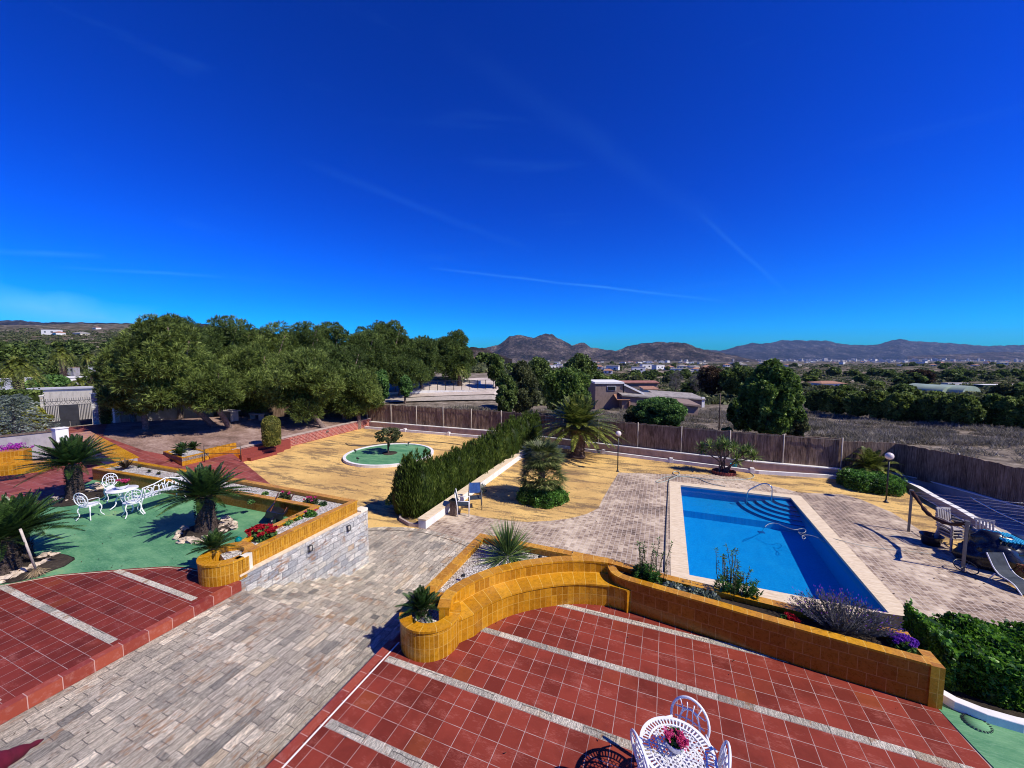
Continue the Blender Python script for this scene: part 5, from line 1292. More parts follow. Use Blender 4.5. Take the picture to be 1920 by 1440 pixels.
L = Leaves(); blades(L, (0, 0, .03), 60, .42, .1, 1.3, .03, droop=.02); obj('foliage', L.mesh('foliage', M['rust_leaf']), None, t)
for px, py in ((262, 876), (280, 885), (298, 889), (334, 896), (346, 902)):
    q = P(px, py, .36); t = thing('succulent', 'low grey-green succulent in the gravel of the L-shaped planter behind the garden bench', 'succulent', (q[0], q[1], .34), 0, 'succulents in the far arm of the planter')
    L = Leaves(); blades(L, (0, 0, .01), 40, .13, .3, 1.4, .018); obj('foliage', L.mesh('foliage', M['olive_leaf']), None, t)
def frondpalm(name, label, loc, th, tr_, fl, n, leaf, wid, droop=.8, e=(1.35, -.35), mat='palm_leaf', cat='palm', pairs=40, group=None, dead=True):
    t = thing(name, label, cat, loc, random.random()*6, group)
    if th > .05:
        m = MB(); k = int(6+th*7); m.lathe([(tr_*((1.25 if j < 2 else 1.0)+.10*(j % 2)+(.25 if j > k-3 else 0)), th*j/(k-1.)) for j in range(k)], n=18, wob=.09)
        obj('trunk', m, M['palm_trunk'], t)
        L = Leaves(); nb = int(420*th); a = rng.random(nb)*2*PI; z = rng.random(nb)*th; b_ = np.stack([np.cos(a)*tr_, np.sin(a)*tr_, z*.97], 1)
        d = np.stack([np.cos(a), np.sin(a), np.full(nb, 1.3)], 1); L.add(b_, b_+unit(d)*tr_*.38, np.stack([-np.sin(a), np.cos(a), a*0], 1)*tr_*.16, .3); obj('trunk_fibre', L.mesh('trunk_fibre', M['palm_trunk']), None, t)
    L = Leaves(); fronds(L, (0, 0, th), n, fl, e[0], e[1], droop, leaf, wid, pairs, .2, .22, .02); obj('crown', L.mesh('crown', M[mat]), None, t); return t
q = P(1083, 857, ZP); frondpalm('date_palm', 'canary date palm with stout trunk beside the far lamp', q, 1.70, .36, 3.1, 140, .42, .030, .27, (1.5, .04))
q = P(1636, 905, ZP); frondpalm('young_palm', 'young date palm growing out of the round bush on the right', (q[0], q[1]+.3, ZP+.3), .25, .18, 1.9, 40, .30, .016, .40, (1.4, .1))
def roundbush(name, label, c, rx, ry, h, mat, n, size, cat='bush', hole=0.0, group=None):
    t = thing(name, label, cat, c, 0, group); L = Leaves()
    u_ = rng.random(n); a = rng.random(n)*2*PI; k = np.sqrt(rng.random(n))
    k = np.maximum(k, hole)
    bump_ = 1+.06*np.sin(5*a+1)+.05*np.sin(11*a)
    z = h*(1-np.clip((k-.72)/.28, 0, 1)**2*.9)*(.92+.16*rng.random(n)+.06*np.sin(7*a+5*k))
    z = np.where(rng.random(n) < .25, rng.random(n)*h*.95, z); k = np.where(z < h*.7, np.maximum(k, .93), k)
    c_ = np.stack([np.cos(a)*rx*k*bump_, np.sin(a)*ry*k*bump_, z], 1); d = np.stack([np.cos(a)*k**3, np.sin(a)*k**3, np.full(n, .6)], 1)
    leafcloud(L, c_, unit(d), size, .5); obj('foliage', L.mesh('foliage', mat), None, t)
    obj('twig_core', MB().lathe([(.84*min(rx, ry), 0), (.84*min(rx, ry), h*.5), (.7*min(rx, ry), h*.78), (.02, h*.8)], n=18), M['bark'] if 0 else mat, t); return t
q = P(1632, 915, ZP); roundbush('round_bush', 'large clipped round bush at the foot of the young palm', (q[0], q[1], ZP), 1.18, 1.05, .62, M['bush_leaf'], 15000, .06)
q = P(1014, 938, ZP); roundbush('round_hedge', 'low round clipped hedge ring at the foot of the fan palm', (q[0]+.02, q[1]+.1, ZP), 1.04, .98, .48, M['bush_leaf'], 13000, .055)
# fan palm clump
def fanleaf(L, c, d, r, n=16, wid=.014):
    d = np.array(d)/np.linalg.norm(d); s = np.cross(d, [0, 0, 1.0]); s = s/np.linalg.norm(s); up = np.cross(s, d)
    nrm = up*.8+d*.0; ang = np.linspace(-1.25, 1.25, n)
    dd = np.array([d*math.cos(x)+s*math.sin(x)-up*.12*abs(math.sin(x)) for x in ang]); dd = unit(dd+rng.normal(size=dd.shape)*.04)
    tip = c+dd*r; tip[:, 2] -= .10*r*rng.random(n)
    L.add(np.tile(c, (n, 1)), tip, unit(np.cross(dd, nrm))*wid, .55)
q = P(1014, 938, ZP); fp_ = thing('fan_palm', 'bushy fan palm in two tiers above the round hedge ring', 'palm', (q[0], q[1]+.1, ZP))
L = Leaves()
for (cz, cr, n_, spread) in ((1.85, .35, 72, .85), (1.02, .5, 78, 1.0)):
    for k in range(n_):
        a = k*2.39996; e = 1.25-1.55*((k+.5)/n_)
        hd = np.array([math.cos(a)*math.cos(e), math.sin(a)*math.cos(e), math.sin(e)]); pl_ = (.46+.28*rng.random())*spread
        c = np.array([.0, 0, cz-.05])+hd*pl_*np.array([1, 1, .8])+np.array([.05*math.cos(a), .05*math.sin(a), 0])
        L.add([[0, 0, cz-.12]], [c], [[.008, .008, 0]], .5)
        fanleaf(L, c, hd+np.array([0, 0, -.25]), .50*(.8+.35*rng.random()), 17, .022)
obj('foliage', L.mesh('foliage', M['fan_leaf']), None, fp_)
obj('trunk', MB().lathe([(.2, 0), (.17, .6), (.14, 1.3), (.1, 1.75)], n=12, wob=.1), M['palm_trunk'], fp_)
# yucca tree
q = P(1357, 888, ZP); yt = thing('yucca_tree', 'many-stemmed yucca tree in a brick ring behind the pool', 'yucca', q); L = Leaves()
heads = [((-.95, .1, 1.02), 0), ((-.62, -.1, 1.22), 1), ((-.25, .2, 1.12), 2), ((.05, -.1, 1.28), 3), ((.38, .1, 1.18), 4), ((.72, 0, 1.02), 5), ((.95, .1, 1.12), 6), ((.45, -.2, .72), 7), ((-.05, .3, 1.36), 8), ((1.15, -.1, .92), 9)]
for (h_, k) in heads:
    h_ = (h_[0]*1.1, h_[1], h_[2]*1.12)
    bx_ = random.uniform(-.25, .25); obj('stem', MB().tube(smooth([Vector((bx_, random.uniform(-.15, .15), 0)), Vector((bx_+.25*h_[0], h_[1]*.4, h_[2]*.45)), Vector(h_)], 1), [.04, .034, .03, .028], 7), M['bark'], yt)
    blades(L, h_, 95, .50, -.6, 1.5, .024, droop=.08)
obj('foliage', L.mesh('foliage', M['yucca_leaf']), None, yt)
m = MB()
for k in range(26):
    a = 2*PI*k/26; m.box((.52*math.cos(a), .45*math.sin(a), .07), (.06, .10, .16+random.uniform(-.03, .05)), a)
obj('brick_ring', m, M['red_brick'], yt)
q = P(1372, 879, ZP); t = thing('watering_bucket', 'small turquoise bucket behind the yucca tree', 'bucket', (q[0]+.1, q[1]+.1, ZP)); obj('body', MB().lathe([(.13, 0), (.17, .25), (.18, .26), (.15, .24), (.12, .03)], n=16), M['cyan_cloth'], t)
# cypress hedge: each cypress its own plant
def cypress(label, loc, r, h, n, group, lean=0.0):
    t = thing('cypress', label, 'cypress', loc, random.random()*6, group); L = Leaves()
    plumes = 26; a = rng.random(plumes)*2*PI; k = np.sqrt(rng.random(plumes))*r*.8; px_ = np.cos(a)*k; py_ = np.sin(a)*k; ph = h*(.74+.38*rng.random(plumes)-.14*k/r)
    nb = n//plumes
    for i in range(plumes):
        u_ = rng.random(nb)**.8; z = u_*ph[i]; rad = r*.42*np.sin(np.clip(u_*.93+.10, 0, 1)*PI)**.7*(.7+.3*rng.random(nb)); b_ = rng.random(nb)*2*PI
        c = np.stack([px_[i]+np.cos(b_)*rad, py_[i]+np.sin(b_)*rad, z], 1); d = unit(np.stack([np.cos(b_)*.35, np.sin(b_)*.35, np.full(nb, 1.0)], 1)+rng.normal(size=(nb, 3))*.14)
        l = .17*(.6+.8*rng.random((nb, 1))); L.add(c, c+d*l, perp(d)*.014, .45)
    obj('foliage', L.mesh('foliage', M['cypress_leaf']), None, t)
    obj('trunk', MB().lathe([(.05, 0), (.04, h*.6)], n=8), M['bark'], t)
    obj('inner_growth', MB().lathe([(r*.70, .08), (r*.86, h*.3), (r*.78, h*.7), (r*.3, h*.88), (.02, h*.93)], n=12, wob=.2), M['cypress_leaf'], t); return t
hx = [(-9.05, 11.95, .62, 2.15), (-8.55, 12.05, .60, 2.25), (-8.5, 12.95, .50, 1.95), (-8.45, 13.8, .50, 1.85), (-8.42, 14.7, .50, 1.9), (-8.40, 15.6, .50, 1.8), (-8.38, 16.5, .52, 1.9), (-8.36, 17.4, .5, 1.95), (-8.32, 18.4, .5, 2.0), (-8.3, 19.5, .55, 2.1), (-8.3, 20.6, .60, 2.2), (-8.25, 21.8, .62, 2.3), (-8.2, 23.0, .62, 2.2), (-8.2, 24.2, .6, 2.2)]
ordn = ['first', 'second', 'third', 'fourth', 'fifth', 'sixth', 'seventh', 'eighth', 'ninth', 'tenth', 'eleventh', 'twelfth', 'thirteenth', 'fourteenth', 'fifteenth', 'sixteenth', 'seventeenth', 'eighteenth', 'nineteenth', 'twentieth']
for k, (x, y, r, h) in enumerate(hx):
    cypress('cypress of the long hedge, %s from the camera end' % ordn[k], (x, y, ZP), r, h, 13000 if k < 2 else 7000, 'cypresses of the hedge')
q = P(738, 955, ZP); t = thing('weedy_shrub', 'small leafy shrub at the left foot of the nearest cypress', 'shrub', (q[0], q[1], ZP)); L = Leaves(); leafball(L, (0, 0, .25), (.28, .28, .5), 260, .14, .25); obj('foliage', L.mesh('foliage', M['broad_leaf']), None, t)
q = P(905, 925, ZP); t = thing('grey_shrub', 'small grey-leaved shrub against the white hedge wall', 'shrub', (q[0], q[1], ZP)); L = Leaves(); leafball(L, (0, 0, .05), (.22, .22, .4), 200, .12, .15); obj('foliage', L.mesh('foliage', M['silver_leaf']), None, t)
# generic broad crown tree
def tree(name, label, loc, h, cw, cb, mat, n=5200, leaf=.14, lobes=16, trunk=.12, stems=1, group=None, cat='tree', aspect=.45, bark='bark', seed=None, flat=1.0, lean=0.0, dens=None, lobr=.40, cone=0.0):
    t = thing(name, label, cat, loc, random.random()*6, group); rs = random.Random(seed if seed is not None else random.random())
    cz = (cb+h)/2; ch = (h-cb)/2; lb = []
    for k in range(lobes):
        a = k*2.4+rs.random()*.6; f = ((k+.5)/lobes); zz = 1-2*f; rr_ = math.sqrt(max(0, 1-zz*zz))*(.5+.35*rs.random())*(1-cone*(zz*.5+.5))*(1+cone*.35)
        s_ = lobr*(.75+.5*rs.random()); lb.append((math.cos(a)*rr_*cw*.8+lean*(zz+1)*.5, math.sin(a)*rr_*cw*.8, cz+zz*ch*.72, cw*s_, cw*s_, min(cw, ch)*s_*1.05*flat))
    C, D = lobes_points(lb, dens or (n/(sum(4.2*(l[3]*l[5]*2) for l in lb)))); L = Leaves(); leafcloud(L, C, D, leaf, aspect)
    obj('crown', L.mesh('crown', mat), None, t)
    m = MB()
    for s in range(stems):
        bx_ = (s-(stems-1)/2)*trunk*1.6; top = Vector((bx_*3+lean*.5, 0, cb+ch*.6)); m.tube(smooth([Vector((bx_, 0, -.3)), Vector((bx_*1.5, .05, cb*.5)), top], 1), [trunk*1.2, trunk, trunk*.8, trunk*.5], 8)
        for j in range(5):
            l_ = lb[(j*3+s) % len(lb)]; m.tube([Vector((bx_*1.5, 0, cb*.6+j*.12*ch)), Vector((l_[0]*.5, l_[1]*.5, (l_[2]+cb)*.5)), Vector(l_[:3])], [trunk*.5, trunk*.35, trunk*.12], 5)
    obj('trunk', m, M[bark], t); return t
tree('island_tree', 'small sparse tree with forked trunk on the green island', (-15.35, 18.6, ZP+.1), 1.62, 1.22, .62, M['olive_leaf'], 1500, .085, 30, .024, 3, aspect=.4, seed=4, lobr=.15)
# ================================================================ pines
def pine(name, label, loc, h, cw, cb, seed, group=None, lean=(0, 0), mat='pine_leaf', nl=34, dens=30, nb=6, bl=.26, bw=.03, base=None):
    t = thing(name, label, 'pine', loc, 0, group); rs = random.Random(seed); lb = []; nsub = 11
    for q_ in range(nsub):
        f = (q_+.5)/nsub; zz = 1-2*f; a = q_*2.39996+rs.random()*.9; rr_ = (1-abs(zz)**2.2)**.5*(.42+.30*rs.random()); hh = h-cb
        cx, cy, czz = math.cos(a)*rr_*cw+lean[0], math.sin(a)*rr_*cw+lean[1], cb+hh*(.5+.40*zz+rs.uniform(-.07, .07)); R1 = cw*rs.uniform(.36, .52); R2 = min(hh*.26, R1*.9)*rs.uniform(.75, 1.1)
        np_ = int(15+10*rs.random())
        for k in range(np_):
            z2 = 1-1.7*((k+.5)/np_); a2 = k*2.39996+rs.random(); r2 = math.sqrt(max(0, 1-z2*z2)); s_ = cw*.105*(.65+.8*rs.random())
            lb.append((cx+math.cos(a2)*r2*R1, cy+math.sin(a2)*r2*R1, czz+z2*R2, s_*1.15, s_*1.15, s_*.95))
        lb.append((cx, cy, czz-R2*.2, R1*.62, R1*.62, R2*.6))
    C, D = lobes_points(lb, 1.9*dens/cw**.9); D = unit(D+np.array([0, 0, .55])); L = Leaves(); tufts(L, C, D, 6, bl*.85, bw*.62, .5)
    obj('crown', L.mesh('crown', M[mat]), None, t)
    m = MB(); b0_ = Vector((0, 0, -.4)); c1 = Vector((lean[0]*.65, lean[1]*.65, cb*.9)); top = Vector((lean[0], lean[1], cb+(h-cb)*.75))
    m.tube(smooth([b0_, b0_.lerp(c1, .5)+Vector((.1, .05, 0)), c1, top], 1), [.21, .19, .17, .15, .12, .05], 8)
    for j in range(9):
        l_ = lb[(j*4+1) % len(lb)]; st = c1.lerp(top, j/12.); m.tube([st, st.lerp(Vector(l_[:3]), .5)+Vector((0, 0, -.2)), Vector(l_[:3])], [.09, .06, .03], 5)
    obj('trunk', m, M['pine_bark'], t); return t
def place_pine(px, ytop, Yc, hw, ybot, z0, lab, seed, base_px=None, base_Y=None, **k):
    Xc = (px-960)/FPX*Yc; x, y = W2(Xc, Yc); zt_ = CZ+(662-ytop-17)/FPX*Yc; cb_ = CZ+(662-ybot)/FPX*Yc; cw_ = hw*1.1/FPX*Yc
    lean = (0, 0)
    if z0 is None: z0 = float(G(x, y))
    cb_ = CZ+(662-ybot)/FPX*Yc
    if base_px: base_Y = base_Y or Yc; bx_, by_ = W2((base_px-960)/FPX*base_Y, base_Y); lean = (x-bx_, y-by_); x, y = bx_, by_
    return pine('pine_tree', lab, (x, y, z0), zt_-z0, cw_, max(1.0, cb_-z0), seed, 'pines of the grove', lean, **k)
pines = [(300, 604, 22.8, 74, 748, 415, -.83), (240, 640, 26, 44, 768, None, -.3), (330, 590, 29, 62, 745, None, -.5), (388, 680, 23.8, 46, 765, 430, -.75), (262, 690, 23.5, 48, 768, None, -.4), (415, 597, 34, 60, 730, None, -.7), (495, 599, 37, 60, 745, 480, -.9), (462, 655, 30, 62, 766, 525, -.8),
         (560, 600, 40, 52, 740, None, -1.0), (560, 655, 28, 66, 768, 608, -.8), (612, 598, 43, 48, 740, None, -1.0), (640, 650, 31, 52, 768, None, -1.0), (668, 690, 31, 38, 770, None, -1.2), (672, 616, 46, 48, 740, None, None), (725, 600, 52, 52, 715, 720, None), (785, 622, 54, 42, 708, 790, None), (848, 613, 58, 38, 700, 845, None), (755, 655, 50, 44, 716, 745, None), (872, 640, 60, 16, 690, 862, None)]
for k, a in enumerate(pines):
    lab = 'pine with bare leaning trunk at the front of the grove' if k == 0 else ('pine of the dark grove, %s from the left behind the leaning one' % ordn[k-1])
    sm = a[2] > 40
    place_pine(a[0], a[1], a[2], a[3], a[4], a[6], lab, 100+k, a[5], base_Y=26.3 if k in (0, 3) else None, mat='pine_leaf_dark' if k % 3 == 2 or sm else 'pine_leaf', nl=42 if a[3] > 50 else 30, dens=46 if a[3] > 50 else 40, bl=.30 if not sm else .36, bw=.034 if not sm else .045)
def at_tree(px, ybase, ytop, hw, fn, **k):
    x, y, z = PG(px, ybase); Yc = depth(x, y); return fn(loc=(x, y, z), h=(ybase-ytop)/FPX*Yc, cw=hw/FPX*Yc, **k)
at_tree(715, 762, 690, 22, tree, name='broad_tree', label='round dark shrub-like tree behind the fence right of the grove', cb=.4, mat=M['broad_leaf'], n=5000, leaf=.22, lobr=.3)
at_tree(760, 757, 702, 17, tree, name='broad_tree', label='small round tree standing by the white road behind the fence', cb=.8, mat=M['broad_leaf'], n=3000, leaf=.2, lobr=.3)
at_tree(978, 792, 668, 44, tree, name='olive_tree', label='tall grey-green tree behind the fence left of the date palm', cb=.4, mat=M['olive_leaf'], n=17000, leaf=.2, lobes=44, lobr=.20, aspect=.3, cone=.35)
at_tree(948, 790, 690, 26, tree, name='olive_tree', label='narrow dark grey tree leaning against the tall grey-green tree', cb=.4, mat=M['pine_leaf_dark'], n=7000, leaf=.2, lobes=18, lobr=.28, aspect=.3)
at_tree(1062, 782, 682, 56, tree, name='broad_tree', label='broad bright green domed tree above the date palm', cb=.1, mat=M['tree_leaf'], n=18000, leaf=.24, lobes=34, lobr=.24)
at_tree(1085, 748, 664, 42, tree, name='pine_tree', label='dark pine clump behind the bright domed tree', cb=1, mat=M['pine_leaf_dark'], n=9000, leaf=.45, lobes=26, lobr=.26)
at_tree(1010, 735, 668, 30, tree, name='pine_tree', label='dark pine rising between the grey-green tree and the domed tree', cb=1, mat=M['pine_leaf_dark'], n=6000, leaf=.5, lobes=20, lobr=.28)
at_tree(930, 730, 663, 20, tree, name='pine_tree', label='slim dark pine by the villa right of the grove', cb=1, mat=M['pine_leaf_dark'], n=3500, leaf=.5, lobes=14, lobr=.3)
at_tree(1237, 806, 742, 62, tree, name='fig_tree', label='wide low dark green fig tree in front of the farmhouse', cb=.15, mat=M['broad_leaf'], n=16000, leaf=.17, lobes=44, lobr=.22, aspect=.5, stems=2)
at_tree(1190, 800, 758, 26, tree, name='grey_shrub', label='loose grey-green shrub left of the fig tree', cat='shrub', cb=.1, mat=M['olive_leaf'], n=4000, leaf=.14, lobes=14, lobr=.3)
at_tree(1442, 832, 660, 76, tree, name='broad_tree', label='big bright green broadleaf tree right of centre behind the fence', cb=.2, mat=M['tree_leaf'], n=46000, leaf=.21, lobes=90, lobr=.14, aspect=.45, trunk=.2, stems=2, cone=.5)
at_tree(1395, 815, 735, 34, tree, name='broad_tree', label='lower bushy tree at the left foot of the big broadleaf tree', cb=.1, mat=M['tree_leaf'], n=9000, leaf=.19, lobes=26, lobr=.25)
at_tree(1490, 835, 765, 24, tree, name='weedy_bush', label='loose bush at the right foot of the big broadleaf tree', cat='bush', cb=.1, mat=M['olive_leaf'], n=5000, leaf=.15, lobes=18, lobr=.27)
at_tree(1385, 750, 682, 46, tree, name='pine_tree', label='dark pine clump left of the big broadleaf tree', cb=.6, mat=M['pine_leaf_dark'], n=9000, leaf=.4, lobes=26, lobr=.25)
at_tree(1330, 748, 684, 30, tree, name='rusty_tree', label='reddish brown half dry tree right of the farm sheds', cb=.8, mat=M['rust_leaf'], n=5500, leaf=.3, lobes=20, lobr=.28)
at_tree(1305, 742, 698, 14, tree, name='bare_tree', label='pale leafless tree beside the reddish brown tree', cb=.6, mat=M['bare_twig'], n=1500, leaf=.5, lobes=10, lobr=.4, aspect=.05)
at_tree(1266, 736, 692, 15, tree, name='bare_tree', label='pale leafless poplar behind the farm sheds', cb=.6, mat=M['bare_twig'], n=1700, leaf=.5, lobes=10, lobr=.36, aspect=.05)
at_tree(1363, 822, 800, 14, tree, name='weedy_bush', label='small green bush below the utility pole', cat='bush', cb=.05, mat=M['broad_leaf'], n=1500, leaf=.12, lobes=9)
# grove row behind the dry field
gx = np.linspace(1528, 1912, 19)
for k, px in enumerate(gx):
    yb2 = 776+(px-1520)*.083+rng.normal()*1.5; top = 729+(px-1520)*.03+rng.normal()*5
    at_tree(px+rng.normal()*4, yb2, top, 21+rng.random()*7, tree, name='field_pine', label='pine in the front row behind the dry field, %s from the left' % ordn[k], cb=.25, mat=M['pine_leaf'] if k % 3 else M['pine_leaf_dark'], n=5200, leaf=.32, lobes=20, lobr=.28, group='front row of pines behind the dry field', aspect=.3, cone=.45)
for k, px in enumerate((1545, 1590, 1640, 1690, 1880, 1915)):
    at_tree(px+rng.normal()*6, 752+(px-1520)*.05, 716+rng.random()*9, 22+rng.random()*8, tree, name='field_pine', label='pine of the back row behind the dry field, half hidden by the front row', cb=.3, mat=M['pine_leaf_dark'] if k % 2 else M['olive_leaf'], n=4200, leaf=.45, lobes=18, lobr=.3, group='back row of pines behind the dry field')
at_tree(1725, 722, 692, 22, tree, name='rusty_tree', label='rust coloured tree rising behind the field pines', cb=.5, mat=M['rust_leaf'], n=3500, leaf=.9, lobes=18, lobr=.3)
# ================================================================ trees at the far left
def pl_(px, Yc, z=None):
    x, y = W2((px-960)/FPX*Yc, Yc); return (x, y, float(G(x, y)) if z is None else z)
def palm_at(px, ycrown, Yc, lab, rad, n=56, mat='palm_leaf', tr_=.3):
    x, y, z = pl_(px, Yc); zc = CZ+(662-ycrown)/FPX*Yc; return frondpalm('date_palm', lab, (x, y, z), max(.3, zc-z), tr_, rad/FPX*Yc*1.15, n, .42, .03, .75, (1.35, -.3), mat, pairs=26)
palm_at(32, 690, 34, 'large date palm at the far left behind the clipped hedge', 52, 70)
palm_at(118, 664, 48, 'tall date palm with orange fruit stalks behind the gate', 30, 50)
palm_at(152, 722, 36, 'low date palm crown just behind the gate', 40, 50)
palm_at(168, 668, 60, 'small distant date palm right of the tall one', 16, 34)
palm_at(862, 690, 56, 'thin date palm by the white road right of the grove', 20, 40)
x, y, z = pl_(12, 50); tree('dark_tree', 'dark spreading tree at the far left above the date palm', (x, y, z), 7.2, 3.6, 1.5, M['pine_leaf_dark'], 7000, .4, 24, .2, lobr=.28)
x, y, z = pl_(62, 58); tree('dark_tree', 'dark round tree between the two large date palms', (x, y, z), 5.2, 3.0, 1.2, M['pine_leaf_dark'], 5000, .4, 20, .2, lobr=.28)
x, y, z = pl_(196, 62); tree('dark_tree', 'rounded dark tree beside the basketball board', (x, y, z), 4.6, 1.5, 1.5, M['pine_leaf_dark'], 3000, .35, 14, .15, lobr=.3)
x, y, z = pl_(90, 42); tree('dark_tree', 'mid green tree filling the garden behind the hedge', (x, y, z), 3.4, 2.6, .5, M['broad_leaf'], 5000, .3, 20, .15, lobr=.28)
hL = thing('tall_hedge', 'tall clipped hedge left of the gate pillar', 'hedge', (*P2(60, 806), 0)); a_, b_ = Vector(P2(76, 805)), Vector(P2(-90, 812)); L = Leaves(); n = 9000
u_ = rng.random(n); w_ = rng.random(n); top = rng.random(n) < .25; c = np.stack([a_.x+(b_.x-a_.x)*u_, a_.y+(b_.y-a_.y)*u_, np.where(top, 2.3, w_*2.3)], 1); dv_ = (b_-a_).normalized(); nx = np.array([-dv_.y, dv_.x, 0]); off = np.where(top, rng.random(n)*.8-.4, np.where(rng.random(n) < .5, .4, -.4)); c += nx*off[:, None]; c += rng.normal(size=c.shape)*.05; c -= np.array(hL.location)
leafcloud(L, c, unit(np.stack([nx[0]*off, nx[1]*off, np.where(top, .6, .2)], 1)), .14, .45); obj('foliage', L.mesh('foliage', M['pine_leaf_dark']), None, hL); obj('twig_core', MB().wall([a_, b_], .66, 0, 2.2), M['pine_leaf_dark'], hL, True)
for px, py, lab, mt, hh, ww in ((22, 822, 'yellow-green shrub at the far left under the clipped hedge', 'yellow_leaf', 1.7, 1.0), (62, 816, 'yellow-green shrub next to the left gate pillar', 'yellow_leaf', 1.5, .9)):
    q = P(px, py, 0); tree('yellow_shrub', lab, (q[0], q[1], 0), hh, ww, .2, M[mt], 2600, .11, 14, .05, 2, cat='shrub', lobr=.34)
# blue-green spreading conifer
q = P(8, 850, 0); cf = thing('blue_conifer', 'spreading blue-green conifer behind the grey garden wall', 'conifer', (q[0]-.4, q[1]+.5, 0)); L = Leaves()
for k in range(80):
    a = k*2.39996; z = .5+2.1*(k/80.); ln = (1.9-.55*z)*(.8+.4*rng.random()); s_ = rng.random((90, 1)); h_ = np.array([math.cos(a), math.sin(a), 0]); sd = np.array([-h_[1], h_[0], 0])
    c = np.array([0, 0, z])+h_*ln*s_+sd*(rng.random((90, 1))-.5)*.55*s_+np.array([0, 0, 1.])*(.22*s_-.3*s_**2+rng.normal(size=(90, 1))*.03)
    d = unit(h_+sd*(rng.random((90, 1))-.5)*1.6+rng.normal(size=(90, 3))*.25); L.add(c, c+d*.12, perp(d)*.016, .5)
obj('crown', L.mesh('crown', M['silver_leaf']), None, cf); obj('trunk', MB().tube([(0, 0, 0), (0, 0, 2.5)], [.1, .03], 8), M['bark'], cf)
q = P(28, 838, .85); t = thing('bougainvillea', 'magenta bougainvillea spilling over the ochre bench at the left', 'bougainvillea', (q[0], q[1], .6)); L = Leaves(); leafball(L, (0, 0, .0), (.75, .4, .3), 420, .09); obj('foliage', L.mesh('foliage', M['broad_leaf']), None, t); L = Leaves()
for k in range(16): flowers(L, (random.uniform(-.6, .6), random.uniform(-.35, .35), random.uniform(.12, .32)), .13, 14, .045)
obj('blossoms', L.mesh('blossoms', M['magenta_petal']), None, t)
# ================================================================ plants in the tiled planters
def stalks(label, px, py, z, n, h, rad, bush_r, bush_h, nf):
    q = P(px, py, z); t = thing('echium', label, 'flowering plant', (q[0], q[1]+.02, .42)); L = Leaves(); m = MB(); F = Leaves()
    for k in range(n):
        x0_, y0_ = rng.normal()*rad*.45, .10+rng.normal()*.06; hh = h*(.6+.5*rng.random()); x1_, y1_ = x0_*1.5+rng.normal()*.05, y0_*1.4
        pts = [(x0_, y0_, 0), ((x0_+x1_)/2+.02*rng.normal(), (y0_+y1_)/2, hh*.5), (x1_, y1_, hh)]; m.tube(pts, [.007, .006, .004], 5)
        s_ = rng.random((60, 1)); c = np.array(pts[0])*(1-s_)+np.array(pts[2])*s_; d = rdir(60, .5); F.add(c, c+d*.045, perp(d)*.006, .5)
        blades(L, (x1_, y1_, hh-.01), 9, .075, -.2, 1.2, .009, droop=.2)
    for k in range(26):
        c0 = np.array([rng.normal()*bush_r*.5, .10+rng.normal()*.06, 0]); nn = 70; s_ = rng.random((nn, 1)); top = c0+np.array([rng.normal()*.06, rng.normal()*.05, bush_h*(.6+.5*rng.random())]); c = c0+(top-c0)*s_; d = rdir(nn, .7); L.add(c, c+d*.075, perp(d)*.008, .4)
    obj('stem', m, M['olive_leaf'], t); obj('foliage', L.mesh('foliage', M['bush_leaf']), None, t); obj('stalk_leaves', F.mesh('stalk_leaves', M['olive_leaf']), None, t); return t
stalks('bushy plant with tall bare flower stalks at the bench end of the pool-side planter', 1212, 1092, .45, 12, .78, .22, .26, .30, 0)
stalks('tallest stalky flowering plant in the middle of the pool-side planter', 1378, 1126, .45, 16, .78, .24, .28, .36, 0)
for k, (px, py) in enumerate(((1262, 1098), (1300, 1108), (1325, 1112))):
    q = P(px, py, .5); t = thing('grey_groundcover', 'low grey-green groundcover between the two stalky plants', 'plant', (q[0], q[1], .42), 0, 'groundcover between the stalky plants'); L = Leaves(); leafball(L, (0, 0, 0), (.22, .14, .15), 420, .05, .4); obj('foliage', L.mesh('foliage', M['silver_leaf']), None, t)
q = P(1578, 1180, .45); t = thing('lavender', 'large grey lavender bush with purple tips in the pool-side planter', 'lavender', (q[0], q[1], .42), R(-8)); L = Leaves(); F = Leaves(); n = 620
a = rng.random(n)*2*PI; k = rng.random(n)**.6; d = unit(np.stack([np.cos(a)*k*1.0, np.sin(a)*k*.55, 1.0-.45*k], 1)); l = (.40+.18*rng.random((n, 1))); b_ = np.stack([np.cos(a)*k*.26, np.sin(a)*k*.07, a*0], 1)
L.add(b_, b_+d*l, perp(d)*.0035, .5)
for f in (.3, .45, .6, .72, .82, .9): c = b_+d*l*f; dd = unit(d+rng.normal(size=d.shape)*.5); L.add(c, c+dd*.05, perp(dd)*.006, .5)
F.add(b_[::3]+(d*l)[::3], b_[::3]+(d*(l+.035))[::3], perp(d[::3])*.006, .5); obj('foliage', L.mesh('foliage', M['lavender_leaf']), None, t); obj('blossoms', F.mesh('blossoms', M['purple_petal']), None, t)
def flowerbush(label, px, py, z, r, h, pet, leafm, nb, nl, size, name='flower_bush', cat='flowers', fs=.03, z0=.42):
    q = P(px, py, z); t = thing(name, label, cat, (q[0], q[1], z0)); L = Leaves(); leafball(L, (0, 0, 0), (r, r*.7, h), nl, size, .45); obj('foliage', L.mesh('foliage', M[leafm]), None, t)
    L = Leaves()
    for k in range(nb):
        a = random.random()*6.28; k_ = random.random()**.5; flowers(L, (math.cos(a)*k_*r, math.sin(a)*k_*r*.7, h*(1.02-.35*k_)), .02, 8, fs, .5)
    obj('blossoms', L.mesh('blossoms', M[pet]), None, t)
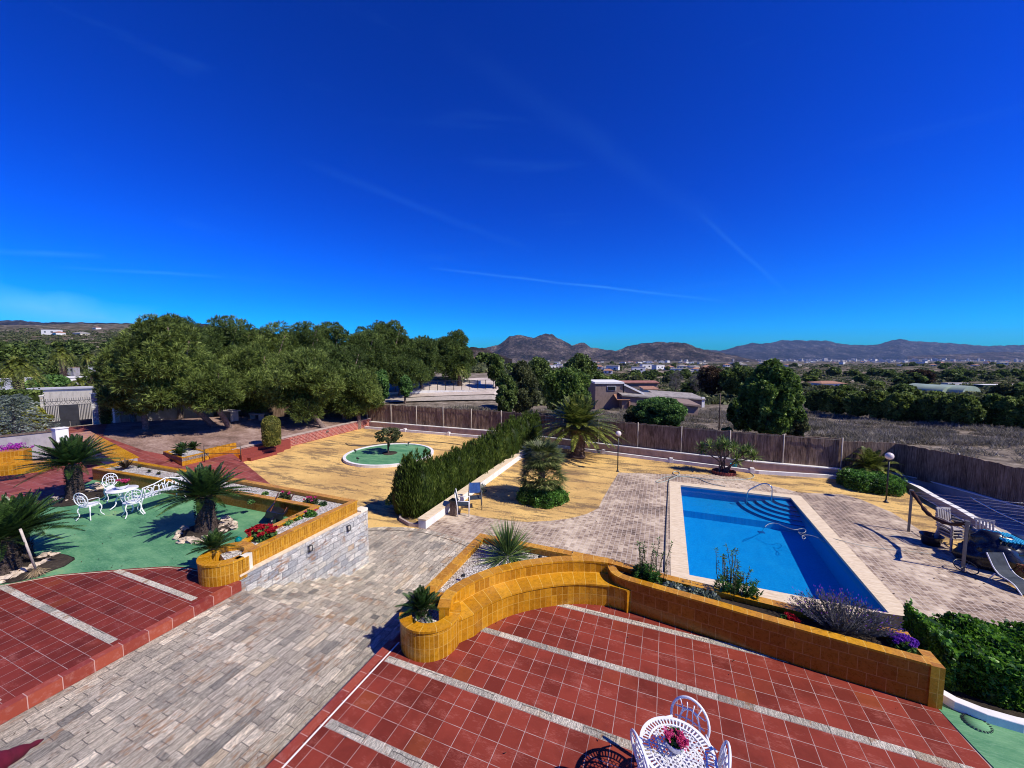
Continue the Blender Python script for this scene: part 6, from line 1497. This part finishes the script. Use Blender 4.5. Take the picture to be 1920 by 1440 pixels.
flowerbush('small red geranium left of the lavender', 1478, 1162, .48, .14, .14, 'red_petal', 'bush_leaf', 14, 420, .035)
flowerbush('purple daisies at the right end of the pool-side planter', 1692, 1208, .48, .17, .18, 'purple_petal', 'broad_leaf', 22, 520, .035, fs=.035)
flowerbush('scarlet rose bush beside the teal ball in the L-shaped planter', 492, 1003, .40, .36, .26, 'red_petal', 'broad_leaf', 26, 700, .07, z0=.34, fs=.05)
flowerbush('thin rose bush with few blooms in the far arm of the planter', 533, 932, .4, .22, .24, 'pink_petal', 'olive_leaf', 4, 260, .06, z0=.34)
flowerbush('small pink blooms near the outer corner of the L-shaped planter', 583, 941, .4, .26, .2, 'pink_petal', 'olive_leaf', 11, 320, .06, z0=.34)
flowerbush('sparse leafy plants halfway along the near arm of the planter', 580, 962, .4, .22, .14, 'pink_petal', 'bush_leaf', 2, 300, .06, z0=.34)
for px, py, r in ((605, 945, .12), (555, 972, .14), (540, 980, .12), (470, 940, 0.1), (497, 925, .1)):
    q = P(px, py, .38); t = thing('small_plant', 'small green plant dotted in the gravel of the L-shaped planter', 'plant', (q[0], q[1], .34), 0, 'small plants in the L-shaped planter'); L = Leaves(); leafball(L, (0, 0, 0), (r, r, r), 90, .06); obj('foliage', L.mesh('foliage', M['broad_leaf']), None, t)
# clipped hedge bottom right
hd_ = thing('clipped_hedge', 'glossy clipped green hedge at the bottom right corner', 'hedge', (4.6, 7.4, -.1)); L = Leaves(); n = 52000
hx0, hx1, hy0, hy1, ht = 3.72, 7.4, 6.9, 8.0, .50
face = rng.random(n); x = hx0+(hx1-hx0)*rng.random(n); yv = hy0+(hy1-hy0)*rng.random(n); zt_ = ht+.05*np.sin(x*3)+.04*np.sin(yv*6+x*2)+.05*np.sin(x*9+yv*4); z = zt_-.09*rng.random(n)
sd = face < .40; z = np.where(sd, -.1+(zt_+.1)*rng.random(n), z); yv = np.where(sd, hy0+.08*rng.random(n)+.05*np.sin(x*7), yv); sx = face > .88; z = np.where(sx, -.1+(zt_+.1)*rng.random(n), z); x = np.where(sx, hx0+.08*rng.random(n), x)
yshift = -(x-hx0)*.08; c = np.stack([x, yv+yshift, z], 1)-np.array([4.6, 7.4, -.1]); d = np.stack([np.where(sx, -1., 0), np.where(sd, -1., 0), np.where(sd | sx, .5, 1.)], 1); leafcloud(L, c, unit(d), .052, .5); obj('foliage', L.mesh('foliage', M['hedge_leaf']), None, hd_)
m = MB().wall([(hx0+.08, (hy0+hy1)/2), (hx1, (hy0+hy1)/2-.3)], hy1-hy0-.16, -.08, ht-.10); obj('twig_core', m, M['broad_leaf'], hd_, True)
# ================================================================ buildings and far things
def house(label, px, ybase, w_px, h_px, wall, roof, rkind='flat', wins=3, name='house', group=None, Yc=None, dz=0, depth_r=.8, z=None, rz=0.0, win_h=.4):
    if Yc is None: x, y, z_ = PG(px, ybase); Yc_ = depth(x, y)
    else: x, y, z_ = pl_(px, Yc, CZ+(662-ybase)/FPX*Yc); Yc_ = Yc
    w = w_px/FPX*Yc_; h = h_px/FPX*Yc_; d = w*depth_r
    t = thing(name, label, 'house' if name in ('house', 'villa') else 'building', (x, y, z_), TH+rz, group)
    m = MB().box((0, d/2, h/2-1.0), (w, d, h+2.0)); obj('wall', m, M[wall], t)
    if rkind == 'flat': obj('roof', MB().box((0, d/2, h+.12*h/3), (w*1.04, d*1.04, .24*h/3)), M[roof], t)
    else:
        m = MB(); o = .06*w; e = h+.01; rh = h*.42; b = [(-w/2-o, -o, e), (w/2+o, -o, e), (w/2+o, d+o, e), (-w/2-o, d+o, e)]; r = [(-w*.25, d/2, e+rh), (w*.25, d/2, e+rh)]
        m.add(b+r, [(0, 1, 5, 4), (1, 2, 5), (2, 3, 4, 5), (3, 0, 4), (3, 2, 1, 0)]); obj('roof', m, M[roof], t)
    for k in range(wins):
        xx = -w/2+w*(k+.5)/wins; f = obj('window', MB().box((xx, -.02, h*.5), (w/wins*.34, .08, h*win_h)), M['window_dark'], t)
    return t
def block(name, parent, c, d, mat): return obj(name, MB().box(c, d), mat, parent)
# farmhouse below the domed tree
x, y, z = pl_(1143, 66, -5.6); S_ = 66/FPX
fh = thing('farmhouse', 'grey-pink farmhouse with white roof edge and long sloping sheds', 'farmhouse', (x, y, z), TH)
def yy(py): return CZ+(662-py)/FPX*66-z
w = 52*S_; block('wall', fh, (0, 3, yy(720)/2), (w, 6, yy(720)), M['tan_wall']); block('roof', fh, (0, 3, yy(719)+.1), (w*1.06, 6.4, .3), M['white_plaster'])
fr = block('window', fh, (.4, -.04, yy(728)), (1.5, .12, .75), M['white_plaster']); block('pane', fr, (.4, -.12, yy(728)), (1.3, .06, .65), M['window_dark'])
m = MB(); xs_ = [(28*S_), (63*S_), (98*S_)]
m.add([(xs_[0], 0, 0), (xs_[1], 0, 0), (xs_[1], 0, yy(737)), (xs_[0], 0, yy(719)), (xs_[0], 6, 0), (xs_[1], 6, 0), (xs_[1], 6, yy(737)), (xs_[0], 6, yy(722))], [(0, 1, 2, 3), (1, 5, 6, 2), (5, 4, 7, 6)]); obj('side_wall', m, M['tan_wall'], fh)
m = MB(); m.add([(xs_[0]-.1, -.3, yy(719)+.03), (xs_[1]+.2, -.3, yy(737)+.03), (xs_[1]+.2, 6.3, yy(735)+.2), (xs_[0]-.1, 6.3, yy(717)+.2), (xs_[0]-.1, -.3, yy(719)-.3), (xs_[1]+.2, -.3, yy(737)-.3)], [(0, 1, 2, 3), (4, 5, 1, 0)]); obj('side_roof', m, M['white_plaster'], fh)
dr = block('door', fh, (w/2+2.0, -.05, yy(753)), (1.3, .1, 1.8), M['white_plaster']); block('door_leaf', dr, (w/2+2.0, -.12, yy(754)), (.9, .06, 1.5), M['window_dark'])
m = MB(); m.add([(w*.16, -2.4, yy(747)), (w*.62, -2.4, yy(747)), (w*.62, 0, yy(739)), (w*.16, 0, yy(739))], [(0, 1, 2, 3)]); m.box((w*.6, -1.2, yy(750)/2), (.2, 2.4, yy(750))); obj('porch_roof', m, M['roof_tile'], fh)
def shed(label, px0, px1, ytop0, ytop1, ybase, Yc, wall, roof, d=7, yr=3):
    x, y, z = pl_(px0, Yc, CZ+(662-ybase)/FPX*Yc); t = thing('farm_shed', label, 'shed', (x, y, z), TH); s = Yc/FPX; w = (px1-px0)*s; h0 = (ybase-ytop0)*s; h1 = (ybase-ytop1)*s; rs_ = yr*s
    m = MB(); m.add([(0, 0, -1), (w, 0, -1), (w, 0, h1), (0, 0, h0), (0, d, -1), (w, d, -1), (w, d, h1+rs_), (0, d, h0+rs_)], [(0, 1, 2, 3), (1, 5, 6, 2), (4, 0, 3, 7), (5, 4, 7, 6)]); obj('wall', m, M[wall], t)
    m = MB(); m.add([(-.2, -.4, h0+.02), (w+.2, -.4, h1+.02), (w+.2, d+.3, h1+rs_+.15), (-.2, d+.3, h0+rs_+.15), (-.2, -.4, h0-.2), (w+.2, -.4, h1-.2), (w+.2, d+.3, h1+rs_-.05)], [(0, 1, 2, 3), (4, 5, 1, 0), (5, 6, 2, 1)]); obj('roof', m, M[roof], t)
    return t, w, h0, h1
shed('long low farm shed with pale roof joining the farmhouse', 1168, 1250, 740, 746, 760, 64, 'tan_wall', 'roof_grey', 4.5, 2)
t, w, h0, h1 = shed('farm shed with grey roof and blue doors at its right end', 1236, 1322, 742, 748, 764, 70, 'tan_wall', 'roof_grey', 5, 4)
block('door', t, (w*.35, -.06, h0*.42), (w*.3, .1, h0*.6), simple('blue_paint', (.10, .2, .38), .6, .3)); block('white_gable', t, (w-.2, -.1, h1*.55), (.5, .3, h1*1.3), M['white_plaster'])
shed('pink low outbuilding wall in front of the sheds', 1280, 1312, 756, 760, 775, 52, 'tan_wall', 'tan_wall', 3)
shed('red roofed long building behind the farmhouse', 1150, 1235, 717, 717, 723, 105, 'tan_wall', 'red_roof', 3, 1)
shed('small hut with brown tiled roof behind the sheds', 1208, 1234, 729, 729, 734, 95, 'cream_plaster', 'roof_tile', 3, 2)
house('dark brown bungalow half hidden by the back pines', 735, 716, 92, 24, 'wood', 'white_plaster', wins=4, Yc=66, depth_r=.3)
house('small dark house with white door right of the bungalow', 802, 717, 22, 18, 'bark', 'roof_grey', wins=1, Yc=64, win_h=.5)
house('pale villa with tiered tiled roof right of the grove', 892, 690, 34, 14, 'cream_plaster', 'roof_tile', 'hip', 3, name='villa', Yc=150)
house('white house with dark openings left of the gate palms', 12, 728, 44, 17, 'white_plaster', 'white_plaster', wins=2, Yc=46)
house('white house with red awning behind the gate', 78, 730, 62, 20, 'white_plaster', 'white_plaster', wins=4, Yc=44)
house('white house on the slope beyond the tall date palm', 130, 697, 14, 8, 'grey_plaster', 'roof_tile', wins=2, Yc=90)
house('white farm with pinkish tiled roof behind the field pines', 1565, 728, 44, 9, 'white_plaster', 'roof_tile', 'hip', 4, Yc=170, name='farm_building')
house('low white wing of the white farm', 1538, 725, 24, 6, 'white_plaster', 'white_plaster', wins=1, Yc=175, name='farm_building')
house('long dark green warehouse behind the domed greenhouses', 1888, 731, 80, 9, 'green_wall', 'white_plaster', wins=1, Yc=140, name='warehouse', depth_r=.2)
house('white warehouse far right above the field pines', 1800, 722, 40, 4, 'white_plaster', 'roof_grey', wins=2, Yc=182, name='warehouse', depth_r=.3)
def arch(label, px0, px1, ybase, ytop, Yc, ln):
    s = Yc/FPX; x, y, z = pl_((px0+px1)/2, Yc, CZ+(662-ybase)/FPX*Yc); t = thing('greenhouse', label, 'greenhouse', (x, y, z), TH+.25); w = (px1-px0)*s/2; h = (ybase-ytop)*s; m = MB(); n = 14
    for j, yv_ in enumerate((0, ln)):
        m.v += [(w*math.cos(a), yv_, h*math.sin(a)) for a in np.linspace(0, PI, n)]
    for k in range(n-1): m.face([k, k+1, n+k+1, n+k], None, True)
    obj('cover', m, M['green_sheet'], t)
    m = MB(); m.v = [(w*math.cos(a), 0, h*math.sin(a)) for a in np.linspace(0, PI, n)]; m.face(list(range(n))[::-1]); obj('end_wall', m, M['green_sheet'], t); return t
arch('front arched pale green greenhouse on the right', 1800, 1852, 738, 724, 118, 7); arch('second arched pale green greenhouse left of the front one', 1762, 1812, 737, 724, 121, 7); arch('rear arched pale green greenhouse', 1745, 1800, 734, 722, 130, 8)
# cream wall over the road behind the gate
c0, c1 = pl_(52, 30, -.3), pl_(212, 30, -.3)
t = thing('roadside_wall', 'long cream wall across the road behind the gate', 'wall', c0); m = MB().wall([c0[:2], c1[:2]], .3, -1, [1.75, 1.95]); obj('wall_body', m, M['cream_plaster'], t, True); m = MB().wall([c0[:2], c1[:2]], .45, [1.752, 1.952], [1.9, 2.1]); obj('coping', m, M['white_plaster'], t, True)
# basketball board
x, y, z = pl_(178, 46); t = thing('basketball_hoop', 'white basketball board on a dark post beyond the gate', 'basketball hoop', (x, y, z), TH); hb_ = CZ+(662-698)/FPX*46-z
obj('backboard', MB().box((0, 0, hb_+.4), (1.6, .06, .85)), M['white_plaster'], t); obj('target_square', MB().box((.05, -.04, hb_+.42), (.5, .02, .04)).box((-.18, -.04, hb_+.2), (.04, .02, .4)).box((.28, -.04, hb_+.2), (.04, .02, .4)), M['black_metal'], t)
obj('post', MB().box((.05, .5, hb_/2), (.16, .16, hb_)).bar((.05, .5, hb_), (.05, .05, hb_+.3), .08), M['bark'], t); obj('rim', MB().tube([(.05+.22*math.cos(a), -.27+.22*math.sin(a), hb_+.08) for a in np.linspace(0, 2*PI, 15)[:-1]], .015, 5, closed=True), M['red_roof'], t)
# white road and walls beyond the back fence
r0, r1 = [pl_(px, Yc) for px, Yc in ((700, 47), (760, 49), (850, 50), (945, 51))], [pl_(px, Yc) for px, Yc in ((690, 58), (760, 60), (850, 63), (960, 66))]
def strip(name, A_, B_, dz, mat, kind='structure', nx_=24):
    ra, rb = resample([p[:2] for p in A_], nx_), resample([p[:2] for p in B_], nx_); m = MB()
    for k in range(nx_+1):
        for j in range(7):
            p = ra[k].lerp(rb[k], j/6.); m.v.append((p.x, p.y, float(G(p.x, p.y))+dz))
    for k in range(nx_):
        for j in range(6): a = k*7+j; m.face([a, a+7, a+8, a+1])
    return struct(name, m, mat)
soilmat('pale_ground', (.34, .27, .22), (.5, .42, .36), (.68, .6, .52), .3, 5)
strip('pale_yard', [(p[0], p[1]) for p in r0], r1, .12, M['pale_ground'])
strip('road', [pl_(px, Yc) for px, Yc in ((640, 44), (760, 46), (850, 47), (960, 48))], [pl_(px, Yc) for px, Yc in ((640, 46.5), (760, 48.5), (850, 49.5), (960, 50.5))], .17, M['concrete'])
wp = [pl_(px, Yc) for px, Yc in ((725, 50.5), (800, 51.5), (940, 53))]
t = thing('white_road_wall', 'low white wall topped by a thin railing along the pale yard', 'wall', wp[0]); zz = [float(G(p[0], p[1])) for p in wp]
m = MB().wall([p[:2] for p in wp], .25, [q-1 for q in zz], [q+.42 for q in zz]); obj('wall_body', m, M['white_plaster'], t, True); m = MB(); pr = resample([p[:2] for p in wp], 14)
for p in pr: g_ = float(G(p.x, p.y)); m.box((p.x, p.y, g_+1.0), (.06, .06, 1.3))
m.tube([(p.x, p.y, float(G(p.x, p.y))+1.6) for p in pr], .03, 4); obj('railing', m, M['black_metal'], t, True)
sp0 = [pl_(px, Yc) for px, Yc in ((848, 60), (872, 59), (900, 57), (925, 56), (945, 55))]
t = thing('stepped_white_wall', 'white stepped wall descending beside the pale yard', 'wall', sp0[0]); m = MB()
for k in range(4):
    a_, b_ = sp0[k], sp0[k+1]; py_t = (709, 712, 720, 726)[k]; m.wall([a_[:2], b_[:2]], .3, CZ+(662-py_t-13)/FPX*depth(a_[0], a_[1])-.6, CZ+(662-py_t)/FPX*depth(a_[0], a_[1]))
obj('wall_body', m, M['white_plaster'], t, True)
rocks_ = thing('stone_edging', 'row of brown stones on top of the pale yard', 'rocks', pl_(800, 60)); m = MB()
for k in range(40):
    q = pl_(775+k*2.4, 60.5-k*.02); m.lathe([(.18, -.1), (.26, .1), (.15, .35), (.02, .42)], (q[0], q[1], q[2]+.25), 6, wob=.4)
obj('stones', m, M['rock'], rocks_, True)
x, y, z = PG(1348, 806); t = thing('utility_pole', 'thin dark pole standing in the dry field left of the big broadleaf tree', 'pole', (x, y, z)); Yc = depth(x, y); obj('shaft', MB().tube([(0, 0, -.3), (0, 0, 70/FPX*Yc)], [.07, .05], 8), M['bark'], t)
# far villas and far trees
rs = random.Random(5)
kinds = []
def far_house(kind):
    w, d, h = ((9, 8, 3.2), (14, 9, 5.5), (11, 10, 3.6))[kind]; t = thing('far_house', 'x', 'house'); obj('wall', MB().box((0, 0, h/2-1), (w, d, h+2)), M['white_plaster'] if kind != 2 else M['cream_plaster'], t)
    if kind == 1: obj('roof', MB().box((0, 0, h+.2), (w+.4, d+.4, .5)), M['roof_grey'], t)
    else:
        m = MB(); e = h; b = [(-w/2-.6, -d/2-.6, e), (w/2+.6, -d/2-.6, e), (w/2+.6, d/2+.6, e), (-w/2-.6, d/2+.6, e)]; m.add(b+[(-w*.2, 0, e+1.8), (w*.2, 0, e+1.8)], [(0, 1, 5, 4), (1, 2, 5), (2, 3, 4, 5), (3, 0, 4), (3, 2, 1, 0)]); obj('roof', m, M['roof_tile'] if kind == 0 else M['roof_grey'], t)
    obj('window', MB().box((-w*.25, -d/2-.03, h*.5), (1.6, .1, 1.4)), M['window_dark'], t); obj('window', MB().box((w*.2, -d/2-.03, h*.5), (2.2, .1, 1.6)), M['window_dark'], t)
    return t
protos = [far_house(k) for k in range(3)]; used = set()
hspots = []
for k in range(150):
    px = rs.choice([rs.uniform(900, 1440), rs.uniform(1010, 1330), rs.uniform(1440, 1915)]); Yc = rs.choice([rs.uniform(380, 900), rs.uniform(900, 2400), rs.uniform(1500, 3500)])
    if px > 1440 and Yc < 900: Yc += 1700
    hspots.append((px, Yc))
hspots += [(rs.uniform(20, 200), rs.uniform(500, 1000)) for _ in range(4)]
for k, (px, Yc) in enumerate(hspots):
    kd = k % 3; src = protos[kd]; o = src if kd not in used else copy_tree(src); used.add(kd)
    x, y, z = pl_(px, Yc); o.location = (x, y, z); o.rotation_euler = (0, 0, TH+rs.uniform(-.6, .6)); s_ = 1.0+.5*min(1, Yc/1500.); o.scale = (s_, s_, s_)
    grp = ('far left hillside' if px < 400 else 'valley below the mountains')
    o['label'] = ('small white villa on the hillside at the far left' if px < 400 else ['pale villa with brown tiled roof in the far valley', 'pale flat-roofed block in the far valley', 'cream villa with pale hipped roof in the far valley'][kd]); o['group'] = 'villas on the '+grp+(' ' + ['brown roofed', 'flat roofed', 'pale roofed'][kd] if px >= 400 else '')
# distant town, one mass
m = MB()
for k in range(430):
    px = rs.choice([rs.gauss(1560, 80), rs.gauss(1720, 90), rs.uniform(1440, 1930), rs.uniform(880, 1450)]); Yc = rs.uniform(3400, 6200)
    x, y, z = pl_(px, Yc); h = rs.uniform(6, 17) if rs.random() < .85 else rs.uniform(18, 34); w = rs.uniform(12, 34); m.box((x, y, z+h/2), (w, w*.8, h), rs.random()*3)
tag(obj('distant_town', m, simple('town_walls', (.55, .51, .46), .9, .15, .01)), 'pale town spread along the foot of the far mountains', 'town', kind='stuff')
# far trees as copies of a few
tp = []
for k, (mt, hh, ww) in enumerate((('pine_leaf_dark', 6.5, 3.2), ('olive_leaf', 4.0, 2.4), ('pine_leaf', 5.0, 2.8))):
    tp.append(tree('far_tree', 'x', (0, 0, 0), hh, ww, .3, M[mt], 900, 1.1, 9, .2, seed=k, lobr=.42))
ft = []; usedt = set()
for k in range(290):
    r = rs.random()
    if r < .20: px, Yc = rs.uniform(1440, 1930), rs.uniform(110, 420)
    elif r < .62: px, Yc = rs.uniform(900, 1400), rs.uniform(110, 420)
    elif r < .88: px, Yc = rs.uniform(900, 1930), rs.uniform(400, 1300)
    else: px, Yc = rs.uniform(-10, 220), rs.uniform(75, 330)
    if 1720 < px < 1930 and Yc < 185: Yc += 180
    kd = rs.choice([0, 0, 1, 2]); o = tp[kd] if kd not in usedt else copy_tree(tp[kd]); usedt.add(kd)
    x, y, z = pl_(px, Yc); s_ = rs.uniform(.55, 1.15)*(.7 if Yc < 130 else 1)*(1.0+.6*min(1, Yc/900.)); o.location = (x, y, z-.2); o.rotation_euler = (0, 0, rs.random()*6); o.scale = (s_*1.15, s_*1.15, s_*.85)
    left = px < 400
    o['label'] = 'small dark tree on the scrubby hillside at the far left' if left else ['dark rounded tree out in the valley', 'greyish olive tree out in the valley', 'mid green bushy tree out in the valley'][kd]
    o['group'] = 'trees on the far left hillside' if left else 'valley trees, '+('dark', 'olive', 'mid green')[kd]
# far scrub belt: low bushes beyond counting
L = Leaves(); n = 9000; u1 = rng.random(n); right = rng.random(n) < .72
px = np.where(right, 880+1080*u1, -20+250*u1); Yc = np.where(right, np.exp(rng.uniform(math.log(75), math.log(1500), n)), np.exp(rng.uniform(math.log(70), math.log(900), n)))
Xc_ = (px-960)/FPX*Yc; X_ = Xc_*CT-Yc*ST; Y_ = Xc_*ST+Yc*CT; Z_ = G(X_, Y_); C = np.stack([X_, Y_, Z_], 1); sz = (.5+.9*rng.random(n))*(1+Yc/450.)
cc = np.repeat(C, 16, 0); ss = np.repeat(sz, 16)[:, None]; d = unit(rng.normal(size=(len(cc), 3))); d[:, 2] = np.abs(d[:, 2])*.7; c2 = cc+d*ss*np.array([1, 1, .65]); leafcloud(L, c2, d, ss*.75, .5)
tag(obj('scrub_bushes', L.mesh('scrub_bushes', M['olive_leaf']), None), 'dark low scrub scattered over the valley and hills', 'scrub', kind='stuff')
# dry weeds of the field right behind the fence
L = Leaves(); n = 5200; out = []
cand = rng.random((60000, 2))
Yc = np.exp(rng.uniform(math.log(21), math.log(66), 60000)); pxs = 640+1400*cand[:, 0]; Xc_ = (pxs-960)/FPX*Yc; X_ = Xc_*CT-Yc*ST; Y_ = Xc_*ST+Yc*CT
fy = np.interp(X_, [-24, -12, -3, 4.7, 8.6], [27.8, 28.1, 27.0, 25.4, 24.9]); outside = np.where(X_ < 8.6, Y_ > fy+.3, (X_ > np.interp(Y_, [15, 20.5, 24], [13.5, 12.7, 12.3])+.2))
cl = np.sin(X_*.9+1.3*np.sin(Y_*.7))+np.sin(Y_*1.1+X_*.35)+.8*np.sin(X_*.27+Y_*.21); bare = (pxs > 1700) & (Yc < 30)
ok = outside & (cl > -.6) & ~(bare & (rng.random(60000) < .93)); ok &= ~((pxs < 960) & (Yc > 42))
idx = np.nonzero(ok)[0][:9000]; C = np.stack([X_[idx], Y_[idx], G(X_[idx], Y_[idx])], 1); h = .26+.34*rng.random(len(idx))+.10*np.maximum(0, cl[idx])
nb = 34; cc = np.repeat(C, nb, 0)+rng.normal(size=(len(idx)*nb, 3))*np.array([.22, .22, .02]); hh = np.repeat(h, nb)[:, None]; d = unit(rng.normal(size=cc.shape)*np.array([.75, .75, .2])+np.array([0, 0, .8])); L.add(cc, cc+d*hh*(.5+.7*rng.random((len(cc), 1))), perp(d)*.020, .5)
c3 = cc[::3]+np.array([0, 0, .18]); d = unit(rng.normal(size=c3.shape)); L.add(c3, c3+d*.22, perp(d)*.02, .5)
tag(obj('dry_weeds', L.mesh('dry_weeds', M['dry_leaf']), None), 'grey-brown dry weeds covering the field beyond the fence', 'dry weeds', kind='stuff')
# fallen leaves and grit
L = Leaves(); n = 2600; pts = []
for (xa_, xb_, ya_, yb_, z_, k_) in ((-22, -9.5, 9.5, 24, ZP, 700), (-7.5, 8, 12, 23, ZP, 800), (-3.5, 3.2, 6.0, 6.9, .006, 40), (-17, -9, 3.5, 7.4, .006, 200), (-3.9, 3.5, 2, 6.5, .006, 18), (-7.8, -4.1, 1, 4.9, -.168, 25), (-7.5, -4, 8.3, 10.4, ZP+.01, 120)):
    pts.append(np.stack([rng.uniform(xa_, xb_, k_), rng.uniform(ya_, yb_, k_), np.full(k_, z_+.018)], 1))
c = np.concatenate(pts); c = c[~((c[:, 0] > .6) & (c[:, 0] < 5.15) & (c[:, 1] > 11.1) & (c[:, 1] < 19.4))]; d = unit(rng.normal(size=c.shape)*np.array([1, 1, .15])); sd = np.stack([-d[:, 1], d[:, 0], rng.normal(size=len(c))*.3], 1)
l = (.008+.014*rng.random((len(c), 1)))*np.where(c[:, 2:3] < -1, 1.6, 1); L.add(c-d*l, c+d*l, sd*l*.45, .5)
tag(obj('leaf_litter', L.mesh('leaf_litter', M['rust_leaf']), None), 'small fallen leaves and grit scattered over lawns, deck and terraces', 'leaf litter', kind='stuff')
# ================================================================ haze
if 1:
    hz = N('haze_air'); pv = hz.n('VolumePrincipled'); hz.set(pv, 'Color', (.34, .58, 1.0)); hz.set(pv, 'Density', HAZE); hz.set(pv, 'Anisotropy', .1)
    hz.t.links.new(pv.outputs[0], hz.out.inputs['Volume'])
    hb2 = tag(obj('haze', MB().box((0, 3000, 50), (28000, 21000, 800)), hz.m), 'thin bluish air haze over the whole valley', 'haze', kind='stuff')
